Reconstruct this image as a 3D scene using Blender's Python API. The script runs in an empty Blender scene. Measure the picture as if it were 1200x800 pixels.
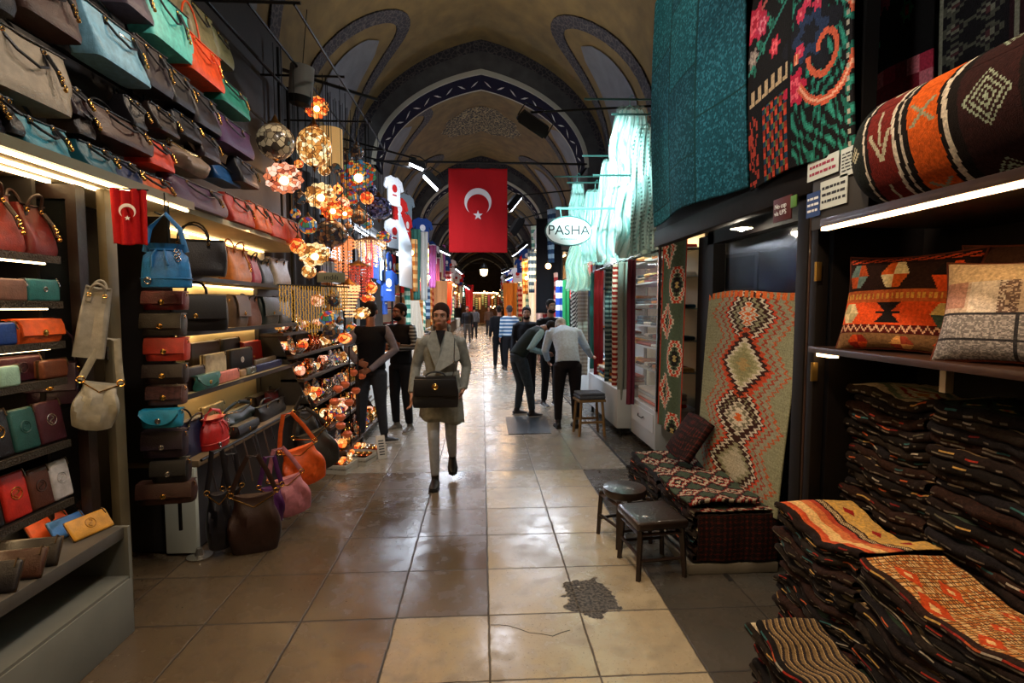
import bpy, bmesh, math, random
import numpy as np
from mathutils import Vector, Matrix, Euler
PI = math.pi
SC = bpy.context.scene
COL = SC.collection
RND = random.Random(7)
# ------------------------------------------------------------------ camera
FPX, CAMH = 610.0, 1.67
YAW, PITCH = math.atan(35 / FPX), math.atan(40 / FPX)
cam_d = bpy.data.cameras.new('camera'); cam = bpy.data.objects.new('camera', cam_d); COL.objects.link(cam)
cam.location = (0, 0, CAMH); cam.rotation_euler = (PI / 2 - PITCH, 0, -YAW)
cam_d.sensor_width = 36; cam_d.lens = FPX * 36 / 1200; cam_d.clip_start = .02; cam_d.clip_end = 300
SC.camera = cam
_RM = cam.rotation_euler.to_matrix()
def ray(px, py):
    return _RM @ Vector(((px - 600) / FPX, -(py - 400) / FPX, -1))
def at(px, py, X=None, Y=None, Z=None):
    d = ray(px, py)
    if X is not None: t = X / d.x
    elif Y is not None: t = Y / d.y
    else: t = (Z - CAMH) / d.z
    return Vector((d.x * t, d.y * t, CAMH + d.z * t))
# ------------------------------------------------------------------ colours and materials
def lin(c):
    if isinstance(c, str):
        c = c.lstrip('#'); c = tuple(int(c[i:i + 2], 16) / 255 for i in (0, 2, 4))
    return tuple((x / 12.92 if x <= .04045 else ((x + .055) / 1.055) ** 2.4) for x in c[:3])
_M = {}
def mat(name, color='#808080', rough=.6, metal=0, bump=0, bscale=40, var=0, emit=0, ecol=None, spec=.5, alpha=1, trans=0, coat=0, attr=False, kind='noise', sheen=0):
    if name in _M: return _M[name]
    m = bpy.data.materials.new(name); m.use_nodes = True
    nt = m.node_tree; N = nt.nodes; L = nt.links; b = N['Principled BSDF']
    c = lin(color)
    b.inputs['Base Color'].default_value = (*c, 1)
    b.inputs['Roughness'].default_value = rough; b.inputs['Metallic'].default_value = metal
    b.inputs['Specular IOR Level'].default_value = spec
    if coat: b.inputs['Coat Weight'].default_value = coat
    if sheen: b.inputs['Sheen Weight'].default_value = sheen
    if trans: b.inputs['Transmission Weight'].default_value = trans; b.inputs['IOR'].default_value = 1.1
    if alpha < 1: b.inputs['Alpha'].default_value = alpha
    tc = N.new('ShaderNodeTexCoord')
    if attr:
        a = N.new('ShaderNodeAttribute'); a.attribute_name = 'Col'
        src = a.outputs['Color']
        if var:
            nz = N.new('ShaderNodeTexNoise'); nz.inputs['Scale'].default_value = 90; nz.inputs['Detail'].default_value = 3
            L.new(tc.outputs['Object'], nz.inputs['Vector'])
            mr = N.new('ShaderNodeMapRange'); mr.inputs[1].default_value = .3; mr.inputs[2].default_value = .7; mr.inputs[3].default_value = 1 - var; mr.inputs[4].default_value = 1 + var
            L.new(nz.outputs[0], mr.inputs[0])
            mx = N.new('ShaderNodeVectorMath'); mx.operation = 'SCALE'
            L.new(src, mx.inputs[0]); L.new(mr.outputs[0], mx.inputs['Scale']); src = mx.outputs[0]
        L.new(src, b.inputs['Base Color'])
        if emit:
            L.new(src, b.inputs['Emission Color']); b.inputs['Emission Strength'].default_value = emit
    else:
        if var:
            nz = N.new('ShaderNodeTexNoise'); nz.inputs['Scale'].default_value = bscale * .15 + 2; nz.inputs['Detail'].default_value = 4
            L.new(tc.outputs['Object'], nz.inputs['Vector'])
            cr = N.new('ShaderNodeValToRGB')
            cr.color_ramp.elements[0].color = (*[x * (1 - var) for x in c], 1); cr.color_ramp.elements[1].color = (*[min(1, x * (1 + var)) for x in c], 1)
            cr.color_ramp.elements[0].position = .3; cr.color_ramp.elements[1].position = .7
            L.new(nz.outputs[0], cr.inputs[0]); L.new(cr.outputs[0], b.inputs['Base Color'])
        if emit:
            b.inputs['Emission Color'].default_value = (*lin(ecol or color), 1); b.inputs['Emission Strength'].default_value = emit
    if bump:
        if kind == 'voronoi':
            t = N.new('ShaderNodeTexVoronoi')
        elif kind == 'wave':
            t = N.new('ShaderNodeTexWave'); t.inputs['Distortion'].default_value = 1.5
        else:
            t = N.new('ShaderNodeTexNoise'); t.inputs['Detail'].default_value = 4
        t.inputs['Scale'].default_value = bscale
        L.new(tc.outputs['Object'], t.inputs['Vector'])
        bp = N.new('ShaderNodeBump'); bp.inputs['Strength'].default_value = bump; bp.inputs['Distance'].default_value = .01
        L.new(t.outputs[0], bp.inputs['Height']); L.new(bp.outputs[0], b.inputs['Normal'])
    _M[name] = m
    return m
def leather(c, rough=.42): return mat('leather_' + c.strip('#'), c, rough, bump=.25, bscale=160, var=.22, spec=.5, kind='noise')
def cloth(c): return mat('cloth_' + c.strip('#'), c, .9, bump=.3, bscale=220, var=.15, spec=.2)
GOLD = mat('gold_metal', '#d8a85a', .25, 1)
SILVER = mat('silver_metal', '#c8c8c8', .25, 1)
IRON = mat('black_iron', '#161616', .5, .6)
BLACK = mat('black_leather', '#121013', .4, bump=.2, bscale=150)
WEAVE = mat('woven_wool', attr=True, rough=.95, bump=.55, bscale=260, var=.3, spec=.15)
ATTR = mat('printed_cloth', attr=True, rough=.85, bump=.15, bscale=150, var=.1, spec=.2)
DARKWOOD = mat('dark_wood', '#20120c', .45, bump=.2, bscale=30, var=.4)
# ------------------------------------------------------------------ mesh builder
class MB:
    def __init__(s): s.v = []; s.f = []; s.c = []; s.anyc = False
    def add(s, vs, fs, col=None):
        n = len(s.v); s.v.extend([tuple(v) for v in vs]); s.f.extend([tuple(i + n for i in f) for f in fs])
        if col is not None: s.anyc = True
        if isinstance(col, list): s.c.extend(col)
        else: s.c.extend([col or (.5, .5, .5)] * len(fs))
        return s
    def box(s, c, d, bevel=0, rot=None, col=None, seg=2):
        bm = bmesh.new(); bmesh.ops.create_cube(bm, size=1)
        bmesh.ops.scale(bm, vec=d, verts=bm.verts)
        if bevel: bmesh.ops.bevel(bm, geom=bm.edges[:], offset=min(bevel, min(d) * .49), segments=seg, affect='EDGES', profile=.5)
        M = Matrix.Translation(c)
        if rot is not None: M = M @ (Euler(rot).to_matrix().to_4x4() if not isinstance(rot, Matrix) else rot.to_4x4())
        bm.verts.ensure_lookup_table()
        vs = [M @ v.co for v in bm.verts]
        for i, v in enumerate(bm.verts): v.index = i
        fs = [[v.index for v in f.verts] for f in bm.faces]; bm.free()
        return s.add(vs, fs, col)
    def span(s, a, b, bevel=0, col=None):
        c = [(a[i] + b[i]) / 2 for i in range(3)]; d = [abs(b[i] - a[i]) for i in range(3)]
        return s.box(c, d, bevel, col=col)
    def tube(s, pts, r, n=8, cap=True, ref=None, col=None, closed=False):
        pts = [Vector(p) for p in pts]; m = len(pts)
        rr = [r] * m if not isinstance(r, (list,)) else r
        rr = [(x, x) if not isinstance(x, tuple) else x for x in rr]
        vs = []; prev = None
        for i, p in enumerate(pts):
            if closed: t = pts[(i + 1) % m] - pts[i - 1]
            else: t = pts[min(i + 1, m - 1)] - pts[max(i - 1, 0)]
            if t.length < 1e-9: t = Vector((0, 0, 1))
            t.normalize()
            if ref is not None: a = Vector(ref)
            elif prev is not None: a = prev
            else: a = Vector((1, 0, 0)) if abs(t.x) < .8 else Vector((0, 1, 0))
            a = a - t * a.dot(t)
            if a.length < 1e-6: a = t.orthogonal()
            a.normalize(); b = t.cross(a); prev = a
            for k in range(n):
                th = 2 * PI * k / n
                vs.append(p + a * (math.cos(th) * rr[i][0]) + b * (math.sin(th) * rr[i][1]))
        fs = []
        for i in range(m - (0 if closed else 1)):
            j = (i + 1) % m
            for k in range(n):
                k2 = (k + 1) % n
                fs.append((i * n + k, i * n + k2, j * n + k2, j * n + k))
        if cap and not closed:
            fs.append(tuple(range(n))[::-1]); fs.append(tuple((m - 1) * n + k for k in range(n)))
        return s.add(vs, fs, col)
    def lathe(s, prof, n=16, c=(0, 0, 0), M=None, col=None):
        vs = []; m = len(prof)
        for (r, z) in prof:
            for k in range(n):
                th = 2 * PI * k / n
                v = Vector((math.cos(th) * r, math.sin(th) * r, z))
                if M is not None: v = M @ v
                vs.append(v + Vector(c))
        fs = [(i * n + k, i * n + (k + 1) % n, (i + 1) * n + (k + 1) % n, (i + 1) * n + k) for i in range(m - 1) for k in range(n)]
        fs.append(tuple(range(n))[::-1]); fs.append(tuple((m - 1) * n + k for k in range(n)))
        return s.add(vs, fs, col)
    def ball(s, c, r, nu=12, nv=8, M=None, col=None):
        r = (r, r, r) if not isinstance(r, (tuple, list)) else r
        vs = [Vector((0, 0, -r[2]))]; 
        for i in range(1, nv):
            ph = -PI / 2 + PI * i / nv
            for k in range(nu):
                th = 2 * PI * k / nu
                vs.append(Vector((r[0] * math.cos(ph) * math.cos(th), r[1] * math.cos(ph) * math.sin(th), r[2] * math.sin(ph))))
        vs.append(Vector((0, 0, r[2])))
        if M is not None: vs = [M @ v for v in vs]
        vs = [v + Vector(c) for v in vs]
        fs = [(0, 1 + (k + 1) % nu, 1 + k) for k in range(nu)]
        for i in range(nv - 2):
            for k in range(nu):
                a = 1 + i * nu + k; b = 1 + i * nu + (k + 1) % nu
                fs.append((a, b, b + nu, a + nu))
        t = len(vs) - 1; o = 1 + (nv - 2) * nu
        fs += [(o + k, o + (k + 1) % nu, t) for k in range(nu)]
        return s.add(vs, fs, col)
    def prism(s, poly, M, th, col=None):
        n = len(poly)
        vs = [M @ Vector((x, 0, z)) for x, z in poly] + [M @ Vector((x, th, z)) for x, z in poly]
        fs = [tuple(range(n)), tuple(range(n, 2 * n))[::-1]] + [(i, n + i, n + (i + 1) % n, (i + 1) % n) for i in range(n)]
        return s.add(vs, fs, col)
    def build(s, name, m, parent=None, loc=(0, 0, 0), rot=(0, 0, 0), smooth=True, sub=0):
        me = bpy.data.meshes.new(name); me.from_pydata(s.v, [], s.f); me.validate()
        if m is not None: me.materials.append(m)
        if s.anyc and len(me.polygons) == len(s.c):
            ca = me.color_attributes.new('Col', 'FLOAT_COLOR', 'CORNER')
            lt = np.array([p.loop_total for p in me.polygons])
            arr = np.ones((len(me.loops), 4), dtype=np.float32); arr[:, :3] = np.repeat(np.array(s.c, dtype=np.float32), lt, axis=0)
            ca.data.foreach_set('color', arr.ravel())
        if smooth:
            me.shade_smooth()
            try: me.set_sharp_from_angle(angle=math.radians(38))
            except Exception: pass
        bm = bmesh.new(); bm.from_mesh(me); bmesh.ops.recalc_face_normals(bm, faces=bm.faces[:]); bm.to_mesh(me); bm.free()
        o = bpy.data.objects.new(name, me); COL.objects.link(o)
        o.location = loc; o.rotation_euler = rot
        if parent is not None: o.parent = parent
        return o
def thing(name, label, cat, loc=(0, 0, 0), rot=(0, 0, 0), group=None):
    o = bpy.data.objects.new(name, None); COL.objects.link(o); o.empty_display_size = .05
    o.location = loc; o.rotation_euler = rot if isinstance(rot, (tuple, list, Euler)) else (0, 0, rot)
    o['label'] = label; o['category'] = cat
    if group: o['group'] = group
    return o
def tag(o, label=None, cat=None, group=None, kind=None):
    if label: o['label'] = label
    if cat: o['category'] = cat
    if group: o['group'] = group
    if kind: o['kind'] = kind
    return o
def struct(mb, name, m, smooth=False, label=None):
    o = mb.build(name, m, smooth=smooth); o['kind'] = 'structure'
    o['label'] = label or (name.replace('_', ' ') + ' of the covered bazaar street'); o['category'] = name.split('_')[0]
    return o
def part(o, label):
    o['label'] = label; return o
def dup(root, loc, rot=None, label=None, scale=None):
    r = root.copy(); COL.objects.link(r); r.location = loc
    if rot is not None: r.rotation_euler = rot if isinstance(rot, (tuple, list)) else (0, 0, rot)
    if label: r['label'] = label
    if scale: r.scale = scale if isinstance(scale, tuple) else (scale,) * 3
    for ch in list(root.children):
        c = ch.copy(); COL.objects.link(c); c.parent = r
        for g in list(ch.children):
            d = g.copy(); COL.objects.link(d); d.parent = c
    return r
# cloth sheets whose colour pattern is computed on a fine weave grid
def sheet(name, P, nu, nv, colf, m=None, th=.006, parent=None, smooth=True, closed_u=False):
    U, V = np.meshgrid(np.linspace(0, 1, nu + 1), np.linspace(0, 1, nv + 1), indexing='ij')
    u, v = U.ravel(), V.ravel()
    A = np.array(P(u, v), dtype=float).T
    G = A.reshape(nu + 1, nv + 1, 3)
    gu = np.gradient(G, axis=0); gv = np.gradient(G, axis=1)
    nrm = np.cross(gu, gv); nrm /= (np.linalg.norm(nrm, axis=2, keepdims=True) + 1e-12)
    B = (G - nrm * th).reshape(-1, 3)
    idx = np.arange((nu + 1) * (nv + 1)).reshape(nu + 1, nv + 1)
    a, b, c, d = idx[:-1, :-1].ravel(), idx[1:, :-1].ravel(), idx[1:, 1:].ravel(), idx[:-1, 1:].ravel()
    F1 = np.stack([a, b, c, d], 1); n = len(A)
    F2 = np.stack([a, d, c, b], 1) + n
    rim = []
    ring = list(idx[:, 0]) + list(idx[-1, 1:]) + list(idx[-2::-1, -1]) + list(idx[0, -2:0:-1])
    for i in range(len(ring)):
        p, q = ring[i], ring[(i + 1) % len(ring)]
        rim.append((q, p, p + n, q + n))
    F = np.concatenate([F1, F2, np.array(rim)], 0)
    uc = ((U[:-1, :-1] + U[1:, 1:]) / 2).ravel(); vc = ((V[:-1, :-1] + V[1:, 1:]) / 2).ravel()
    C = np.array(colf(uc, vc), dtype=np.float32)
    if C.shape[0] == 3 and C.shape[1] != 3: C = C.T
    # rim colours: nearest cell
    rc = []
    for i in range(len(ring)):
        p = ring[i]; iu, iv = divmod(int(p), nv + 1); iu = min(iu, nu - 1); iv = min(iv, nv - 1)
        rc.append(C[iu * nv + iv])
    CC = np.concatenate([C, C, np.array(rc)], 0)
    me = bpy.data.meshes.new(name)
    VV = np.concatenate([A, B], 0)
    me.vertices.add(len(VV)); me.vertices.foreach_set('co', VV.ravel())
    me.loops.add(F.size); me.loops.foreach_set('vertex_index', F.ravel().astype(np.int32))
    me.polygons.add(len(F)); me.polygons.foreach_set('loop_start', np.arange(0, F.size, 4, dtype=np.int32))
    me.update(calc_edges=True)
    ca = me.color_attributes.new('Col', 'FLOAT_COLOR', 'CORNER')
    arr = np.ones((F.size, 4), dtype=np.float32); arr[:, :3] = np.repeat(CC, 4, axis=0)
    ca.data.foreach_set('color', arr.ravel())
    if smooth: me.shade_smooth()
    me.materials.append(m or WEAVE)
    o = bpy.data.objects.new(name, me); COL.objects.link(o)
    if parent is not None: o.parent = parent
    return o
def pal(*cs): return np.array([lin(c) for c in cs])
def hsh(a, b=0, s=0):
    x = np.sin(a * 127.1 + b * 311.7 + s * 74.7) * 43758.5453
    return x - np.floor(x)
def text_obj(name, body, size, m, parent, loc, rot, extrude=.001, sx=1):
    cu = bpy.data.curves.new(name, 'FONT'); cu.body = body; cu.size = size; cu.extrude = extrude
    cu.align_x = 'CENTER'; cu.align_y = 'CENTER'
    o = bpy.data.objects.new(name, cu); COL.objects.link(o)
    dg = bpy.context.evaluated_depsgraph_get(); me = bpy.data.meshes.new_from_object(o.evaluated_get(dg))
    bpy.data.objects.remove(o); me.materials.clear(); me.materials.append(m)
    o = bpy.data.objects.new(name, me); COL.objects.link(o); o.location = loc; o.rotation_euler = rot; o.scale = (sx, 1, 1)
    if parent is not None: o.parent = parent
    return o
def lamp(kind, name, loc, energy, color, size=.2, sy=None, target=None, spot=1.2, blend=.5):
    d = bpy.data.lights.new(name, kind); d.energy = energy; d.color = lin(color) if isinstance(color, str) else color
    if kind == 'AREA':
        d.size = size
        if sy: d.shape = 'RECTANGLE'; d.size_y = sy
    else: d.shadow_soft_size = size
    if kind == 'SPOT': d.spot_size = spot; d.spot_blend = blend
    o = bpy.data.objects.new(name, d); COL.objects.link(o); o.location = loc
    if target is not None: o.rotation_euler = (Vector(target) - Vector(loc)).to_track_quat('-Z', 'Y').to_euler()
    return o
# ================================================================== THE STREET: floor, walls, vault
# floor: half-metre terrazzo slabs, each its own tone
TW = .5; X0T, Y0T = .03, .23
mb = MB()
for i in range(-6, 7):
    for j in range(-4, 150):
        x, y = X0T + i * TW, Y0T + j * TW
        h1, h2 = float(hsh(i, j, 1)), float(hsh(i, j, 2))
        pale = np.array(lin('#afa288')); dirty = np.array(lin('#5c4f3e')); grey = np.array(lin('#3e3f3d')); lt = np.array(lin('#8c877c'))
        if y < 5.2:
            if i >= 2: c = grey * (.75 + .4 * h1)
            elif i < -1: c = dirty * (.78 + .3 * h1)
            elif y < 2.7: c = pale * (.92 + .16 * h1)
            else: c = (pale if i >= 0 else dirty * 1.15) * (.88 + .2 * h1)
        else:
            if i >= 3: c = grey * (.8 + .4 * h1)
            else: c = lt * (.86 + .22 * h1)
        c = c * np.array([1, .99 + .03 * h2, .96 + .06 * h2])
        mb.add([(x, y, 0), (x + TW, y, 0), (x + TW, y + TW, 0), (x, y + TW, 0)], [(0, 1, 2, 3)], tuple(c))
def floor_material():
    m = bpy.data.materials.new('terrazzo_floor'); m.use_nodes = True; nt = m.node_tree; N = nt.nodes; L = nt.links; b = N['Principled BSDF']
    a = N.new('ShaderNodeAttribute'); a.attribute_name = 'Col'
    tc = N.new('ShaderNodeTexCoord')
    def noise(sc, det=4, vec=None):
        n = N.new('ShaderNodeTexNoise'); n.inputs['Scale'].default_value = sc; n.inputs['Detail'].default_value = det
        L.new(vec or tc.outputs['Object'], n.inputs['Vector']); return n
    def math_(op, x, y=None, cl=False):
        k = N.new('ShaderNodeMath'); k.operation = op; k.use_clamp = cl
        for q, w in enumerate((x, y)):
            if w is None: continue
            if isinstance(w, (int, float)): k.inputs[q].default_value = w
            else: L.new(w, k.inputs[q])
        return k.outputs[0]
    def mix(f, A, B):
        k = N.new('ShaderNodeMix'); k.data_type = 'RGBA'
        if isinstance(f, float): k.inputs[0].default_value = f
        else: L.new(f, k.inputs[0])
        for q, w in ((6, A), (7, B)):
            if isinstance(w, tuple): k.inputs[q].default_value = (*w, 1)
            else: L.new(w, k.inputs[q])
        return k.outputs[2]
    def ramp(x, lo, hi):
        k = N.new('ShaderNodeMapRange'); L.new(x, k.inputs[0]); k.inputs[1].default_value = lo; k.inputs[2].default_value = hi; return k.outputs[0]
    col = a.outputs['Color']
    big = ramp(noise(1.7, 6).outputs[0], .35, .65)
    col = mix(math_('MULTIPLY', big, .38), col, lin('#5b4b3a'))
    grime = ramp(noise(9, 8).outputs[0], .48, .72)
    col = mix(math_('MULTIPLY', grime, .35), col, lin('#3a3026'))
    speck = ramp(noise(75, 3).outputs[0], .62, .7)
    col = mix(math_('MULTIPLY', speck, .55), col, lin('#2b241c'))
    sp2 = N.new('ShaderNodeTexVoronoi'); sp2.inputs['Scale'].default_value = 26; L.new(tc.outputs['Object'], sp2.inputs['Vector'])
    pit = ramp(sp2.outputs['Distance'], .1, .05)
    nz = noise(4, 3); pit = math_('MULTIPLY', pit, ramp(nz.outputs[0], .5, .6))
    col = mix(math_('MULTIPLY', pit, .8), col, lin('#1d1712'))
    # joints
    sx = N.new('ShaderNodeSeparateXYZ'); L.new(tc.outputs['Object'], sx.inputs[0])
    wob = math_('MULTIPLY', math_('SUBTRACT', noise(14, 5).outputs[0], .5), .012)
    def joint(o, off):
        f = math_('FRACT', math_('MULTIPLY', math_('ADD', math_('SUBTRACT', o, off), math_('ADD', wob, 50.0)), 1 / TW))
        d = math_('MINIMUM', f, math_('SUBTRACT', 1.0, f))
        return d
    d = math_('MINIMUM', joint(sx.outputs[0], X0T), joint(sx.outputs[1], Y0T))
    j = ramp(d, .014, .006)
    col = mix(math_('MULTIPLY', j, .85), col, lin('#1c1611'))
    # worn hole with broken edge at the slab corner
    def blob(cx, cy, rx, ry, k, ns):
        dx = math_('MULTIPLY', math_('SUBTRACT', sx.outputs[0], cx), 1 / rx); dy = math_('MULTIPLY', math_('SUBTRACT', sx.outputs[1], cy), 1 / ry)
        r = math_('SQRT', math_('ADD', math_('MULTIPLY', dx, dx), math_('MULTIPLY', dy, dy)))
        r = math_('ADD', r, math_('MULTIPLY', math_('SUBTRACT', noise(ns, 6).outputs[0], .5), k))
        return ramp(r, 1.0, .93)
    hole = blob(.62, 2.87, .155, .19, 2.0, 11)
    gr = mix(ramp(noise(60, 4).outputs[0], .4, .6), lin('#1b1815'), lin('#5a544a'))
    col = mix(hole, col, gr)
    L.new(col, b.inputs['Base Color'])
    r = math_('ADD', .15, math_('MULTIPLY', big, .16)); r = math_('ADD', r, math_('MULTIPLY', grime, .16)); r = math_('ADD', r, math_('MULTIPLY', hole, .5)); r = math_('ADD', r, math_('MULTIPLY', j, .4))
    L.new(r, b.inputs['Roughness']); b.inputs['Specular IOR Level'].default_value = .5
    h = math_('SUBTRACT', math_('MULTIPLY', noise(30, 5).outputs[0], .12), math_('MULTIPLY', j, .6)); h = math_('SUBTRACT', h, math_('MULTIPLY', hole, 1.5)); h = math_('ADD', h, math_('MULTIPLY', noise(3, 2).outputs[0], .8))
    bp = N.new('ShaderNodeBump'); bp.inputs['Strength'].default_value = .5; bp.inputs['Distance'].default_value = .008
    L.new(h, bp.inputs['Height']); L.new(bp.outputs[0], b.inputs['Normal'])
    return m
struct(mb, 'floor', floor_material(), label='worn pale stone slab floor of the covered bazaar street')
# a crack running to the hole, the dark floor hatch, the gutter slot
mb = MB()
cr = [at(575, 732, Z=0), at(596, 733, Z=0), at(620, 741, Z=0), at(648, 745, Z=0), at(668, 738, Z=0)]
for a, b in zip(cr, cr[1:]): mb.tube([a, (a + b) / 2 + Vector((0, .004, 0)), b], [(.003, .0012)] * 3, 5, ref=(1, 0, 0))
tag(mb.build('floor_crack', mat('crack_dark', '#14100c', .9)), kind='structure', label='thin dark crack in the pale slabs beside the worn hole', cat='crack')
mb = MB()
q = [at(592, 489, Z=0), at(640, 488, Z=0), at(646, 508, Z=0), at(596, 509, Z=0)]
mb.add([v + Vector((0, 0, .001)) for v in q] + [v + Vector((0, 0, .008)) for v in q], [(4, 5, 6, 7), (3, 2, 1, 0), (0, 1, 5, 4), (1, 2, 6, 5), (2, 3, 7, 6), (3, 0, 4, 7)])
tag(mb.build('floor_hatch', mat('hatch', '#26323a', .35, .4, bump=.6, bscale=60), smooth=False), 'dark blue-grey metal floor hatch in the street beside the stooping men', 'floor hatch')
mb = MB(); mb.span((.88, 8.9, .001), (1.05, 9.3, .007), .002)
tag(mb.build('drain_cover', mat('hatch', '#26323a')), 'small dark drain cover far down the street', 'drain cover')
mb = MB(); mb.span((1.5, 3.0, .001), (1.53, 14, .004)); struct(mb, 'trim_1', mat('slot_dark', '#0d0b0a', .8), label='dark gutter slot along the shop fronts')

PL = mat('ceiling_plaster', '#5e4c28', .85, bump=.3, bscale=6, var=.28)
GREYST = mat('grey_stone', '#3a3938', .85, bump=.4, bscale=10, var=.3)
LIGHTEDGE = mat('pale_edge', '#8a8676', .7)
PURPLE = mat('purple_band', '#0e0b1c', .95, spec=.08)
LUNE = mat('lunette_panel', '#56575a', .7, bump=.2, bscale=12, var=.15)
def patterned(name, base, fig, sc):
    m = bpy.data.materials.new(name); m.use_nodes = True; nt = m.node_tree; N = nt.nodes; L = nt.links; b = N['Principled BSDF']
    tc = N.new('ShaderNodeTexCoord'); v = N.new('ShaderNodeTexVoronoi'); v.inputs['Scale'].default_value = sc; v.feature = 'DISTANCE_TO_EDGE'
    w = N.new('ShaderNodeTexVoronoi'); w.inputs['Scale'].default_value = sc * 2.2
    L.new(tc.outputs['Object'], v.inputs['Vector']); L.new(tc.outputs['Object'], w.inputs['Vector'])
    mt = N.new('ShaderNodeMath'); mt.operation = 'MULTIPLY'; L.new(v.outputs['Distance'], mt.inputs[0]); L.new(w.outputs['Distance'], mt.inputs[1])
    r = N.new('ShaderNodeValToRGB'); r.color_ramp.elements[0].color = (*lin(fig), 1); r.color_ramp.elements[0].position = .01; r.color_ramp.elements[1].color = (*lin(base), 1); r.color_ramp.elements[1].position = .05
    L.new(mt.outputs[0], r.inputs[0]); L.new(r.outputs[0], b.inputs['Base Color']); b.inputs['Roughness'].default_value = .8
    return m
BAND = patterned('arabesque_band', '#17151c', '#453e3c', 11)
MEDAL = patterned('medallion_paint', '#15110e', '#8f8158', 9)
W, ZS, HA = 2.85, 4.85, 2.75
def prof(s, w=W, h=HA, zs=ZS):
    """pointed arch: s in -1..1 from one springing over the crown to the other"""
    k = .42; R = 1 + k; a0 = math.acos(k / R)
    t = (1 - abs(s)) * a0
    x = R * math.cos(t) - k; z = R * math.sin(t) / math.sqrt(R * R - k * k)
    return (x * w * (1 if s >= 0 else -1), zs + z * h)
NS = 48
SS = [-1 + 2 * i / NS for i in range(NS + 1)]
# bays and ribs
RIBS = [3.1, 12.0, 20.9, 29.8, 38.7, 47.6, 56.5]; RD = .9
def vault_pt(s, y, off=0):
    x, z = prof(s, W - off, HA - off)
    return Vector((x, y, z))
mb = MB()
ys = [-3 + i * .9 for i in range(0, 75)]
vs = [vault_pt(s, y) for y in ys for s in SS]
fs = [(j * (NS + 1) + i, j * (NS + 1) + i + 1, (j + 1) * (NS + 1) + i + 1, (j + 1) * (NS + 1) + i) for j in range(len(ys) - 1) for i in range(NS)]
mb.add(vs, fs); struct(mb, 'ceiling', PL, True, label='ochre plaster pointed barrel vault over the street')
def strip_on_vault(mb, path, wd, off, closed=False):
    """a raised painted band following the vault: path of (s, y), width in metres"""
    P = [(Vector((s * 4.6, y, 0))) for s, y in path]; n = len(P); ins = []; out = []
    for i, p in enumerate(P):
        t = (P[min(i + 1, n - 1)] - P[max(i - 1, 0)]).normalized(); nn = Vector((-t.y, t.x, 0))
        a = p + nn * wd / 2; b = p - nn * wd / 2
        ins.append(a); out.append(b)
    vs = []
    for q in ins + out:
        vs.append(vault_pt(max(-1, min(1, q.x / 4.6)), q.y, off))
    for q in ins + out:
        vs.append(vault_pt(max(-1, min(1, q.x / 4.6)), q.y, 0.0))
    fs = []
    for i in range(n - 1):
        fs += [(i, i + 1, n + i + 1, n + i), (2 * n + i, 2 * n + i + 1, i + 1, i), (n + i, n + i + 1, 3 * n + i + 1, 3 * n + i)]
    mb.add(vs, fs)
def lune_path(c, hw, sgn, top=.36, n=26):
    pts = []
    for i in range(n + 1):
        t = i / n; a = PI * t
        yy = c - hw * math.cos(a); ss = sgn * (1.0 - (1.0 - top) * (math.sin(a) ** .8))
        pts.append((ss, yy))
    return pts
ti = 2
def pointed_path(c, hw, sgn, top, n=24):
    pts = []
    for i in range(n + 1):
        t = -1 + 2 * i / n
        pts.append((sgn * (1 - (1 - top) * (1 - abs(t) ** 2.1)), c + hw * t))
    return pts
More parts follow.
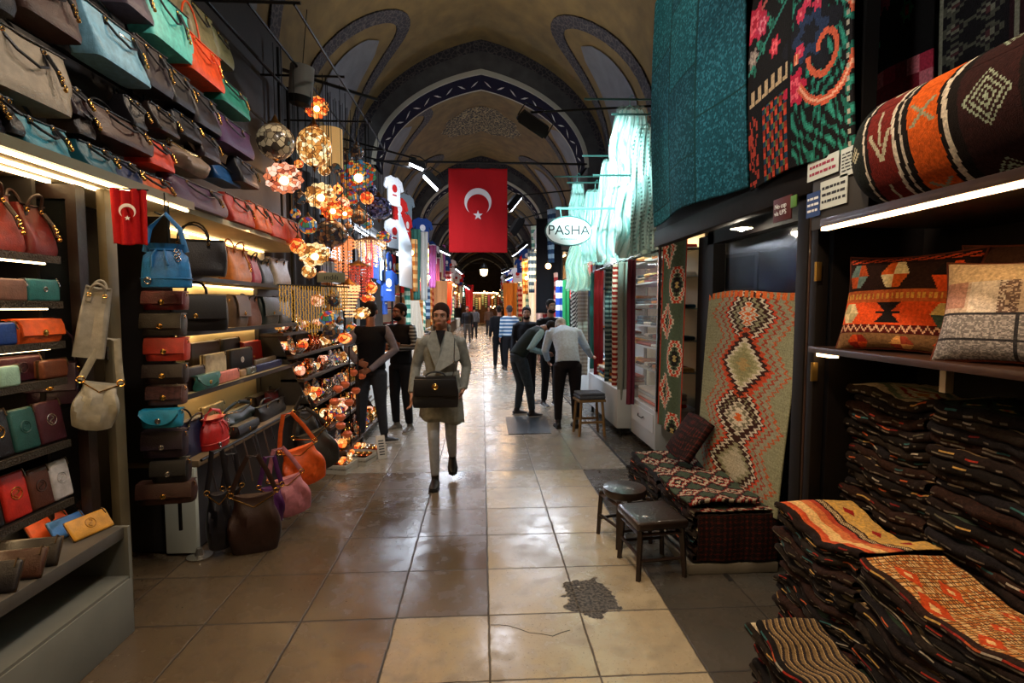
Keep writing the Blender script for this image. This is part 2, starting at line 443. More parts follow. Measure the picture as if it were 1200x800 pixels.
for bi, y0 in enumerate([3.1] + RIBS[1:6]):
    ya, yb = y0 + RD, y0 + 8.9
    for c in (ya + 2.0, yb - 1.75):
        for sg in (-1, 1):
            m1 = MB(); strip_on_vault(m1, pointed_path(c, 1.55, sg, .33), .3, .03)
            struct(m1, 'trim_%d' % ti, BAND, label='dark arabesque painted band round a vault lunette'); ti += 1
            m2 = MB(); pp = pointed_path(c, .98, sg, .46)
            P2 = [vault_pt(s, y, .02) for s, y in pp]; cen = vault_pt(sg * .78, c, .02)
            # lunette panel as rows following the vault
            rows = []
            for k in range(13):
                s_ = .46 + (1 - .46) * k / 12
                half = .98 * ((1 - (1 - s_) / (1 - .46)) ** (1 / 2.1)) if k else .02
                half *= (1 if s_ < .85 else 1 - .75 * ((s_ - .85) / .15) ** 2)
                rows.append([vault_pt(sg * s_, c - half, .025), vault_pt(sg * s_, c, .03), vault_pt(sg * s_, c + half, .025)])
            vs = [p for r_ in rows for p in r_]; fs = []
            for k in range(12):
                for q in range(2): fs.append((k * 3 + q, k * 3 + q + 1, k * 3 + q + 4, k * 3 + q + 3))
            m2.add(vs, fs); struct(m2, 'trim_%d' % ti, LUNE, True, label='pale grey lunette recess in the vault'); ti += 1
    # rib arch
    y1, y2 = yb, yb + RD
    inn = [prof(s, 2.36, 2.02, ZS) for s in SS]; mid = [prof(s, 2.45, 2.12, ZS) for s in SS]; outp = [prof(s, 2.62, 2.42, ZS) for s in SS]; vlt = [prof(s, W, HA, ZS) for s in SS]
    def ring(mb, A, B, ya_, yb_):
        n = len(A); vs = [(x, ya_, z) for x, z in A] + [(x, yb_, z) for x, z in B]
        mb.add(vs, [(i, i + 1, n + i + 1, n + i) for i in range(n - 1)])
    m = MB(); ring(m, mid, vlt, y1, y1); ring(m, mid, mid, y1, y1 + .1); ring(m, inn, vlt, y2, y2)
    m.span((-W, y1, 0), (-2.42, y2, ZS)); m.span((W, y1, 0), (2.42, y2, ZS))
    struct(m, 'trim_%d' % ti, GREYST, label='grey stone transverse arch across the street'); ti += 1
    m = MB(); ring(m, [prof(s, 2.72, 2.5, ZS) for s in SS], vlt, y1 - .02, y1 - .02); struct(m, 'trim_%d' % ti, BAND, label='arabesque border round the stone arch'); ti += 1
    m = MB(); ring(m, mid, inn, y1 - .015, y1 + .015); ring(m, inn, inn, y1 + .015, y1 + .05); ring(m, inn, inn, y2 - .05, y2 + .01); struct(m, 'trim_%d' % ti, LIGHTEDGE, label='pale edging line of the stone arch'); ti += 1
    m = MB(); ring(m, inn, inn, y1 + .05, y2 - .05); struct(m, 'trim_%d' % ti, PURPLE, label='dark purple painted soffit of the stone arch'); ti += 1
    # white leaf marks on the soffit
    if bi < 2:
        m = MB()
        for k in range(26):
            s = -.96 + 1.92 * k / 25; x, z = prof(s, 2.34, 2.0, ZS); x2, z2 = prof(s + .02, 2.34, 2.0, ZS)
            t = Vector((x2 - x, 0, z2 - z)).normalized() * (.09)
            yc = y1 + .45; a = Vector((x, yc, z)); sk = (.14 if k % 2 else -.14)
            m.add([a - t + Vector((0, -sk, 0)), a + Vector((0, .05, 0)), a + t + Vector((0, sk, 0)), a + Vector((0, -.05, 0))], [(0, 1, 2, 3)])
        struct(m, 'trim_%d' % ti, mat('leaf_white', '#9a968c', .7), label='white leaf pattern on the purple soffit'); ti += 1
    # tie rod
    m = MB(); m.tube([(-2.45, y1 + .02, ZS + .08), (2.45, y1 + .02, ZS + .08)], .025 if bi < 2 else .03, 8)
    tag(m.build('tie_rod', IRON), ['black iron tie rod above the frame near the viewer', 'black iron tie rod from which the big red flag hangs', 'black tie rod of the second arch down the street', 'tie rod of the third arch', 'tie rod of the fourth arch', 'tie rod of the fifth arch'][bi] if bi < 3 else ['','','','black tie rod four arches down','black tie rod five arches down','farthest black tie rod of all'][bi] + ' the street', 'tie rod')
    # crown medallion
    yc = y0 + 4.9 if bi else 8.95
    m = MB(); nn = 40; rr_ = 1.15; ringv = []
    for k in range(nn):
        a = 2 * PI * k / nn; r = rr_ * (1 + .06 * math.cos(10 * a)); ringv.append(vault_pt(.85 * r * math.cos(a) / 4.6 * 1.25, yc + r * math.sin(a), .012))
    rm = [vault_pt(.5 * .85 * rr_ * math.cos(2 * PI * k / nn) / 4.6 * 1.25, yc + .5 * rr_ * math.sin(2 * PI * k / nn), .012) for k in range(nn)]
    m.add(ringv + rm + [vault_pt(0, yc, .012)], [(k, (k + 1) % nn, nn + (k + 1) % nn, nn + k) for k in range(nn)] + [(nn + k, nn + (k + 1) % nn, 2 * nn) for k in range(nn)])
    struct(m, 'trim_%d' % ti, MEDAL, label='painted arabesque medallion on the crown of the vault'); ti += 1
# upper walls
WALLM = mat('upper_wall', '#26231f', .9, bump=.5, bscale=7, var=.4)
mb = MB(); mb.span((-W - .15, -3, 0), (-W, 64, ZS + .02)); struct(mb, 'wall_left', WALLM)
mb = MB(); mb.span((W, -3, 0), (W + .15, 64, ZS + .02)); struct(mb, 'wall_right', WALLM)
mb = MB(); mb.span((-3, 63.6, 0), (3, 63.8, 8)); struct(mb, 'wall_back', mat('far_wall', '#2c2620', .9, var=.4, bscale=12))
mb = MB(); mb.span((-3, -3.2, 0), (3, -3.0, 8)); struct(mb, 'wall_front', WALLM)
UPR_ = 'totes displayed above the light strips'
# ================================================================== BAG KINDS  (local frame: x across, -y to the front, z up; origin under the middle)
def loft_bag(w, h, d, tw=1.0, td=.4, n=36, sag=0, bulge=.0, seed=0, ex=8, rows=9):
    m = MB(); vs = []; rng = random.Random(seed)
    for j in range(rows + 1):
        t = j / rows
        ww = w * (1 + (tw - 1) * t) * (1 + bulge * math.sin(PI * t)); dd = d * (1 + (td - 1) * t) * (1 + bulge * 1.5 * math.sin(PI * t))
        if j == 0: ww *= .97; dd *= .9
        for k in range(n):
            a = 2 * PI * k / n; ca, sa = math.cos(a), math.sin(a)
            x = abs(ca) ** (2 / ex) * (1 if ca > 0 else -1) * ww / 2; y = abs(sa) ** (2 / ex) * (1 if sa > 0 else -1) * dd / 2
            z = h * t - sag * t * math.cos(PI * x / w) * h + (rng.uniform(-.004, .004) if 0 < j < rows else 0)
            y += .012 * math.sin(9 * x / w + 4 * t + seed) * math.sin(PI * t) * (1 if sag or bulge else .3)
            vs.append((x, y, z))
    fs = [(j * n + k, j * n + (k + 1) % n, (j + 1) * n + (k + 1) % n, (j + 1) * n + k) for j in range(rows) for k in range(n)]
    fs += [tuple(range(n))[::-1], tuple(rows * n + k for k in range(n))]
    m.add(vs, fs); return m
def arc(x0, x1, z0, hgt, y, n=10, sway=0):
    return [((x0 + x1) / 2 - (x1 - x0) / 2 * math.cos(PI * i / n), y + sway * math.sin(PI * i / n), z0 + hgt * math.sin(PI * i / n) ** .75) for i in range(n + 1)]
def ring_mb(m, c, r, t, n=14, axis='y'):
    pts = [(c[0] + r * math.cos(2 * PI * i / n), c[1], c[2] + r * math.sin(2 * PI * i / n)) if axis == 'y' else (c[0] + r * math.cos(2 * PI * i / n), c[1] + r * math.sin(2 * PI * i / n), c[2]) for i in range(n)]
    m.tube(pts, t, 6, closed=True, ref=(0, 1, 0) if axis == 'y' else (0, 0, 1))
def chain_mb(m, a, b, n=7, r=.011):
    a, b = Vector(a), Vector(b)
    for i in range(n): 
        p = a.lerp(b, (i + .5) / n); ring_mb(m, (p.x + (.004 if i % 2 else -.004), p.y, p.z), r, .0032, 8)
def tote(label, c, w, h, d, loc, rot, group=None, tw=1.12, td=.35, hl=.16, charm=True, hcol=None, sag=.04, seed=0, logo=False, name='tote_bag', bulge=.02):
    t = thing(name, label, 'handbag', loc, rot, group); lm = leather(c); hm = leather(hcol) if hcol else BLACK
    body = loft_bag(w, h, d, tw, td, sag=sag, seed=seed, bulge=bulge).build('body', lm, t)
    yt = -d * td / 2; yf = -d / 2
    m = MB(); m.tube([(-w * tw / 2 * .97, yt - .004, h * .985), (0, yt - .006, h * (.985 - sag * .8)), (w * tw / 2 * .97, yt - .004, h * .985)], .0045, 5); m.build('top_trim', hm, body)
    for s, nm in ((1, 0), (-1, 1)):
        y = (yt - .006) if s > 0 else (-yt + .006)
        m = MB()
        if s > 0 and group == UPR_: m.tube([(-w * .24, yt - .006, h * .86), (-w * .2, (yt + yf) / 2 - .02, h * .62), (0, yf * .9 + yt * .1 - .012, h * .5), (w * .16, (yt + yf) / 2 - .02, h * .6), (w * .24, yt - .006, h * .86)], .0065, 7)
        else: m.tube(arc(-w * .24, w * .24, h * .86, hl * (1 if s < 0 else .75), y, sway=(-.03 if s > 0 else .02)), .0065, 7)
        hd = m.build('handle', hm, t)
        for sx in (-1, 1): m = MB(); m.box((sx * w * .24, y - .001, h * .84), (.022, .006, .05), .003); m.build('handle_tab', hm, hd)
        if s > 0:
            for sx in (-1, 1): m = MB(); ring_mb(m, (sx * w * .24, y - .008, h * .87), .008, .0026); m.build('handle_ring', GOLD, hd)
    if charm:
        m = MB(); x = w * .25; m.tube([(x, yt - .02, h * .84), (x + .012, (yt + yf) / 2 - .02, h * .62), (x + .02, yf - .004, h * .4)], .009, 6); ch = m.build('charm_strap', hm, t)
        m = MB(); chain_mb(m, (x + .012, (yt + yf) / 2 - .028, h * .62), (x + .02, yf - .012, h * .36), 4, .0075); m.ball((x + .02, yf - .012, h * .34), .010, 8, 6); m.build('charm_ring', GOLD, ch)
    if logo:
        m = MB(); m.box((-w * .02, (yt + yf) / 2 - .014, h * .7), (.09, .004, .01), .001, rot=(math.atan2((yt - yf), h) * -1, 0, 0)); m.build('name_plate', SILVER, t)
    return t
def satchel(label, c, w, h, d, loc, rot, group=None, c2=None, strap=True, clasp='gold', round_=False, handle=False, name='flap_bag', drop=.2, sparkle=False, seed=0):
    t = thing(name, label, 'handbag', loc, rot, group); lm = leather(c); fm = leather(c2) if c2 else lm
    if sparkle: fm = mat('sequin_' + c.strip('#'), c2 or c, .3, .6, bump=.9, bscale=300, var=.5)
    ex = 5 if not round_ else 3
    loft_bag(w, h, d, .96, .75, bulge=.05, seed=seed, ex=ex).build('body', lm, t)
    # flap
    m = MB(); n = 14; rows = []
    for i in range(n + 1):
        u = -1 + 2 * i / n; x = u * w * .49
        low = h * (.34 if not round_ else .2 + .75 * (abs(u) ** 2.6) * .8)
        rows.append([(x, d * .36, h * 1.005), (x, 0, h * 1.03), (x, -d * .46, h * .99), (x, -d * .6, h * .75), (x, -d * .62 - .004, low)])
    vs = [p for r in rows for p in r] + [(p[0], p[1] + .007, p[2] - .006) for r in rows for p in r]; k = 5; o = (n + 1) * k
    fs = []
    for i in range(n):
        for j in range(k - 1):
            a, b, cc, dd = i * k + j, (i + 1) * k + j, (i + 1) * k + j + 1, i * k + j + 1
            fs += [(a, b, cc, dd), (a + o, dd + o, cc + o, b + o)]
    for i in range(n): fs += [(i * k + k - 1, (i + 1) * k + k - 1, (i + 1) * k + k - 1 + o, i * k + k - 1 + o), (i * k, i * k + o, (i + 1) * k + o, (i + 1) * k)]
    for j in range(k - 1): fs += [(j, j + 1, j + 1 + o, j + o), (n * k + j, n * k + j + o, n * k + j + 1 + o, n * k + j + 1)]
    m.add(vs, fs); fl = m.build('flap', fm, t)
    m = MB(); m.box((0, -d * .64, h * .42), (.02, .01, .024), .003); ring_mb(m, (0, -d * .66, h * .42), .013, .003); m.build('clasp', GOLD if clasp == 'gold' else SILVER, fl)
    if strap:
        m = MB(); m.tube([(-w * .47, 0, h * .8), (-w * .42, 0, h + drop * .6), (-w * .1, 0, h + drop), (w * .1, 0, h + drop), (w * .42, 0, h + drop * .6), (w * .47, 0, h * .8)], (.006), 6); m.build('strap', lm, t)
    if handle:
        m = MB(); m.tube(arc(-w * .17, w * .17, h * 1.0, .09, 0), .009, 8); m.build('handle', BLACK, t)
    for s in (-1, 1): m = MB(); ring_mb(m, (s * w * .47, -d * .1, h * .83), .012, .003); m.build('strap_ring', GOLD, t)
    return t
def emblem(m, c, r):
    ring_mb(m, c, r, .0028, 18)
    pts = [(c[0] + r * .55 * math.sin(a * 1.0) * (1 if a < PI else 1), c[1], c[2] + r * .62 * math.cos(a / 1.0)) for a in [i * PI / 8 for i in range(-2, 11)]]
    pts = [(c[0] + .5 * r * math.sin(2 * PI * k / 10) * (1 if k <= 5 else 1), c[1], c[2] + r * .65 * (1 - k / 5)) for k in range(11)]
    m.tube(pts, .0026, 5)
def wallet(label, c, w, h, d, loc, rot, group=None, em=None, zipc=mat('zip_bronze', '#4a3a28', .4, .7), flap=False, pos=(0, .55), er=.024, name='wallet', hooks=False):
    t = thing(name, label, 'wallet', loc, rot, group); lm = leather(c)
    m = MB(); m.box((0, 0, h / 2), (w, d, h), min(d, .03) * .42, seg=3); m.build('body', lm, t)
    m = MB(); m.box((0, 0, h / 2), (w + .003, d * .22, h + .003), .002); zp = m.build('zipper', zipc, t)
    m = MB(); m.tube([(w * .42, 0, h + .002), (w * .42, -d * .4, h + .004), (w * .43, -d * .6, h - .03)], .0035, 6); m.build('zip_pull', zipc, zp)
    if em is not None:
        m = MB(); emblem(m, (w * pos[0], -d / 2 - .001, h * pos[1]), er); m.build('emblem', em, t)
    if flap:
        m = MB(); m.box((0, -d / 2 - .003, h * .7), (w * .98, .008, h * .58), .003, seg=2); m.build('flap', lm, t)
        m = MB(); m.box((0, -d / 2 - .011, h * .43), (.025, .01, .025), .003); m.build('snap', zipc, t)
    return t
def bucket(label, c, w, h, d, loc, rot, group=None, strap=.32, pleat=10, hcol=None, name='bucket_bag'):
    t = thing(name, label, 'handbag', loc, rot, group); lm = leather(c); m = MB(); n = 48; vs = []
    P = [(.96, 0), (1.0, .04), (.98, .3), (.93, .55), (.84, .72), (.62, .84), (.6, .88), (.74, .97), (.78, 1.0)]
    for q, (r, z) in enumerate(P):
        for k in range(n):
            a = 2 * PI * k / n; pl = 1 + (.07 * math.cos(pleat * a) if q >= 4 else .015 * math.cos(pleat * a) * q / 4)
            vs.append((r * w / 2 * pl * math.cos(a), r * d / 2 * pl * math.sin(a), z * h))
    fs = [(j * n + k, j * n + (k + 1) % n, (j + 1) * n + (k + 1) % n, (j + 1) * n + k) for j in range(len(P) - 1) for k in range(n)]
    fs += [tuple(range(n))[::-1], tuple((len(P) - 1) * n + k for k in range(n))]
    m.add(vs, fs); m.build('body', lm, t)
    m = MB(); m.tube([(w / 2 * 1.005 * math.cos(2 * PI * k / 30), d / 2 * 1.01 * math.sin(2 * PI * k / 30), h * .2) for k in range(30)], .004, 5, closed=True, ref=(0, 0, 1)); m.build('seam_band', lm, t)
    m = MB(); m.tube([(w * .3 * math.cos(2 * PI * k / 30), d * .32 * math.sin(2 * PI * k / 30), h * .86) for k in range(30)], .006, 6, closed=True, ref=(0, 0, 1)); m.tube([(-.02, -d * .34, h * .86), (-.03, -d * .48, h * .7), (-.03, -d * .52, h * .45)], .005, 6); m.tube([(.02, -d * .34, h * .86), (.035, -d * .48, h * .7), (.05, -d * .53, h * .5)], .005, 6); m.build('drawstring', lm, t)
    m = MB(); m.ball((-w * .22, -d * .46, h * .18), .012, 8, 6); ring_mb(m, (-w * .22, -d * .5, h * .14), .016, .004); chain_mb(m, (w * .33, -d * .33, h * .86), (w * .34, -d * .36, h * .6), 4); m.build('charm_ring', SILVER, t)
    if strap:
        m = MB(); m.tube([(-w * .42, 0, h * .82), (-w * .3, 0, h + strap * .5), (0, .01, h + strap), (w * .3, 0, h + strap * .5), (w * .42, 0, h * .82)], [(.014, .004)] * 5, 8, ref=(1, 0, 0)); m.build('strap', leather(hcol or c), t)
    return t
def hobo(label, c, w, h, d, loc, rot, group=None, strap=.3, hcol=None, seed=1, name='shoulder_bag', fat=.016, charm=False):
    t = thing(name, label, 'handbag', loc, rot, group); lm = leather(c)
    m = MB(); n = 26; rows = 12; vs = []
    for j in range(rows + 1):
        s = j / rows; ww = w * (.8 + .2 * math.sin(PI * min(1, s * 1.3)) - .12 * s); dd = d * (.55 + .6 * math.sin(PI * min(1, s * 1.1)) - .35 * s)
        for k in range(n):
            a = 2 * PI * k / n; ca, sa = math.cos(a), math.sin(a)
            x = abs(ca) ** .6 * math.copysign(1, ca) * ww / 2; y = abs(sa) ** .7 * math.copysign(1, sa) * dd / 2
            z = h * s - (h * .13 * s * max(0, math.cos(PI * x / w))) + (.03 * (x / w * 2) ** 2 * (1 - s))
            y += .02 * math.sin(14 * x / w + 6 * s + seed * 2) * math.sin(PI * s)
            vs.append((x, y, z))
    fs = [(j * n + k, j * n + (k + 1) % n, (j + 1) * n + (k + 1) % n, (j + 1) * n + k) for j in range(rows) for k in range(n)]
    fs += [tuple(range(n))[::-1], tuple(rows * n + k for k in range(n))]
    m.add(vs, fs); m.build('body', lm, t)
    m = MB(); m.tube([(-w * .4, 0, h * .93), (-w * .25, 0, h * .93 + strap * .55), (-.03, 0, h * .93 + strap), (.03, 0, h * .93 + strap), (w * .25, 0, h * .93 + strap * .55), (w * .4, 0, h * .93)], [(fat, .005)] * 6, 8, ref=(1, 0, 0)); m.build('strap', leather(hcol or c), t)
    m = MB(); m.tube([(-w * .38, -d * .1, h * .9), (0, -d * .22, h * .74), (w * .38, -d * .1, h * .9)], .004, 5); m.build('zipper', GOLD, t)
    for s in (-1, 1): m = MB(); ring_mb(m, (s * w * .4, -.004, h * .94), .016, .004); m.build('strap_ring', GOLD, t)
    return t
R90 = PI / 2
def box_of(x0, x1, yb, yt, X, d):
    a = at(x0, yb, X=X); b = at(x1, yb, X=X); c = at(x0, yt, X=X)
    return Vector((X - d / 2, (a.y + b.y) / 2, a.z)), abs(b.y - a.y), c.z - a.z
def spot_of(x0, x1, yb, yt, Y, d):
    a = at(x0, yb, Y=Y); b = at(x1, yb, Y=Y); c = at(x0, yt, Y=Y)
    return Vector(((a.x + b.x) / 2, Y + d / 2, a.z)), b.x - a.x, c.z - a.z

# ================================================================== FIRST HANDBAG SHOP (left, close to the viewer)
CREAM = mat('cream_panel', '#b7a988', .6, bump=.1, bscale=30, var=.1)
GREYC = mat('grey_counter', '#6f7068', .55, bump=.05, bscale=30, var=.08)
DARKP = mat('dark_panel', '#15100e', .6, bump=.15, bscale=20, var=.4)
SHELFM = mat('dark_shelf', '#1b1614', .45)
TRIMG = mat('bronze_trim', '#6f5f45', .4, .5)
LED = mat('led_strip', '#ffdfa8', emit=14, ecol='#ffd9a0')
LED2 = mat('led_strip_cool', '#fff2da', emit=14, ecol='#fff0d8')
XS = -2.0
# back panel behind the shelves, fascia, posts
fas = thing('wall_panelling', 'dark wall panelling behind the shelves of the near handbag shop', 'panel', (0, 0, 0))
m = MB(); m.span((-2.48, .3, 0), (-2.42, 2.75, 2.3)); m.build('lower_board', DARKP, fas)
m = MB(); m.span((-2.3, .3, 2.42), (-2.24, 6.2, 4.6)); m.build('upper_board', DARKP, fas)
cn = thing('shelf_canopy', 'long cream ledge with three glowing light strips above the handbag shelves', 'canopy', (0, 0, 0))
m = MB(); m.span((-2.42, .4, 2.285), (-1.86, 3.5, 2.34), .004); m.build('ledge_board', CREAM, cn)
m = MB(); m.span((-1.86, .4, 2.29), (-1.84, 3.5, 2.34)); m.build('ledge_edge', TRIMG, cn)
for xx, ye in ((-1.86, 3.45), (-1.99, 3.0), (-2.1, 2.7)):
    m = MB(); m.span((xx - .009, .45, 2.272), (xx + .009, ye, 2.285)); part(m.build('light_strip', LED, cn), 'glowing warm white light strip')
zs = [1.905, 1.695, 1.507, 1.334, 1.03, .745]
rack = thing('display_rack', 'dark stepped shelf rack lined with light strips holding wallets and clutches', 'shelf rack', (0, 0, 0))
for i, z in enumerate(zs):
    m = MB(); m.span((-2.4, .7, z - .022), (XS, 2.6, z), .004); sh = m.build('shelf', SHELFM, rack)
    m = MB(); m.span((XS, .7, z - .03), (XS + .012, 2.6, z + .004)); m.build('shelf_edge', mat('studded_edge', '#3a332a', .4, .5, bump=1, bscale=120), sh)
    if i in (0, 1, 2, 3, 5):
        m = MB(); m.span((XS - .05, .72, z - .036), (XS - .035, 2.57, z - .028)); part(m.build('light_strip', LED, sh), 'glowing warm light strip')
m = MB(); m.span((-2.41, 2.6, .6), (XS - .1, 2.62, 2.28)); m.build('end_panel', DARKP, rack)
cc = thing('display_counter', 'grey low counter with an open cubby, nearest to the viewer on the handbag side', 'counter', (0, 0, 0))
e = 2.7
m = MB(); m.span((-2.42, .75, .5), (-1.82, e, .56), .004); m.build('worktop', mat('counter_top', '#4a4640', .5, var=.2), cc)
m = MB(); m.span((-2.4, .75, 0), (-1.8, e, .29), .004); m.build('lower_drawer', GREYC, cc)
m = MB(); m.span((-2.4, e - .02, .29), (-1.8, e, .56)); m.build('side_panel', GREYC, cc)
m = MB(); m.span((-2.4, .75, .29), (-1.805, e - .02, .305)); m.build('cubby_floor', GREYC, cc)
m = MB(); m.span((-2.4, 1.52, .3), (-1.83, 1.55, .5)); m.build('divider', CREAM, cc)
m = MB(); m.span((-2.4, .75, .3), (-2.36, e - .02, .5)); m.build('cubby_back', DARKP, cc)
pp = at(127, 400, X=-1.95)
post = thing('door_post', 'cream upright post at the end of the near handbag shop', 'post', (0, 0, 0))
m = MB(); m.span((-1.985, 2.84, 0), (-1.94, 2.92, 2.28), .006); m.build('post_shaft', mat('post_cream', '#5c533e', .55, var=.15), post)
m = MB(); m.box((-1.96, 2.835, 1.43), (.012, .012, .07), .003); m.build('latch', SILVER, post)
wd = thing('shop_door', 'dark open glass-panelled door leaf folded beside the wallet shelves', 'door leaf', (0, 0, 0))
m = MB(); m.span((-2.35, 2.7, .05), (-2.3, 2.76, 2.27)); m.span((-1.98, 2.7, .05), (-2.03, 2.76, 2.27)); m.span((-2.3, 2.7, .05), (-2.03, 2.76, .2)); m.span((-2.3, 2.7, 2.2), (-2.03, 2.76, 2.27)); m.build('door_frame', DARKWOOD, wd)
m = MB(); m.span((-2.3, 2.72, .2), (-2.03, 2.73, 2.2)); m.build('glass_pane', mat('dark_glass', '#1a1d1e', .08, alpha=.6), wd)

# --- items on the near racks (px x0,x1, bottom y, top y)
def L(fn, x0, x1, yb, yt, label, c, X=XS + .01, d=.1, **k):
    p, w, h = box_of(x0, x1, yb, yt, X, d)
    return fn(label, c, w, h, d, p, R90, **k)
G1 = 'handbags on the top near shelf'; G2 = 'wallets on the near shelves'
def Lz(fn, x0, x1, yt, z, label, c, X=XS - .015, d=.1, **k):
    a = at(x0, 300, X=X); b = at(x1, 300, X=X); top = at((x0 + x1) / 2, yt, X=X).z
    return fn(label, c, abs(b.y - a.y), max(.05, top - z - .001), d, (X - d / 2, (a.y + b.y) / 2, z + .001), R90, **k)
Lz(tote, -30, 36, 222, zs[0], 'red-brown leather handbag with black handles, first on the top lit shelf', '#7a2416', d=.18, group=G1, hl=.1, hcol='#2a1612', tw=.85)
Lz(tote, 38, 72, 240, zs[0], 'oxblood red handbag with thick dark handles beside the red-brown one on the top lit shelf', '#5e1612', d=.18, group=G1, hl=.1, hcol='#2a1612', tw=.85)
Lz(wallet, -5, 31, 326, zs[1], 'taupe pink zip wallet lying on the second shelf, beside a teal one', '#7d5a4c', d=.06, group=G2, zipc=SILVER)
Lz(wallet, 32, 69, 327, zs[1], 'teal zip wallet at the end of the second shelf', '#2c6c6c', d=.06, group=G2, zipc=SILVER, em=SILVER, er=.01)
Lz(wallet, -12, 16, 378, zs[2], 'blue wallet with red edge on the third shelf', '#1f3f86', d=.07, group=G2)
Lz(satchel, 18, 69, 374, zs[2], 'bright orange flap clutch with black buckle on the third shelf', '#d8581a', d=.09, group=G2, strap=False)
Lz(wallet, -10, 17, 430, zs[3], 'pale mint wallet at the edge of the fourth shelf', '#8fb5a4', X=-1.98, d=.05, group=G2)
Lz(wallet, -8, 44, 418, zs[3], 'plum rolled clutch with a round embossed badge on the fourth shelf', '#401823', X=-2.06, d=.09, group=G2, em=leather('#401823'))
Lz(wallet, 44, 74, 422, zs[3], 'brown leather wallet beside the plum clutch on the fourth shelf', '#6b3a24', d=.06, group=G2)
def upr(x0, x1, yt, z, label, c, em=None, **k):
    X = k.pop('X', XS - .03); a = at(x0, 500, X=X); b = at(x1, 500, X=X); top = at((x0 + x1) / 2, yt, X=X).z
    t = wallet(label, c, abs(b.y - a.y) * .97, top - z - .002, .035, (X, (a.y + b.y) / 2, z + .004), (math.radians(-9), 0, R90), em=em, group='upright wallets on the lower shelves', er=.026, **k)
    return t
upr(-18, 13, 482, zs[4], 'black upright wallet with a small gold badge on the fifth shelf', '#17131a', em=GOLD)
upr(14, 45, 478, zs[4], 'dark teal upright wallet with embossed round logo on the fifth shelf', '#1e4a48', em=leather('#1e4a48'))
upr(45, 76, 470, zs[4], 'maroon upright wallet with a silver round badge on the fifth shelf', '#3d1420', em=SILVER)
upr(-2, 30, 556, zs[5], 'bright red upright wallet with a gold round emblem on the lowest shelf', '#b32417', em=GOLD)
upr(30, 57, 550, zs[5], 'chestnut brown upright wallet between the red and white ones', '#4c2617', em=leather('#2c1610'))
upr(57, 80, 541, zs[5], 'white upright wallet with embossed round logo at the end of the lowest shelf', '#b9b6b8', em=leather('#b9b6b8'))
upr(-40, -4, 560, zs[5], 'dark wallet cut by the picture edge on the lowest shelf', '#1c1514')
# bags hanging behind the racks by the door leaf
p, w, h = spot_of(62, 108, 542, 470, 2.5, .1)
hobo('white slouchy leather bag hanging at the end of the wallet racks', '#8f8b7e', .2, .26, .1, (-1.95, 2.68, 1.06), (0, .2, .6), strap=.22, hcol='#8f8b7e')
p, w, h = spot_of(40, 82, 482, 446, 2.42, .1)
wallet('magenta wallet standing deep on the fifth shelf behind the others', '#7a1440', .3, .2, .05, (-2.2, 2.22, zs[4] + .002), R90, group=G2)
tote('light grey narrow tote hanging by the door leaf at the top', '#8a877e', .13, .36, .05, (-1.96, 2.7, 1.42), (.0, .16, .5), hl=.08, charm=False, hcol='#8a877e', tw=.8)
satchel('dark purple bag hanging low behind the white slouchy bag', '#2a1220', .2, .2, .09, (-2.1, 2.66, 1.2), (0, 0, .4), strap=True)
# counter top: dark folded goods and three slim wallets
for i in range(13):
    y = 1.0 + i * .105; c = ['#1c1614', '#2a1a14', '#171418', '#3a1f14'][i % 4]
    wallet('dark leather wallet leaning in the tight row on the near counter', c, .26, .12, .03, (-1.96 + .01 * (i % 3), y, .562), (math.radians(-30), 0, .18), group='dark wallets leaning in a row on the near counter', hooks=False)
wallet('mustard yellow wallet propped at the corner of the near counter', '#c08a2c', .2, .105, .026, (-1.9, 2.6, .562), (math.radians(-35), 0, R90 - .25), em=leather('#a8741e'))
wallet('slim blue wallet behind the mustard one on the near counter', '#2a64a8', .17, .1, .02, (-2.0, 2.6, .562), (math.radians(-35), 0, R90 - .25))
wallet('slim orange wallet behind the blue one on the near counter', '#d8551e', .19, .11, .02, (-2.07, 2.58, .562), (math.radians(-35), 0, R90 - .25))
wallet('black quilted wallet behind the slim orange one on the near counter', '#14161a', .25, .13, .05, (-2.2, 2.5, .562), (math.radians(-20), 0, R90 - .25))

# ================================================================== UPPER DISPLAY: rows of totes above the light strips
up = thing('hanging_rail', 'dark iron hanging rails that carry the upper rows of totes', 'rail', (0, 0, 0))
for z in (2.98, 3.5, 4.05):
    m = MB(); m.tube([(-2.14, .8, z), (-2.14, 5.9, z)], .012, 6); m.build('rail_bar', IRON, up)
for y in (1.0, 3.4, 5.8):
    m = MB(); m.tube([(-2.14, y, 2.43), (-2.14, y, 4.4)], .014, 6); m.build('rail_post', IRON, up)
UPR = 'totes displayed above the light strips'
def U(x0, x1, yb, yt, label, c, X=-1.86, d=.17, fn=tote, lean=0, **k):
    p, w, h = box_of(x0, x1, yb, yt, X, d)
    k.setdefault('seed', int(abs(x0) * 7 + yb))
    return fn(label, c, w, h, d, p, (0, 0, R90), group=UPR, **k)
U(30, 100, 6, -62, 'large brown tote hanging at the top edge of the picture', '#4a342e', hl=.1)
U(-60, 22, -30, -120, 'black tote in the top corner above the big taupe tote', '#16131a')
U(118, 181, 62, 2, 'light sky-blue tote with dark knotted handle in the upper row', '#7fb4cc', hl=.14, logo=True)
U(-6, 90, 94, 8, 'large taupe tote with braided charm, in the upper row nearest the viewer', '#8a7c68', hl=.12, d=.2)
U(182, 229, 38, -28, 'turquoise green tote beside the orange one', '#5cc8bc', hl=.14)
U(226, 266, 78, 30, 'vivid orange tote with tall narrow handles', '#e04c12', hl=.3, hcol='#e04c12', charm=True)
U(263, 296, 116, 84, 'deep teal-green tote below the olive tan bags', '#1d7a68', hl=.14)
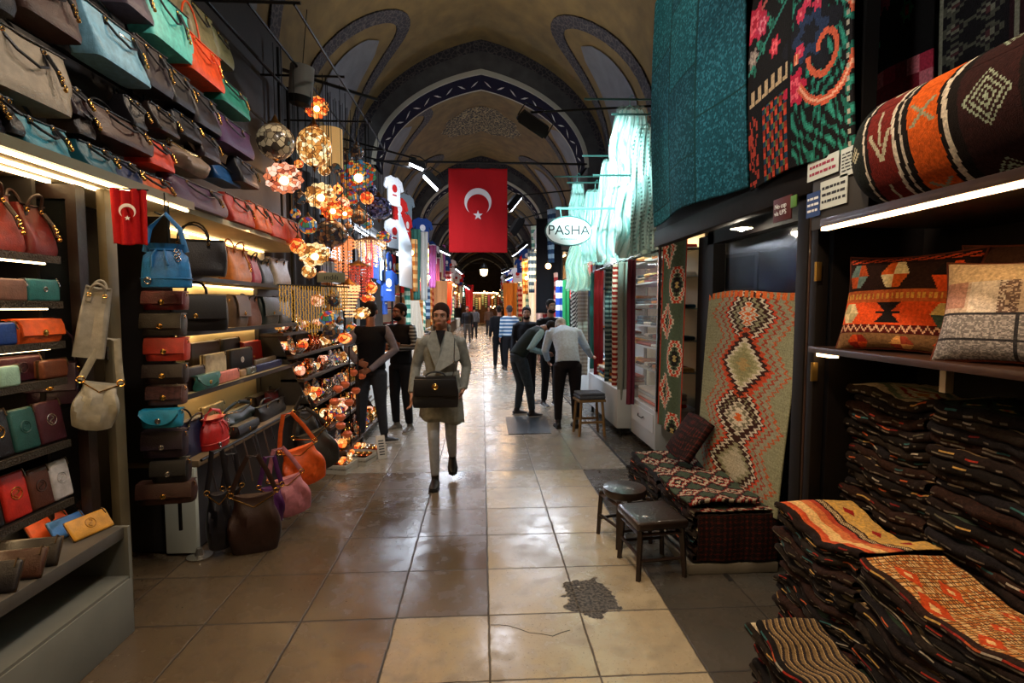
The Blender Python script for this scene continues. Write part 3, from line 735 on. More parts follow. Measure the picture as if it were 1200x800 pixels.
U(150, 184, 2, -45, 'mauve grey tote above the sky-blue one', '#5a4e5a', hl=.12)
U(192, 222, -2, -62, 'sand tote behind the turquoise one at the ceiling', '#7d7455', X=-2.02, charm=False, hl=.1)
U(226, 257, 40, -10, 'khaki tan tote hanging behind the orange one', '#7c7452', X=-2.02, charm=False, hl=.1)
U(258, 276, 66, 30, 'small olive tote after the khaki one', '#6a6848', X=-2.02, charm=False, hl=.1)
U(174, 206, 96, 42, 'dark plum glossy tote under the turquoise one', '#1f1219', hl=.1)
U(207, 232, 118, 74, 'black tote with gold studs under the orange one', '#100c0f', hl=.1)
U(233, 262, 142, 100, 'dark aubergine tote with lilac edge', '#1f171c', hl=.1)
U(262, 300, 164, 128, 'violet suede tote near the hanging lamps', '#43204a', charm=False, hl=.1)
# second row down
U(-40, 14, 140, 78, 'black zip-top tote below the taupe one', '#1a1620', hl=.08, d=.22)
U(15, 34, 154, 108, 'black bag with a pale dotted side, beside the teal tote', '#191719', X=-1.84, d=.2, charm=False, hl=.1)
U(35, 89, 172, 130, 'teal blue leather tote with chain charm just above the light strips', '#2f7c8c', hl=.1, X=-1.84)
U(90, 108, 132, 96, 'black bag with pale pink edge above the crocodile tote', '#2a1c22', hl=.08)
U(122, 184, 156, 118, 'brown crocodile-print leather tote in the second row', '#3c1f17', hl=.1, X=-1.83, d=.2)
U(96, 116, 156, 116, 'dark chocolate bag squeezed beside the crocodile tote', '#20140f', hl=.08)
U(108, 142, 196, 164, 'petrol blue tote with round charm resting on the light ledge', '#1c5866', hl=.08, X=-1.84)
U(143, 170, 211, 182, 'navy tote with silver ring resting on the light ledge', '#14254e', hl=.08, X=-1.84)
U(178, 209, 190, 156, 'vermilion tote right under the crocodile one', '#c93a20', hl=.1)
U(167, 210, 226, 196, 'orange tote with braided charm on the ledge beside the plum bag', '#c4541f', hl=.06, X=-1.84)
U(212, 256, 194, 160, 'slouchy taupe shoulder bag with soft folds', '#847060', fn=hobo, X=-1.83, d=.2, strap=.08)
U(213, 270, 236, 202, 'plum leather tote on the ledge under the taupe slouchy bag', '#40203a', hl=.06, X=-1.84, d=.2)
U(258, 285, 208, 184, 'cobalt blue tote behind the plum one', '#1c4f86', hl=.05, X=-1.95)
U(160, 176, 146, 112, 'black patent tote in the gap above the vermilion one', '#141014', hl=.08)
U(189, 214, 150, 120, 'dark brown tote above the taupe slouchy bag', '#241713', hl=.1)
U(215, 240, 156, 128, 'black tote above the taupe slouchy bag, near the violet one', '#15121a', hl=.1)
U(241, 262, 182, 150, 'dark wine tote below the violet suede one', '#1f1018', hl=.1)
U(286, 306, 212, 184, 'black small tote under the patterned globe lamp', '#141216', hl=.08)
U(275, 302, 258, 226, 'red tote with dark charm on the ledge above the bag shelves', '#a82c1c', hl=.05)
U(303, 321, 268, 236, 'orange tote with round charm on the ledge above the bag shelves', '#d2561e', hl=.05)
U(322, 339, 276, 246, 'scarlet tote third on the ledge above the bag shelves', '#b8301c', hl=.05, charm=False)
U(340, 356, 284, 254, 'orange-red tote at the end of the ledge above the bag shelves', '#bb3f20', hl=.05, charm=False)
# small flag hanging from the ledge
def flag_obj(label, w, h, loc, rot, base_m, seedw):
    t = thing('turkish_flag', label, 'flag', loc, rot)
    def P(u, v):
        x = (u - .5) * w; z = -v * h
        return x, .02 * np.sin(u * 9 + seedw) * v + .01 * np.sin(u * 23 + seedw * 2), z + .006 * np.sin(u * 9 + seedw)
    sheet('flag_cloth', P, 30, 30, lambda u, v: np.tile(np.array(lin('#b0161a')), (len(u), 1)), ATTR, .003, t)
    yo = -.022 - .012 * w
    # crescent and star as raised white felt
    m = MB(); R = w * .23; c = (0, -h * .40); n = 30; po = []
    a0 = math.radians(-90 + 38)
    outer = [(R * math.cos(a), R * math.sin(a)) for a in [a0 + (2 * PI - 2 * math.radians(38)) * k / n for k in range(n + 1)]]
    r2 = R * .8; ce = (0, -R * .25)
    st, en = outer[0], outer[-1]
    a1 = math.atan2(en[1] - ce[1], en[0] - ce[0]); a2 = math.atan2(st[1] - ce[1], st[0] - ce[0])
    r2 = math.hypot(st[0] - ce[0], st[1] - ce[1])
    if a1 < a2: a1 += 2 * PI
    inner = [(ce[0] + r2 * math.cos(a), ce[1] + r2 * math.sin(a)) for a in [a1 + (a2 - a1) * k / n for k in range(n + 1)]]
    inner = inner[::-1]
    vs = [(x, yo, c[1] + z) for x, z in outer] + [(x, yo, c[1] + z) for x, z in inner] + [(x, yo + .004, c[1] + z) for x, z in outer] + [(x, yo + .004, c[1] + z) for x, z in inner]
    k = n + 1
    m.add(vs, [(i, i + 1, k + i + 1, k + i) for i in range(n)] + [(2 * k + i, 3 * k + i, 3 * k + i + 1, 2 * k + i + 1) for i in range(n)]); m.build('crescent', base_m, t)
    m = MB(); sc = (0, -h * .40 - R * .98); rs = w * .085; po = []
    for i in range(10):
        a = PI / 2 + PI * i / 5; r = rs if i % 2 == 0 else rs * .4; po.append((sc[0] + r * math.cos(a), sc[1] + r * math.sin(a)))
    m.add([(x, yo, z) for x, z in po] + [(sc[0], yo, sc[1])], [(i, (i + 1) % 10, 10) for i in range(10)]); m.build('star', base_m, t)
    m = MB(); m.tube([(-w / 2 - .01, 0, .002), (w / 2 + .01, 0, .002)], max(.004, w * .008), 6); m.build('hanging_rod', IRON, t)
    return t
FLW = mat('flag_white', '#e6dedb', .8)
flag_obj('small red flag with white crescent and star hanging from the lit ledge', .155, .27, at(150, 222, Y=2.72), .25, FLW, 1)

# ================================================================== SECOND HANDBAG SHOP (recess, hanging column, lit shelf unit, counter)
rc = thing('recess_door', 'dark tall closed door in the recess between the two handbag shops', 'door leaf', (0, 0, 0))
m = MB(); m.span((-2.44, 2.8, .02), (-2.36, 3.2, 2.26), .006); m.build('door_panel', DARKP, rc)
m = MB(); m.span((-2.36, 2.86, 1.2), (-2.345, 3.14, 2.15), .004); m.span((-2.36, 2.86, .2), (-2.345, 3.14, 1.1), .004); m.build('raised_panel', DARKWOOD, rc)
ZA, ZB, ZC, ZK = 1.885, 1.505, 1.075, .645
un = thing('bag_shelf_unit', 'cream-backed lit shelf unit full of handbags in the second bag shop', 'shelf unit', (0, 0, 0))
m = MB(); m.span((-2.42, 3.5, .65), (-2.38, 5.9, 2.27)); m.build('back_panel', mat('lit_cream', '#c9b98c', .7), un)
m = MB(); m.span((-2.42, 3.5, .65), (-2.02, 3.53, 2.25)); m.build('side_panel', DARKP, un)
m = MB(); m.span((-2.42, 3.51, 2.28), (-1.9, 6.0, 2.32)); m.build('top_board', CREAM, un)
for z in (ZA, ZB, ZC):
    m = MB(); m.span((-2.38, 3.53, z - .025), (-2.0, 5.85, z), .004); sh = m.build('shelf', mat('shelf_cream', '#9c8c68', .5), un)
    m = MB(); m.span((-2.0, 3.53, z - .03), (-1.99, 5.85, z + .003)); m.build('shelf_edge', SHELFM, sh)
for z in (2.27, ZA - .025, ZB - .025, ZC - .025):
    m = MB(); m.span((-2.36, 3.6, z - .012), (-2.345, 5.8, z - .001)); part(m.build('light_strip', LED, un), 'hidden warm light strip under the shelf')
ct = thing('bag_counter', 'pale grey counter with white end panel under the second bag shelves', 'counter', (0, 0, 0))
m = MB(); m.span((-2.4, 3.54, .6), (-1.9, 5.6, ZK), .006); m.build('worktop', mat('counter_wood', '#6b5a42', .5, var=.2), ct)
m = MB(); m.span((-2.12, 3.52, .02), (-1.92, 3.56, .6), .003); m.build('end_panel', mat('white_panel', '#c4cbc0', .5), ct)
m = MB(); m.span((-2.38, 3.56, .02), (-1.95, 5.45, .6)); m.build('cabinet_body', DARKP, ct)
bs = MB(); bs.lathe([(.0, 0), (.075, 0), (.078, .008), (.03, .016), (.02, .05), (.018, .06), (0, .06)], 20); tag(bs.build('floor_bracket', mat('chrome_base', '#b8b6ae', .25, .8), loc=at(234, 652, Z=0)), 'small round chrome foot standing on the floor at the counter corner', 'stand foot')
# hanging column at the near end of the unit, facing the viewer
hr = thing('hanging_strap_rail', 'dark vertical strip from which the column of small bags hangs', 'rail', (0, 0, 0))
m = MB(); m.tube([(-1.86, 3.24, .3), (-1.86, 3.24, 2.3)], .012, 6); m.build('rail_bar', IRON, hr)
for z in (2.2, 1.6, 1.35, 1.2, 1.0, .8, .6):
    m = MB(); m.tube([(-1.86, 3.24, z), (-1.86, 3.12, z + .01)], .005, 5); m.build('hook', IRON, hr)
COLG = 'small bags hanging in a column beside the lit shelves'
def F(fn, x0, x1, yb, yt, label, c, Y=3.08, d=.1, rot=.15, **k):
    p, w, h = spot_of(x0, x1, yb, yt, Y, d)
    return fn(label, c, w, h, d, p, rot, **k)
bb_ = F(bucket, 156, 213, 336, 284, 'bright blue drawstring bucket bag hanging in front of the dark recess', '#1f6fae', Y=2.86, d=.17, rot=.1, strap=.17)
m = MB(); zt_ = max(q_.bound_box[1][2] for q_ in bb_.children if q_.name.startswith('strap')); m.tube([(0, .01, zt_ - .01), (0, .01, 2.286 - bb_.location.z)], .004, 5); m.build('hook', IRON, bb_)
F(satchel, 166, 212, 363, 341, 'dark red flap bag hanging right below the blue bucket bag', '#5a1218', group=COLG, strap=False)
F(satchel, 164, 210, 393, 367, 'charcoal grey flap bag hanging between the two red ones', '#35312f', group=COLG, strap=False)
F(satchel, 169, 214, 423, 396, 'coral red flap bag hanging under the charcoal one', '#b03428', group=COLG, strap=False)
F(satchel, 167, 212, 450, 427, 'dark brown flap bag hanging under the coral red one', '#241815', group=COLG, strap=False)
F(satchel, 171, 211, 475, 453, 'sparkling rose-brown flap bag in the hanging column', '#5a3a35', group=COLG, strap=False, sparkle=True)
F(satchel, 163, 207, 502, 481, 'turquoise rounded flap bag with silver clasp in the hanging column', '#1580a4', Y=3.02, group=COLG, strap=False, round_=True, clasp='s')
F(satchel, 166, 212, 537, 506, 'dark aubergine flap bag under the turquoise one', '#221624', group=COLG, strap=False, clasp='s')
F(satchel, 176, 216, 566, 540, 'black flap bag with silver ring near the foot of the column', '#121113', group=COLG, strap=False, clasp='s')
F(satchel, 160, 222, 592, 567, 'wide brown flap bag low in the hanging column', '#38201a', group=COLG, strap=False)
# shelf A .. counter items
def S(fn, x0, x1, yt, z, label, c, X=-2.02, d=.14, **k):
    a = at(x0, 400, X=X); b = at(x1, 400, X=X); top = at((x0 + x1) / 2, yt, X=X).z
    return fn(label, c, abs(b.y - a.y), max(.05, top - z - .002), d, (X - d / 2, (a.y + b.y) / 2, z + .002), k.pop('rz', R90), **k)
SA = 'handbags on the lit shelves'
# the two large dark bags stand at the near end, turned to the viewer
tote('large black bowling bag with round handles on the top lit shelf', '#14121a', .38, .25, .2, (-2.0, 3.78, ZA + .002), .42, group=SA, hl=.17, tw=1.0, td=.7, charm=False, seed=3, bulge=.06)
satchel('black structured briefcase bag with front lock on the middle lit shelf', '#101014', .38, .25, .15, (-2.0, 3.78, ZB + .002), .42, group=SA, handle=True, strap=False, name='briefcase')
S(tote, 277, 299, 292, ZA, 'tan leather bag with flower ornaments on the top lit shelf', '#a4622c', group=SA, hl=.12, hcol='#a4622c')
S(tote, 300, 310, 300, ZA, 'raspberry bag beside the tan one on the top lit shelf', '#8a2438', group=SA, hl=.08, charm=False)
S(tote, 311, 324, 306, ZA, 'black small bag on the top lit shelf', '#15151a', group=SA, hl=.07, charm=False)
S(tote, 326, 344, 304, ZA, 'beige soft bag at the end of the top lit shelf', '#8a8070', group=SA, hl=.05, charm=False)
S(satchel, 279, 293, 346, ZB, 'brown-grey flap bag beside the briefcase', '#4a3a30', group=SA, strap=False)
S(tote, 294, 309, 346, ZB, 'cognac brown bag in the middle of the shelf below the tan bag', '#5c3420', group=SA, hl=.05, charm=False)
S(satchel, 310, 329, 348, ZB, 'dark bottle-green bag with sheen on the middle lit shelf', '#14201e', group=SA, strap=False)
S(tote, 330, 344, 348, ZB, 'dark grey-green bag last on the middle lit shelf', '#262c28', group=SA, hl=.05, charm=False)
WG = 'wallets and clutches on the third lit shelf'
S(wallet, 224, 258, 400, ZC, 'dark brown clutch at the back of the third lit shelf', '#2c1a14', X=-2.3, d=.06, group=WG)
S(wallet, 262, 282, 396, ZC, 'black clutch with a green spark at the back of the third lit shelf', '#14181a', X=-2.3, d=.06, group=WG)
S(satchel, 286, 306, 400, ZC, 'small red flap clutch at the back of the third lit shelf', '#bc2418', X=-2.25, d=.06, group=WG, strap=False)
S(wallet, 306, 338, 391, ZC, 'lilac rolled clutch at the back of the third lit shelf', '#8d7a8c', X=-2.32, d=.09, group=WG)
S(wallet, 314, 338, 404, ZC, 'cognac wallet in front of the lilac clutch', '#8a4c22', X=-2.22, d=.04, group=WG)
S(wallet, 240, 265, 414, ZC, 'cream white wallet in the middle row of the third lit shelf', '#b5ad90', X=-2.16, d=.05, group=WG)
S(wallet, 270, 296, 408, ZC, 'black clutch with white flowers on the third lit shelf', '#101216', X=-2.16, d=.05, group=WG, em=FLW)
S(wallet, 299, 332, 418, ZC, 'long taupe wallet behind the navy one', '#6e604c', X=-2.14, d=.03, group=WG)
S(wallet, 214, 240, 430, ZC, 'dark snakeskin wallet at the near end of the third lit shelf', '#2b1d18', X=-2.06, d=.05, group=WG)
S(satchel, 230, 257, 438, ZC, 'small teal round-flap clutch at the front of the third lit shelf', '#1c5c52', X=-2.0, d=.05, group=WG, strap=False, round_=True)
S(wallet, 254, 280, 434, ZC, 'salmon pink rounded wallet at the front of the third lit shelf', '#b96a5c', X=-2.02, d=.045, group=WG)
S(wallet, 281, 288, 433, ZC, 'tan wallet edge beside the pink one', '#8d6e48', X=-2.04, d=.045, group=WG)
S(wallet, 289, 300, 430, ZC, 'patterned grey-green wallet on the third lit shelf', '#4a5248', X=-2.04, d=.045, group=WG, em=SILVER)
S(wallet, 300, 330, 424, ZC, 'navy blue wallet at the far end of the third lit shelf', '#16204e', X=-2.04, d=.045, group=WG)
KG = 'handbags standing on the bag counter'
S(tote, 214, 246, 492, ZK, 'navy handbag with white flower ornament on the counter', '#161a38', X=-1.98, group=KG, hl=.1, charm=False, tw=.85)
S(bucket, 246, 272, 490, ZK, 'small red drawstring bag with gold studs on the counter', '#b01a18', X=-1.9, d=.16, group=KG, strap=.06)
S(wallet, 236, 262, 474, ZK, 'cream upright clutch with insect ornament behind the navy bag', '#b8aa84', X=-2.3, d=.05, group=KG, em=GOLD)
S(hobo, 264, 304, 478, ZK, 'long dark green-black shoulder bag lying on the counter', '#16201e', X=-2.04, d=.14, group=KG, strap=.05)
S(satchel, 275, 300, 496, ZK, 'black clutch in front of the long shoulder bag', '#101014', X=-1.9, d=.08, group=KG, strap=False)
S(satchel, 298, 320, 462, ZK, 'black bag with red jewels at the back of the counter', '#1a1014', X=-2.2, d=.12, group=KG, strap=False, clasp='s')
S(tote, 318, 338, 456, ZK, 'dark red bag at the far end of the counter', '#4e1216', X=-2.1, d=.12, group=KG, hl=.05)
S(tote, 306, 334, 472, ZK, 'black bag in front of the dark red one on the counter', '#141214', X=-1.95, d=.1, group=KG, hl=.05, charm=False)
# bags hung in front of the counter
fr = thing('counter_rail', 'dark rail along the counter edge on which big shoulder bags hang', 'rail', (0, 0, 0))
m = MB(); m.tube([(-1.86, 3.5, .66), (-1.84, 5.4, .66)], .01, 6); m.build('rail_bar', IRON, fr)
HG = 'shoulder bags hanging in front of the counter'
def H(x0, x1, yb, yt, Y, label, c, rot=.5, d=.13, strap=.3, fn=hobo, tilt=0, **k):
    p, w, h = spot_of(x0, x1, yb, yt, Y, d)
    return fn(label, c, w, h, d, p, (0, tilt, rot), group=HG, **({'strap': strap} | k if fn is hobo else k))
H(262, 325, 654, 578, 3.5, 'large dark brown bag with russet edge hanging lowest over the floor', '#2e1912', rot=.35, strap=.26, d=.16)
H(237, 268, 648, 575, 3.46, 'black narrow shoulder bag next to the white end panel', '#141218', rot=.6, strap=.28)
H(256, 282, 640, 570, 3.62, 'dark grey-black bag squeezed beside the large brown bag', '#1c1a1f', rot=.6, strap=.24)
H(298, 330, 618, 570, 3.75, 'purple suede bag between the brown and the pink ones', '#4a1c54', rot=.5, strap=.22)
H(318, 366, 606, 556, 3.85, 'pink soft leather bag hanging over the floor', '#b5707a', rot=.45, strap=.22, tilt=-.2)
H(333, 385, 570, 520, 4.1, 'bright orange shoulder bag with two long straps', '#cc5214', rot=.45, strap=.28, tilt=-.25)
H(352, 402, 552, 500, 4.45, 'slouchy charcoal bag hanging beyond the orange one', '#26241f', rot=.5, strap=.2, tilt=-.3)
H(340, 372, 530, 480, 4.8, 'black bag behind the charcoal one at the end of the counter', '#121214', rot=.5, strap=.14)
for i in range(9):
    y = 3.55 + i * .12; m = MB(); x = -1.84 + .015 * (i % 3)
    m.tube([(x, y, .66), (x + .03, y + .01, .5), (x + .06, y + .03 * (i % 2), .36 - .02 * (i % 3))], [(.012, .004)] * 3, 6, ref=(0, 1, 0))
    tag(m.build('hanging_strap', leather(['#1b1718', '#3a2a1c', '#121013'][i % 3])), 'dark leather strap hanging loose over the counter rail above the brown bag', 'strap', 'loose straps over the counter rail')
# ================================================================== WOVEN PATTERNS (colour of each knot of the weave)
def tri(x): return 2 * np.abs(x - np.floor(x + .5))
def bands(d, edges, cols):
    out = np.empty((len(d), 3)); idx = np.searchsorted(np.array(edges), d, side='right'); C = pal(*cols)
    return C[np.clip(idx, 0, len(C) - 1)]
def q(x, n): return (np.floor(x * n) + .5) / n
def k_big(u, v):
    w, h = 1.2, 1.75; x = (u - .52) * w; y = v * h; n = 1 / .045; saw = (y * n) % 1.0
    tooth = .05 * np.abs(saw - .5) * 2
    # nested zigzag ground following the diamonds
    zz = np.abs(x) - .06 - .22 * tri((y - .21) / .45 + .5) + tooth
    per = (zz * 100 - 2) / 1.0
    out = bands(zz, [-.1, -.05, .0, .035, .06, .095, .15, .18, .26, .29], ['#b9b29a', '#8d8a6c', '#3a2018', '#cfc6b0', '#3a2018', '#c8472a', '#8b8b70', '#9c3d26', '#8f8c74', '#b2562e', '#8a8a6c'])
    for yc, rx, ry, cols in ((.21, .16, .17, ['#d0642a', '#cfc6b0', '#d0642a', '#cfc6b0', '#3a2018']), (.65, .27, .28, ['#a98f5c', '#8f8c63', '#a9a47c', '#cfc6b0', '#3a2018', '#b94a28']), (1.13, .2, .2, ['#d0642a', '#cfc6b0', '#76705a', '#cfc6b0', '#3a2018'])):
        d = (np.abs(x) + tooth) / rx + np.abs(y - yc) / ry
        c = bands(d, [.35, .62, .8, .95, 1.15, 1.3][:len(cols) - 1], cols); mk = d < (1.15 if len(cols) == 5 else 1.3); out[mk] = c[mk]
    top = y < .06; out[top & (((x * 14) % 1) < .6)] = lin('#d0642a')
    return out * (.9 + .2 * hsh(np.floor(y * 160), 0)[:, None])
def k_narrow(u, v):
    w, h = .62, 2.0; x = (u - .5) * w; y = v * h; p = .36; row = np.floor(y / p); yy = (y % p) - p / 2
    cx = np.where(row % 2 == 0, -.12, .12); tooth = .035 * tri(y / .04)
    d = np.abs(x - cx) * .85 + np.abs(yy) * .7 + tooth
    out = bands(d, [.045, .09, .12, .14, .175, .205], ['#b09a5e', '#1d1714', '#46543c', '#cfc3a4', '#c03c20', '#c8bda4', '#4c5a44'])
    out[(np.abs(x) > .29)] = lin('#b03a22'); return out
def k_red(u, v):
    x = (u - .5) * 6; y = v * 5; t = .25 * tri(y * 3)
    d = np.abs(((x + t) % 2) - 1) + np.abs(((y) % 1.6) - .8)
    out = bands(d, [.22, .42, .55, .78, .95, 1.15], ['#a89f88', '#1a1412', '#84221a', '#a89e88', '#6e1a16', '#1b1817', '#3a4638'])
    return out
def k_stripe_warm(u, v):
    """broad stripes along the length, patterned runner on the far side"""
    y = 1 - v + .03 * np.sin(u * 7)
    out = bands(y, [.05, .1, .15, .2, .3, .42, .5, .53, .6, .63], ['#2a1a12', '#c4552a', '#b9482a', '#d1a46a', '#d8b071', '#c06a3c', '#a8402a', '#2a1812', '#cbb184', '#3a241a', '#b58f4e'])
    dg = (y > .53) & (y < .6) & (((u * 60 + v * 40) % 1) < .5); out[dg] = lin('#2a1812')
    far = y > .63; sx = np.abs(((u * 3) % 1) - .5) + np.abs(((y - .63) * 3.2 % 1) - .5)
    out[far & (sx < .2)] = lin('#8f1d17'); out[far & (sx > .2) & (hsh(np.floor(u * 40), np.floor(v * 40)) > .6)] = lin('#c79a4a')
    return out
def k_mosaic(u, v):
    gx, gy = np.floor(u * 46), np.floor(v * 34); r = hsh(gx, gy); C = pal('#c79a60', '#b57a3c', '#d0ac78', '#a8622c')
    out = C[(r * 4).astype(int) % 4]; line = ((u * 46) % 1 < .22) | ((v * 34) % 1 < .22); out[line] = lin('#4a3020')
    for cx, cy, rr in ((.3, .25, .07), (.55, .2, .07), (.2, .6, .06), (.45, .55, .08), (.75, .45, .1), (.65, .85, .14), (.35, .85, .1), (.85, .75, .1)):
        d = np.abs(u - cx) * 1.3 + np.abs(v - cy); out[(d < rr)] = lin('#b8441c'); out[(d < rr * .35)] = lin('#d8b078')
    return out
def k_pale(u, v):
    d = np.abs(u - .55) + np.abs(v - .5) * 1.2 + .04 * tri(v * 12)
    out = bands(d, [.12, .22, .3, .42, .55], ['#b4702c', '#c2b693', '#8c3a1e', '#b9ad8a', '#6e7c66', '#b8a888']); return out
def k_darkgreen(u, v):
    x, y = u * 5, v * 3.2; d = np.abs((x % 1) - .5) + np.abs((y % 1) - .5) + .08 * tri(v * 30)
    return bands(d, [.15, .25, .4, .55], ['#a3281c', '#c2a25a', '#2c4a34', '#17150f', '#243224'])
def k_fern(u, v):
    out = np.tile(np.array(lin('#6f5a3c')), (len(u), 1)); st = (v * 9 + .25 * np.sin(u * 26)) % 1
    out[st < .5] = lin('#2a2220'); out[(st > .42) & (st < .52)] = lin('#b09468'); return out
def k_dark(u, v):
    x, y = u * 14, v * 9; d = np.abs((x % 1) - .5) + np.abs((y % 1) - .5) + .05 * tri(v * 60)
    return bands(d, [.18, .34, .5], ['#571c14', '#241510', '#3c1a14', '#1c1210'])
PATS = [k_red, k_fern, k_dark, k_darkgreen, k_pale]
# ------------------------------------------------------------------ a folded kilim lying in a stack
def kilim(label, loc, L_, D_, th, pat, sagf, group=None, seed=0, fine=False):
    """L_ along the street, D_ deep, folded edge towards the street (local -x); sagf(u) = shared height profile of the stack"""
    rng = np.random.RandomState(seed); ph = rng.rand(6) * 6; off = (rng.rand() - .5) * .035; ly = (rng.rand() - .5) * .05
    nu, nv = (190, 150) if fine else (56, 50)
    def P(u, v):
        # v runs: 0..0.62 top surface back->front, .62..0.8 round the fold, .8..1 underside
        t = np.clip(v / .62, 0, 1); a = np.clip((v - .62) / .2, 0, 1) * PI; b = np.clip((v - .82) / .18, 0, 1)
        wav = .012 * np.sin(u * 9 + ph[0]) + .006 * np.sin(u * 21 + ph[1])
        r = th * .5
        x = np.where(v < .62, D_ / 2 - (D_ - r) * t, -D_ / 2 + r - r * np.sin(a)) ; x = np.where(v > .82, -D_ / 2 + r + b * D_ * .6, x); x = x + np.where(v < .62, t, 1) * (off + wav)
        x = x + 0
        z = np.where(v < .62, r * 2, r + r * np.cos(a)); z = np.where(v > .82, 0, z)
        droop = -.05 * np.clip(t - .75, 0, 1) * 4 * .25
        z = z + sagf(u) + .003 * np.sin(u * 17 + ph[2]) + .002 * np.sin(u * 41 + ph[3]) + np.where(v < .62, .004 * np.sin(6 * t + 11 * u), 0) + droop * 0
        y = (u - .5) * L_ + ly
        return x, y, z
    dark = pal('#15110f', '#1e1512', '#2a1a14', '#191618', '#231c16')[seed % 5]
    acc = pal('#8f2a1c', '#a8502a', '#9b9180', '#2f5a5c', '#b08a4a', '#6b1c18', '#55503f')
    def cf(u, v):
        out = np.array(pat(u, np.clip(v / .62, 0, 1)))
        e = v > .6; k = np.floor(u * 13 + 9 * seed); r = hsh(k, seed, 3); band = (v > .67) & (v < .70); k9 = np.floor(u * 30 + 5 * seed); c0 = None
        c = np.tile(dark, (len(u), 1)); c = c * (.7 + .6 * hsh(np.floor(u * 90), np.floor(v * 50), seed))[:, None]
        m0 = (v > .72) & (v < .745) & (hsh(k9, seed, 8) > .55); c[m0] = np.array(lin('#6e675c')) * (.5 + .7 * hsh(k9[m0], seed, 9))[:, None]
        m1 = band & (r > (.86 if seed % 3 else .6)); c[m1] = (acc[(hsh(k, seed, 5) * 7).astype(int) % 7])[m1]
        out[e] = c[e]
        return out
    t = sheet('folded_kilim', P, nu, nv, cf, WEAVE, .004)
    t.location = loc
    return tag(t, label, 'kilim', group)
def stack(x0, x1, ya, yb, z0, z1, n, toppat, toplabel, group, grouplabel, sag=.05, seed0=0, phase=0, gapfill=True):
    """folded kilims piled from z0 to z1 between street positions ya..yb"""
    th = (z1 - z0) / n
    for i in range(n):
        f = i / max(1, n - 1)
        sf = lambda u, f=f: sag * f * (-.55 * np.sin(PI * u) + .22 * np.sin(u * 7 + phase))
        kilim(toplabel if i == n - 1 else grouplabel, ((x0 + x1) / 2, (ya + yb) / 2, z0 + i * th + .004), (yb - ya), (x1 - x0), th * 1.02, toppat if i == n - 1 else PATS[(i + seed0) % 5], sf, group, seed0 * 31 + i, i == n - 1)

# ================================================================== THE RUG SHOP SHELF UNIT (right, close)
WD = mat('walnut', '#2b1810', .4, bump=.15, bscale=18, var=.5, coat=.2)
BW = mat('black_wood', '#0f0b0a', .65, bump=.1, bscale=20, spec=.2)
ru = thing('rug_shelf_unit', 'dark wooden shelf unit of the rug shop with lit top shelf and cushion shelf', 'shelf unit', (0, 0, 0))
m = MB(); m.span((1.42, .45, 2.005), (2.12, 2.14, 2.04), .004); m.build('top_shelf', WD, ru)
m = MB(); m.span((1.42, .5, 1.99), (1.445, 2.13, 2.004)); part(m.build('light_strip', mat('led_rug', '#ffd7a0', emit=9, ecol='#ffce94'), ru), 'glowing warm light strip under the top shelf edge')
m = MB(); m.span((1.57, .45, 1.455), (2.15, 2.42, 1.483), .003); m.build('cushion_shelf', WD, ru)
m = MB(); m.span((1.6, 2.3, 1.437), (1.64, 2.4, 1.453)); part(m.build('light_strip', mat('led_rug', '#ffd7a0'), ru), 'small glowing light under the cushion shelf')
m = MB(); m.span((1.62, 1.72, 1.37), (1.65, 1.745, 1.455)); m.build('shelf_bracket', mat('bracket', '#a89a80', .4, .6), ru)
m = MB(); m.span((2.12, .45, 0), (2.16, 2.41, 2.3)); m.build('back_panel', BW, ru)
m = MB(); m.span((1.68, 2.42, .3), (2.15, 2.46, 2.2)); m.build('side_panel', BW, ru)
m = MB(); m.span((1.72, .45, .0), (2.12, 2.42, .3)); m.build('plinth', BW, ru)
dl = thing('folded_shop_door', 'narrow black wooden door leaf with brass hinges beside the cushion shelf', 'door leaf', (0, 0, 0))
m = MB(); m.span((1.6, 2.42, .02), (1.66, 2.47, 2.2), .004); m.build('door_edge', BW, dl)
for z in (1.84, 1.36):
    m = MB(); m.span((1.588, 2.405, z - .045), (1.615, 2.42, z + .045), .002); m.tube([(1.588, 2.41, z - .045), (1.588, 2.41, z + .045)], .006, 8); m.build('hinge', mat('brass', '#a88a4c', .35, .9), dl)
ps = thing('shop_front_post', 'tall black wooden post between the rug shelves and the leaning kilims', 'post', (0, 0, 0))
m = MB(); m.span((1.60, 2.5, 0), (1.66, 2.59, 2.22), .006); m.build('post_shaft', BW, ps)
m = MB(); m.tube([(1.61, 2.49, .02), (1.61, 2.49, 2.2)], .008, 6); m.build('post_moulding', WD, ps)
bm_ = thing('shop_front_beam', 'black wooden beam over the rug shop carrying the hung carpets', 'beam', (0, 0, 0))
m = MB(); m.span((1.58, 2.16, 2.22), (1.66, 4.75, 2.36), .004); m.build('beam_board', BW, bm_)
m = MB(); m.span((1.6, 2.16, 2.36), (1.66, 4.75, 4.3)); m.span((2.1, .4, 2.31), (2.16, 2.8, 4.3)); m.build('upper_boarding', BW, bm_)
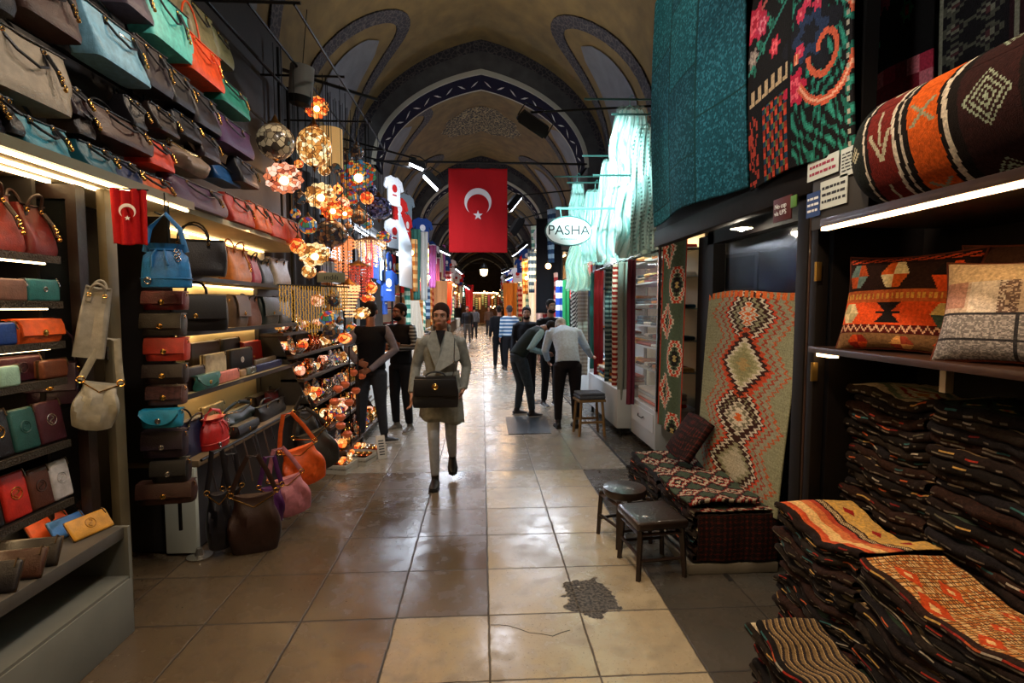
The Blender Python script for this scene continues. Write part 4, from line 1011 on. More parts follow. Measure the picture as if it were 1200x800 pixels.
# notices on the beam end
PAPER = mat('notice_paper', '#b9c2be', .7); INK = mat('notice_ink', '#20242c', .8)
def notice(label, x0, x1, y0, y1, m_, lines, ink=INK, sq=False):
    X = 1.545; a = at(x0, y0, X=X); b = at(x1, y1, X=X); w = abs(a.y - b.y); h = a.z - at(x0, y1, X=X).z
    t = thing('paper_notice', label, 'notice', (X, (a.y + b.y) / 2, (a.z + at(x0, y1, X=X).z) / 2), -R90)
    m = MB(); m.box((0, 0, 0), (w, .003, h), 0); m.build('sheet', m_, t)
    m = MB(); rng = random.Random(int(x0))
    for i in range(lines):
        z = h * (.36 - .72 * (i + .5) / lines); x = -w * .42
        while x < w * .36:
            l = rng.uniform(.012, .03); m.box((x + l / 2, -.0022, z), (min(l, w * .42 - x), .001, h * .28 / lines)); x += l + .006
    tag(m.build('printed_lines', ink, t)); return t
pb = thing('notice_board', 'dark board on the shop post holding small printed notices', 'board', (1.552, 2.22, 2.16), -R90)
m = MB(); m.box((0, .004, 0), (.36, .008, .26), .002); m.build('board', mat('board_dark', '#2c2a28', .7), pb)
notice('white printed notice in the upper part of the notice board', 947, 982, 192, 214, PAPER, 2, mat('ink_red', '#8a2a44', .8))
notice('white notice with handwriting beside the small blue card', 962, 992, 214, 246, PAPER, 3)
notice('pale closely printed notice at the upper corner of the notice board', 986, 1008, 176, 208, PAPER, 6)
notice('small blue card with white lettering on the notice board', 946, 961, 228, 256, mat('card_blue', '#1c3a6e', .6), 3, mat('card_white', '#d8dde0', .6))
# cushions
def cushion(label, w, h, d, loc, rot, colf, group='cushions on the rug shop shelf'):
    t = thing('cushion', label, 'cushion', loc, rot, group)
    def mk(sgn):
        def P(u, v):
            a, b = 2 * u - 1, 2 * v - 1
            pin = 1 - .07 * (1 - (1 - np.abs(a)) ** .5) * 0
            x = a * w / 2 * (1 - .10 * (1 - np.abs(b) ** 2) * np.abs(a) ** 3); z = b * h / 2 * (1 - .10 * (1 - np.abs(a) ** 2) * np.abs(b) ** 3)
            y = -d / 2 * ((1 - np.abs(a) ** 2.6) * (1 - np.abs(b) ** 2.6)) ** .5 * (1 + .08 * np.sin(4 * a + 3 * b))
            return x, y * sgn, z + h / 2 * .95
        return P
    sheet('front_cover', mk(1), 90, 90, lambda u, v: colf(u, 1 - v), WEAVE, .002, t)
    sheet('back_cover', mk(-1), 20, 20, lambda u, v: np.tile(np.array(lin('#3a2a20')), (len(u), 1)), WEAVE, -.002, t)
    m = MB(); n = 40; pts = []
    for i in range(n):
        s = i / n * 4; e = int(s); f = s - e; a, b = [(2 * f - 1, -1), (1, 2 * f - 1), (1 - 2 * f, 1), (-1, 1 - 2 * f)][e]
        pts.append((a * w / 2 * (1 - .10 * (1 - abs(b) ** 2) * abs(a) ** 3), 0, b * h / 2 * (1 - .10 * (1 - abs(a) ** 2) * abs(b) ** 3) + h / 2 * .95))
    m.tube(pts, .006, 6, closed=True, ref=(0, 1, 0)); m.build('edge_seam', cloth('#5a2a1a'), t)
    return t
def c_orange(u, v):
    n = len(u); out = np.tile(np.array(lin('#2a1812')), (n, 1)); fu = (u * 3.2) % 1
    def hexa(cu, cv, ru, rv, c1, c2):
        a, b = np.abs(u - cu) / ru, np.abs(v - cv) / rv; k = (a + b * .55 < 1) & (b < 1)
        out[k] = lin(c1); k2 = k & (((u - cu) * (v - cv)) > 0); out[k2] = lin(c2)
    out[v < .12] = lin('#20120e'); k = (v > .03) & (v < .09) & ((u * 9 + v * 20) % 1 < .6); out[k] = lin('#b0401e')
    out[v >= .42] = lin('#cf4a1c')
    b = (v > .40) & (v < .52); out[b] = lin('#b0562a'); k = (v > .43) & (v < .49) & ((u * 26 + 3 * tri(v * 30)) % 1 < .5); out[k] = lin('#c4933f')
    b = (v > .74) & (v < .83); out[b] = lin('#4e1712'); k = b & (np.abs(((v - .785) / .03) - (tri(u * 16) * 2 - 1)) < .45); out[k] = lin('#d6a888')
    out[v > .83] = lin('#7c5c3c')
    hexa(.14, .24, .1, .13, '#c4562a', '#6f8a86'); hexa(.46, .24, .11, .14, '#d8c79a', '#c4561e'); hexa(.84, .27, .12, .15, '#cf4a1c', '#1c1512')
    hexa(.12, .63, .09, .1, '#cbb98c', '#a59a70'); hexa(.86, .64, .1, .11, '#3c5046', '#c3a868'); hexa(.22, .93, .09, .08, '#8c2418', '#cf4a1c'); hexa(.56, .94, .09, .08, '#a0402a', '#d89a58'); hexa(.9, .93, .12, .09, '#e0521c', '#cf4a1c')
    k = (np.abs(u - .45) < .02 + .75 * np.abs(v - .62)) & (np.abs(v - .62) < .1); out[k] = lin('#1a1312')
    k = (np.abs(v - .62) < .012) & (np.abs(u - .45) < .09); out[k] = lin('#1a1312')
    return out
def c_pale(u, v):
    n = len(u); out = np.tile(np.array(lin('#a9988a')), (n, 1)); r = hsh(np.floor(u * 80), np.floor(v * 120))
    k = v > .55; out[k] = np.array(lin('#6d6b6e')) ; k = (v > .55) & (r > .55); out[k] = lin('#8d8a8c')
    k = (u > .22) & (u < .45) & (v < .55); out[k] = lin('#b9b0a8'); k = (u > .4) & (u < .52) & (r > .4) & (v < .55); out[k] = lin('#5b4a44')
    k = (u > .7) & (v < .55) & (v > .3); out[k] = lin('#b07062'); k = (u < .2) & (v < .5); out[k] = lin('#9b7468')
    k = v < .25; out[k] = lin('#b59f80'); k = (np.abs(v - .56) < .012) | ((np.abs(u - .52) < .012) & (v > .56)) | ((np.abs(v - .8) < .01)); out[k] = lin('#2a2a30')
    return out * (.85 + .3 * r[:, None])
a = at(1048, 412, X=1.72)
cushion('bright orange kilim cushion with hexagons and a dark bow-tie motif on the shelf', .5, .43, .15, (1.72, 2.06, 1.487), (math.radians(-12), 0, -R90 + .42), c_orange)
cushion('pale pink and grey patchwork cushion beside the orange one, cut by the picture edge', .46, .36, .15, (1.7, 1.56, 1.487), (math.radians(-14), 0, -R90 + .42), c_pale)
cushion('plain brown cushion standing behind the orange and the pale ones', .5, .44, .12, (1.92, 1.72, 1.487), (math.radians(-8), 0, -R90 + .3), lambda u, v: np.tile(np.array(lin('#3c2419')), (len(u), 1)))
# rolled kilim bolster on the top shelf
def bolster():
    t = thing('kilim_bolster', 'big round kilim bolster with orange and maroon bands lying on the lit top shelf', 'bolster', (1.655, 0, 2.046), 0)
    R = .22; ya, yb = 2.08, .72
    def P(u, v):
        y = ya + (yb - ya) * u; e = np.clip(u / .09, 0, 1); r = R * (1 - .75 * (1 - np.sqrt(1 - (1 - e) ** 2 + 1e-9))); r = r * (1 + .015 * np.sin(v * 25 + u * 9))
        a = v * 2 * PI * .999 + .6
        return -r * np.cos(a), y, R + .0 + r * np.sin(a) * .98
    def cf(u, v):
        s = u * (ya - yb) - .04 + .012 * np.sin(v * 20)     # metres from the far end
        out = bands(s, [.10, .11, .125, .24, .255, .275, .285, .31, .43, .445, .465, .475, .50, .68, .72, .755, .80, 1.0], ['#1f2422', '#c8c0b0', '#16110f', '#641c16', '#c8c0b0', '#16110f', '#b7aea0', '#16110f', '#c45618', '#16110f', '#c8c0b0', '#16110f', '#16110f', '#2c1616', '#16110f', '#c2a27c', '#16110f', '#5a1a16', '#16110f'])
        p = (v * 1.474) * 1.0                       # metres round the roll
        def mot(cs, cp, f, c):
            a, b = (s - cs), (p - cp); k = f(a, b); out[k] = lin(c)
        for j in range(5):
            cp = .12 + j * .3
            mot(.185, cp, lambda a, b: (np.abs(np.abs(a) - (b + .06) * .4) < .009) & (b > -.06) & (b < .06), '#a8a48c')
            mot(.185, cp + .07, lambda a, b: (np.abs(a) < .006) & (np.abs(b) < .07), '#a8a48c')
            mot(.37, cp + .06, lambda a, b: (np.abs(np.abs(a) - np.abs(b)) < .010) & (np.abs(b) < .045), '#8e8c70')
            mot(.59, cp + .02, lambda a, b: ((np.abs(a) + np.abs(b) * .8) < .075) & (((np.abs(a) + np.abs(b) * .8) * 45) % 1 < .45), '#8fa08e')
            mot(.055, cp, lambda a, b: (np.abs(a) + np.abs(b) < .035) & (((a + b) * 60 % 1) < .6), '#a8a48c')
            mot(.9, cp, lambda a, b: ((np.abs(a) + np.abs(b)) < .09) & (((np.abs(a) + np.abs(b)) * 40) % 1.4 < .7), '#c0b8b0')
        return out * (.88 + .24 * hsh(np.floor(s * 200), np.floor(v * 300)))[:, None]
    sheet('woven_cover', P, 230, 150, cf, WEAVE, .004, t)
    m = MB(); m.lathe([(0, -.01), (R * .3, 0), (R * .24, .012), (0, .012)], 20, (0, ya - .005, R), M=Matrix.Rotation(-PI / 2, 3, 'X')); m.build('end_cap', cloth('#1b1614'), t)
bolster()
# kilim stacks
SG = 'folded kilims stacked on and before the rug shop shelves'
stack(1.77, 2.12, 1.92, 2.4, .31, 1.30, 24, k_pale, 'cream and orange kilim topping the stack under the orange cushion', 'kilims in the stack under the orange cushion', 'dark folded kilim in the stack under the orange cushion, only its edge showing', .05, 1, 2.6)
stack(1.73, 2.12, 1.26, 1.88, .31, 1.32, 24, k_darkgreen, 'dark green and red kilim topping the stack under the pale cushion', 'kilims in the stack under the pale cushion', 'dark folded kilim in the stack under the pale cushion, only its edge showing', .05, 2, 4.0)
stack(1.40, 1.74, 1.81, 2.32, .02, .745, 24, k_stripe_warm, 'orange and cream striped kilim topping the front stack by the black post', 'kilims in the front stack by the black post', 'folded kilim in the front stack below the orange and cream striped one', .06, 3, 1.0)
stack(1.39, 1.70, 1.12, 1.79, .02, .745, 24, k_mosaic, 'tan and orange mosaic-pattern kilim topping the front stack at the picture corner', 'kilims in the front stack at the picture corner', 'folded kilim in the front stack below the tan mosaic-pattern one', .06, 4, .4)
stack(1.12, 1.37, 1.42, 2.02, .005, .38, 11, k_fern, 'brown fern-pattern kilim on top of the lowest stack on the floor', 'kilims in the lowest floor stack', 'folded kilim in the lowest floor stack under the brown fern-pattern one', .05, 5, 0)
# ================================================================== KILIMS BEFORE THE RUG SHOP
cb = MB(); cb.span((1.28, 3.08, 0), (1.86, 4.7, .07), .01); tag(cb.build('stone_curb', mat('curb_stone', '#6e695e', .8, bump=.3, bscale=20, var=.2)), 'low pale stone curb under the pile of red kilims', 'curb')
stack(1.32, 1.84, 3.1, 3.72, .075, .4, 7, k_red, 'red, black and white zigzag kilim topping the low pile by the stools', 'kilims in the low pile by the stools', 'dark red folded kilim in the low pile by the stools', .012, 6, 1)
stack(1.32, 1.84, 3.78, 4.55, .075, .36, 7, k_red, 'red patterned kilim topping the far half of the low pile', 'kilims in the far half of the low pile', 'dark folded kilim in the far half of the low pile', .012, 7, 2)
kf = sheet('draped_kilim', lambda u, v: (1.33 + u * .52, 3.085 - .012 * np.sin(v * PI) + .006 * np.sin(u * 14), .385 - v * .3), 60, 50, k_dark, WEAVE, .008); tag(kf, 'dark red kilim hanging over the near end of the low pile', 'kilim')
k2 = sheet('folded_kilim', lambda u, v: (1.3 + v * .46, 3.12 + u * .6, .44 + .012 * np.sin(u * 8 + 1) + .01 * np.sin(v * 6) - .03 * (1 - v) ** 3), 70, 60, k_red, WEAVE, .02); tag(k2, 'bright red and white kilim spread over the low pile next to the leaning kilim', 'kilim')
# leaning big kilim
def lean_big(u, v):
    y = 4.35 - u * 1.32 + .03 * (v - .5); z = 1.78 - v * 1.42 + .02 * np.sin(u * 5) * (1 - v); x = 1.93 - .1 * v + .02 * np.sin(u * 10 + v * 2) * (.3 + v)
    return x, y, z
tag(sheet('leaning_kilim', lean_big, 130, 230, k_big, WEAVE, -.008), 'large sage and orange kilim with big white-edged diamonds leaning at the shop window', 'kilim')
def hang_narrow(u, v):
    y = 5.35 - u * .6; z = 2.42 - v * 1.98; x = 1.88 + .02 * np.sin(u * 9) - .03 * v
    return x, y, z
tag(sheet('hanging_kilim', hang_narrow, 70, 220, k_narrow, WEAVE, -.008), 'narrow hanging kilim with dark hexagons edged in red and white teeth', 'kilim')
bag = sheet('kilim_cushion', lambda u, v: (1.62 + .2 * v + .05 * np.sin(u * PI) * np.sin(v * PI) * -1, 4.35 - u * .42, .44 + .3 * v), 40, 30, k_dark, WEAVE, -.05); tag(bag, 'small dark patterned kilim cushion leaning between the two upright kilims', 'cushion')
# shop window behind the leaning kilim
sw = thing('shop_window', 'dark shop window with black frame behind the leaning kilim', 'shop window', (0, 0, 0))
m = MB(); m.span((2.0, 2.62, .05), (2.04, 4.2, 2.25)); m.build('glass_pane', mat('window_glass', '#0a0c0d', .12, alpha=.5, spec=.25), sw)
m = MB(); m.span((1.93, 4.28, 0), (2.03, 4.4, 2.3)); m.build('frame_post', BW, sw)
m = MB(); m.span((1.93, 2.66, 2.2), (2.03, 4.4, 2.3)); m.build('frame_head', BW, sw)
m = MB(); m.span((2.5, 2.6, 0), (2.55, 5.6, 2.4)); m.build('interior_wall', mat('inner_wall', '#171310', .8, var=.4), sw)
m = MB(); m.span((1.98, 4.4, 0), (2.02, 4.7, 2.3)); m.build('side_board', BW, sw)
pf = thing('framed_picture', 'small framed picture glowing faintly inside the dark shop window', 'picture', (2.3, 4.55, 1.98), (0, 0, -1.2))
m = MB(); 
for a_, b_ in (((-.19, -.01, -.17), (.19, .01, -.14)), ((-.19, -.01, .14), (.19, .01, .17)), ((-.19, -.01, -.14), (-.16, .01, .14)), ((.16, -.01, -.14), (.19, .01, .14))): m.span(a_, b_)
m.build('picture_frame', mat('frame_grey', '#8a8c84', .5), pf)
m = MB(); m.span((-.16, 0, -.14), (.16, .008, .14)); m.build('picture_sheet', mat('picture_dark', '#3c4644', .5, var=.6, bscale=60), pf)
hl = thing('hanging_lamp', 'small white enamel lamp shining over the leaning kilim', 'lamp', at(869, 268, X=1.8), 0)
m = MB(); m.lathe([(.012, .05), (.02, .045), (.07, .01), (.075, 0), (.07, 0), (.015, .04)], 20); m.build('lamp_shade', mat('enamel', '#e8e4d8', .4), hl)
m = MB(); m.ball((0, 0, .012), .03, 10, 8); part(m.build('bulb', mat('bulb', '#fff0d8', emit=14), hl), 'glowing bulb')
m = MB(); m.tube([(0, 0, .05), (0, 0, .16)], .003, 5); m.build('cord', IRON, hl)
rs = thing('hotel_sign', 'small dark red sign with white lettering and green badge under the carpets', 'sign', at(917, 245, X=1.545), -R90)
m = MB(); m.box((0, 0, 0), (.16, .008, .12), .002); m.build('sign_board', mat('sign_red', '#4a1416', .6), rs)
m = MB(); m.box((.1, -.002, .02), (.05, .006, .06), .008); m.build('green_badge', mat('sign_green', '#4c7a30', .6), rs)
text_obj('lettering', 'No cup\nvia UPS', .035, mat('card_white', '#d8dde0', .6), rs, (-.01, -.006, 0), (R90, 0, 0))
# ================================================================== CARPETS HUNG HIGH OVER THE RUG SHOP
def c_teal(u, v):
    s = [.0, .28, .62, 1.01]; idx = np.searchsorted([.3, .64], u); r = [2, 3, 4]; blk = np.floor(v * 3.2 + idx * .37)
    base = pal('#124c54', '#0d3c46', '#185a64', '#124854')[((hsh(idx, blk) * 4).astype(int)) % 4]
    n = hsh(np.floor(u * 140), np.floor(v * 260)); n2 = np.sin(u * 60 + 3 * np.sin(v * 40)) * np.sin(v * 90 + 2 * np.sin(u * 35)); k = (n > .82) | (n2 > .72)
    base = base * (.75 + .5 * n)[:, None]; base[k] = base[k] * 1.7 + .01
    seam = (np.abs(u - .3) < .006) | (np.abs(u - .64) < .006) | (np.abs(((v * 3.2 + idx * .37) % 1) - .5) > .49); base[seam] = lin('#0a3436')
    return base
def blob_flower(out, u, v, cu, cv, r, asp, c1, c2, c3):
    du, dv = (u - cu) * asp, (v - cv); a = np.arctan2(dv, du); d = np.hypot(du, dv) / r / (1 + .22 * np.cos(6 * a)); out[d < 1] = lin(c1); out[d < .6] = lin(c2); out[d < .3] = lin(c3)
def leafy(out, u, v, k, c): out[k] = lin(c)
def c_floral(u, v):
    u, v = q(u, 95), q(v, 130); out = np.tile(np.array(lin('#0f0c0d')), (len(u), 1)); asp = .62
    ul = u * 1.0
    # upper left part: bands with roses and teal leaves
    k = (np.abs(v - (.30 - .28 * (u - .1))) < .012) & (u < .5); out[k] = lin('#b05a54')
    k = (np.abs(v - (.52 - .35 * u)) < .008) & (u < .5); out[k] = lin('#2c7468')
    for i in range(14):
        cu, cv = .05 + .035 * i, .50 - .02 * i + .05 * math.sin(i * 2.1); k = ((np.abs(u - cu) + np.abs(v - cv) * .9) < .025); out[k & (u < .5)] = lin('#1d5a4c' if i % 2 else '#2c7a68')
    blob_flower(out, u, v, .06, .32, .07, asp, '#b02440', '#d85a6a', '#a01830'); blob_flower(out, u, v, .27, .22, .05, asp, '#c43a56', '#e4899a', '#c43a56')
    blob_flower(out, u, v, .16, .36, .045, asp, '#a92a48', '#d87888', '#a92a48'); blob_flower(out, u, v, .06, .46, .035, asp, '#7c6e6a', '#a09488', '#7c6e6a'); blob_flower(out, u, v, .33, .5, .035, asp, '#b0283a', '#e06068', '#b0283a')
    k = (v < .1) & (u > .15) & (u < .4); chk = (np.floor(u * 32) + np.floor(v * 32)) % 2 == 0; out[k & chk] = lin('#4f8a34'); out[k & ~chk] = lin('#1f4a24')
    k = (np.abs(v - (.2 - .5 * (u - .4))) < .012) & (u > .4) & (u < .8); out[k] = lin('#a0623c')
    # lower left: little hooks and a checker of squares
    k = (v > .60) & (v < .66) & (u < .48) & ((((u * 12) % 1) > .55) | ((v > .645) & (((u * 12) % 1) > .2))); out[k] = lin('#b49a78')
    k = (v > .70) & (u > .18) & (u < .47); ci = (np.floor(u * 38) + 2 * np.floor(v * 44)) % 6; cols = ['#12100f', '#c4442a', '#12100f', '#1c3a52', '#5a6e3c', '#8a2a1c']
    for i, c in enumerate(cols): out[k & (ci == i)] = lin(c)
    k = (v > .7) & (u < .12) & (hsh(np.floor(u * 60), np.floor(v * 60)) > .6); out[k] = lin('#a0382a')
    # right: teal leaf ground, dark bloom, salmon scroll
    R = (u > .5) & (v > .38); fr = np.sin(u * 58 + 9 * np.sin(v * 17)) + np.sin(v * 60 - 8 * np.sin(u * 21)) + .5 * hsh(np.floor(u * 40), np.floor(v * 50)); out[R & (fr > .3) & (v > .40 - .18 * (u - .5) * 2)] = lin('#1b5c4e')
    out[R & (fr > 1.35)] = lin('#2d8470')
    tmp = out.copy(); blob_flower(tmp, u, v, .68, .56, .13, asp, '#15151c', '#23304a', '#15151c'); out = tmp
    blob_flower(out, u, v, .55, .72, .06, asp, '#b01f3c', '#dc5a68', '#b01f3c'); blob_flower(out, u, v, .78, .42, .035, asp, '#c02f40', '#c02f40', '#15151c')
    for cu, cv in ((.6, .47), (.66, .44), (.74, .47), (.6, .6)): blob_flower(out, u, v, cu, cv, .025, asp, '#b8304a', '#b8304a', '#d86a70')
    du, dv = (u - .80) * asp * 1.15, (v - .64); a = np.arctan2(dv, du); r = np.hypot(du, dv)
    arcb = (np.abs(r - .165) < .016) & ((a > -1.2) | (a < -2.9)) & (a < 2.6); out[arcb & (u > .5)] = lin('#c4583c'); out[(np.abs(r - .165) < .005) & arcb] = lin('#dfa080')
    sp = (np.abs(r - (.035 + .028 * ((a + PI) / PI))) < .012) & (u > .5); out[sp] = lin('#c4583c')
    k = (np.abs(u - .5) < .012); out[k] = lin('#0c0a0b')
    k = (np.abs(u - .97) < .008) & ((v * 30) % 1 < .5); out[k] = lin('#a09888')
    return out
def c_floral2(u, v):
    u, v = q(u, 50), q(v, 110); out = np.tile(np.array(lin('#0e0b0c')), (len(u), 1))
    k = (v < .42) & (np.sin(u * 9 + v * 12) > .1); out[k] = lin('#1f5f55'); blob_flower(out, u, v, .75, .36, .06, .5, '#b93a50', '#de8a94', '#b93a50'); blob_flower(out, u, v, .4, .46, .05, .5, '#a8283c', '#a8283c', '#d86a70')
    k = (v > .68) & (v < .86); ci = hsh(np.floor(u * 7), np.floor(v * 22)); out[k] = lin('#7e1a2a'); out[k & (ci > .4)] = lin('#a82a40'); out[k & (ci > .75)] = lin('#c86a74')
    for cu, cv in ((.25, .56), (.3, .6), (.7, .55)): blob_flower(out, u, v, cu, cv, .03, .5, '#2a7a4c', '#2a7a4c', '#8a2a1c')
    return out
def c_grey(u, v):
    uu, vv = q(u, 70), q(v, 120); x, y = uu * 9, vv * 16; d = np.abs((x % 1) - .5) + np.abs((y % 1) - .5)
    out = bands(d, [.14, .24, .34, .5], ['#4a2a2c', '#6d6a5c', '#221a1e', '#4c4a40', '#171417']); k = (np.abs((uu * 4) % 1 - .5) > .42); out[k] = lin('#2a1418'); k2 = (np.abs((uu * 4) % 1 - .5) > .47); out[k2] = lin('#7c7868'); return out
def hung(name, label, x, ya, yb, z0, z1, cf, nu, nv, amp=.02):
    f = sheet(name, lambda u, v: (x + amp * np.sin(u * 7 + 1) * (.3 + v) - .03 * np.sin(v * PI), ya + (yb - ya) * u, z1 + (z0 - z1) * v + .02 * np.sin(u * 4) * v), nu, nv, cf, WEAVE, -.01)
    tag(f, label, 'carpet'); return f
hung('hanging_carpet', 'big teal overdyed patchwork carpet hanging high at the corner of the rug shop', 1.50, 4.62, 2.98, 2.38, 4.3, c_teal, 120, 160, .03)
hung('hanging_carpet', 'black floral carpet with roses, checker squares and a salmon scroll hanging beside the teal one', 1.54, 2.97, 2.13, 2.34, 3.66, c_floral, 190, 260, .008)
hung('hanging_carpet', 'narrow black carpet with pink and teal flowers behind the bolster', 2.02, 2.75, 2.28, 2.28, 4.0, c_floral2, 100, 220, .005)
hung('hanging_carpet', 'grey and maroon geometric carpet hanging behind the bolster at the picture corner', 2.04, 2.27, .9, 2.3, 3.9, c_grey, 210, 240, .006)
# ================================================================== STOOLS
def stool(label, loc, rz, w=.34, h=.37, round_=False):
    t = thing('stool', label, 'stool', loc, rz, 'dark stools in front of the low kilim pile'); sm = mat('worn_leather', '#241a16', .35, bump=.3, bscale=60, var=.4, coat=.3)
    if round_:
        m = MB(); m.lathe([(0, 0), (w * .5, 0), (w * .52, .02), (w * .5, .05), (w * .3, .065), (0, .068)], 28, (0, 0, h - .06)); m.build('seat', sm, t)
    else:
        m = MB(); m.box((0, 0, h - .03), (w, w, .06), .022, seg=4); m.build('seat', sm, t)
    m = MB(); 
    s = w * .4
    for (a, b) in (((-s, -s), (s, -s)), ((s, -s), (s, s)), ((s, s), (-s, s)), ((-s, s), (-s, -s))):
        m.tube([(*a, h - .09), (*b, h - .09)], [(.012, .02)] * 2, 4, ref=(0, 0, 1))
    m.build('apron', DARKWOOD, t)
    for sx in (-1, 1):
        for sy in (-1, 1):
            m = MB(); m.tube([(sx * s * 1.12, sy * s * 1.12, 0), (sx * s, sy * s, h - .06)], [.017, .02], 4); m.build('leg', DARKWOOD, t)
    for (a, b, z) in (((-s, -s), (s, -s), .12), ((-s, s), (s, s), .12), ((-s, -s), (-s, s), .15), ((s, -s), (s, s), .15)):
        m = MB(); m.tube([(*[q_ * 1.08 for q_ in a], z), (*[q_ * 1.08 for q_ in b], z)], .011, 6); m.build('stretcher', DARKWOOD, t)
stool('square dark stool with worn black leather seat, the nearer of the two', (1.08, 3.2, 0), .12)
stool('round-edged dark stool behind the square leather one', (1.02, 3.62, 0), .3, .3, .39, True)
# ================================================================== LAMP STALL
def mosaic(name, cols, glow, sc=22, edge='#2a1a10'):
    if name in _M: return _M[name]
    m = bpy.data.materials.new(name); m.use_nodes = True; nt = m.node_tree; N = nt.nodes; L_ = nt.links; b = N['Principled BSDF']
    tc = N.new('ShaderNodeTexCoord'); v = N.new('ShaderNodeTexVoronoi'); v.inputs['Scale'].default_value = sc; e = N.new('ShaderNodeTexVoronoi'); e.feature = 'DISTANCE_TO_EDGE'; e.inputs['Scale'].default_value = sc
    L_.new(tc.outputs['Object'], v.inputs['Vector']); L_.new(tc.outputs['Object'], e.inputs['Vector'])
    sp = N.new('ShaderNodeSeparateColor'); L_.new(v.outputs['Color'], sp.inputs[0])
    r = N.new('ShaderNodeValToRGB'); r.color_ramp.interpolation = 'CONSTANT'
    for i, c in enumerate(cols):
        el = r.color_ramp.elements[i] if i < 2 else r.color_ramp.elements.new(i / len(cols)); el.position = i / len(cols); el.color = (*lin(c), 1)
    L_.new(sp.outputs[0], r.inputs[0])
    er = N.new('ShaderNodeMapRange'); er.inputs[1].default_value = .02; er.inputs[2].default_value = .06; L_.new(e.outputs['Distance'], er.inputs[0])
    mx = N.new('ShaderNodeMix'); mx.data_type = 'RGBA'; mx.inputs[6].default_value = (*lin(edge), 1); L_.new(er.outputs[0], mx.inputs[0]); L_.new(r.outputs[0], mx.inputs[7])
    L_.new(mx.outputs[2], b.inputs['Base Color']); b.inputs['Roughness'].default_value = .2
    if glow: L_.new(mx.outputs[2], b.inputs['Emission Color']); b.inputs['Emission Strength'].default_value = glow
    _M[name] = m; return m
BRASS = mat('aged_brass', '#7a5526', .35, .9)
BULB = mat('lamp_bulb', '#ffdcae', emit=18, ecol='#ffc98a')
fr = thing('hanging_grid', 'dark metal grid over the lamp stall from which the lamps hang', 'frame', (0, 0, 0))
for x in (-2.1, -1.8, -1.45): 
    m = MB(); m.tube([(x, 4.3, 4.02), (x, 8.1, 4.02)], .012, 6); m.build('top_bar', IRON, fr)
for y in (4.3, 5.6, 6.9, 8.1):
    m = MB(); m.tube([(-2.82, y, 4.03), (-1.4, y, 4.03)], .012, 6); m.build('cross_bar', IRON, fr)
for x, y in ((-2.1, 8.1), (-2.1, 5.95)):
    m = MB(); m.tube([(x, y, 0), (x, y, 4.05)], .02, 6); m.build('frame_post', IRON, fr)
def cordl(t, z): 
    m = MB(); ztop = 4.02 - t.location.z; m.tube([(0, 0, z), (0, 0, ztop)], .0035, 5); m.build('cord', IRON, t)
HLG = 'hanging lamps of the lamp stall'
def place(px, py, X): return at(px, py, X=X)
def globe(label, px, py, rpx, X, mt, squash=1.0, glow=None):
    p = place(px, py, X); r = rpx * p.y / FPX; t = thing('mosaic_lamp', label, 'lamp', p, 0, HLG)
    m = MB(); m.lathe([(r * .3 * .9, r * .93 * squash)] + [(r * math.cos(a), r * squash * math.sin(a)) for a in [math.radians(x) for x in range(65, -80, -12)]] + [(.01, -r * squash * .995)], 24); m.build('glass_globe', mt, t)
    m = MB(); m.lathe([(r * .36, r * .9 * squash), (r * .4, r * .96 * squash), (r * .2, r * 1.1 * squash), (r * .1, r * 1.35 * squash), (.004, r * 1.5 * squash)], 16); m.build('brass_cap', BRASS, t)
    m = MB(); m.lathe([(.002, -r * squash * 1.3), (r * .09, -r * squash * 1.15), (r * .05, -r * squash * 1.08), (r * .2, -r * squash * .98), (r * .1, -r * squash * .95)], 12); m.build('brass_finial', BRASS, t)
    cordl(t, r * 1.4 * squash); return t
def disc(label, px, py, rpx, X, mt, bulb=True):
    p = place(px, py, X); r = rpx * p.y / FPX; t = thing('dish_lamp', label, 'lamp', p, (0, 0, .45), HLG); TL = (-.75, 0, 0)
    m = MB(); n = 48; P = [(.06, .0), (.4, .012), (.75, .03), (1.0, .07), (1.0, .085), (.7, .05), (.3, .03), (.05, .03)]; vs = []
    for (a, z) in P:
        for k in range(n):
            th = 2 * PI * k / n; rr = r * a * (1 + (.07 * math.cos(12 * th) if a > .6 else 0)); vs.append((rr * math.cos(th), rr * math.sin(th), z * 2 * r / .15 * .15))
    fs = [(j * n + k, j * n + (k + 1) % n, (j + 1) * n + (k + 1) % n, (j + 1) * n + k) for j in range(len(P) - 1) for k in range(n)]; m.add(vs, fs); m.build('mosaic_dish', mt, t, rot=TL)
    m = MB(); m.ball((0, 0, -.005), r * .24, 12, 8); part(m.build('bulb', BULB, t, rot=TL), 'glowing warm bulb')
    m = MB(); m.lathe([(r * .3, .04), (r * .12, r * .35), (.005, r * .6)], 12); m.build('brass_cap', BRASS, t, rot=TL); cordl(t, r * .1); return t
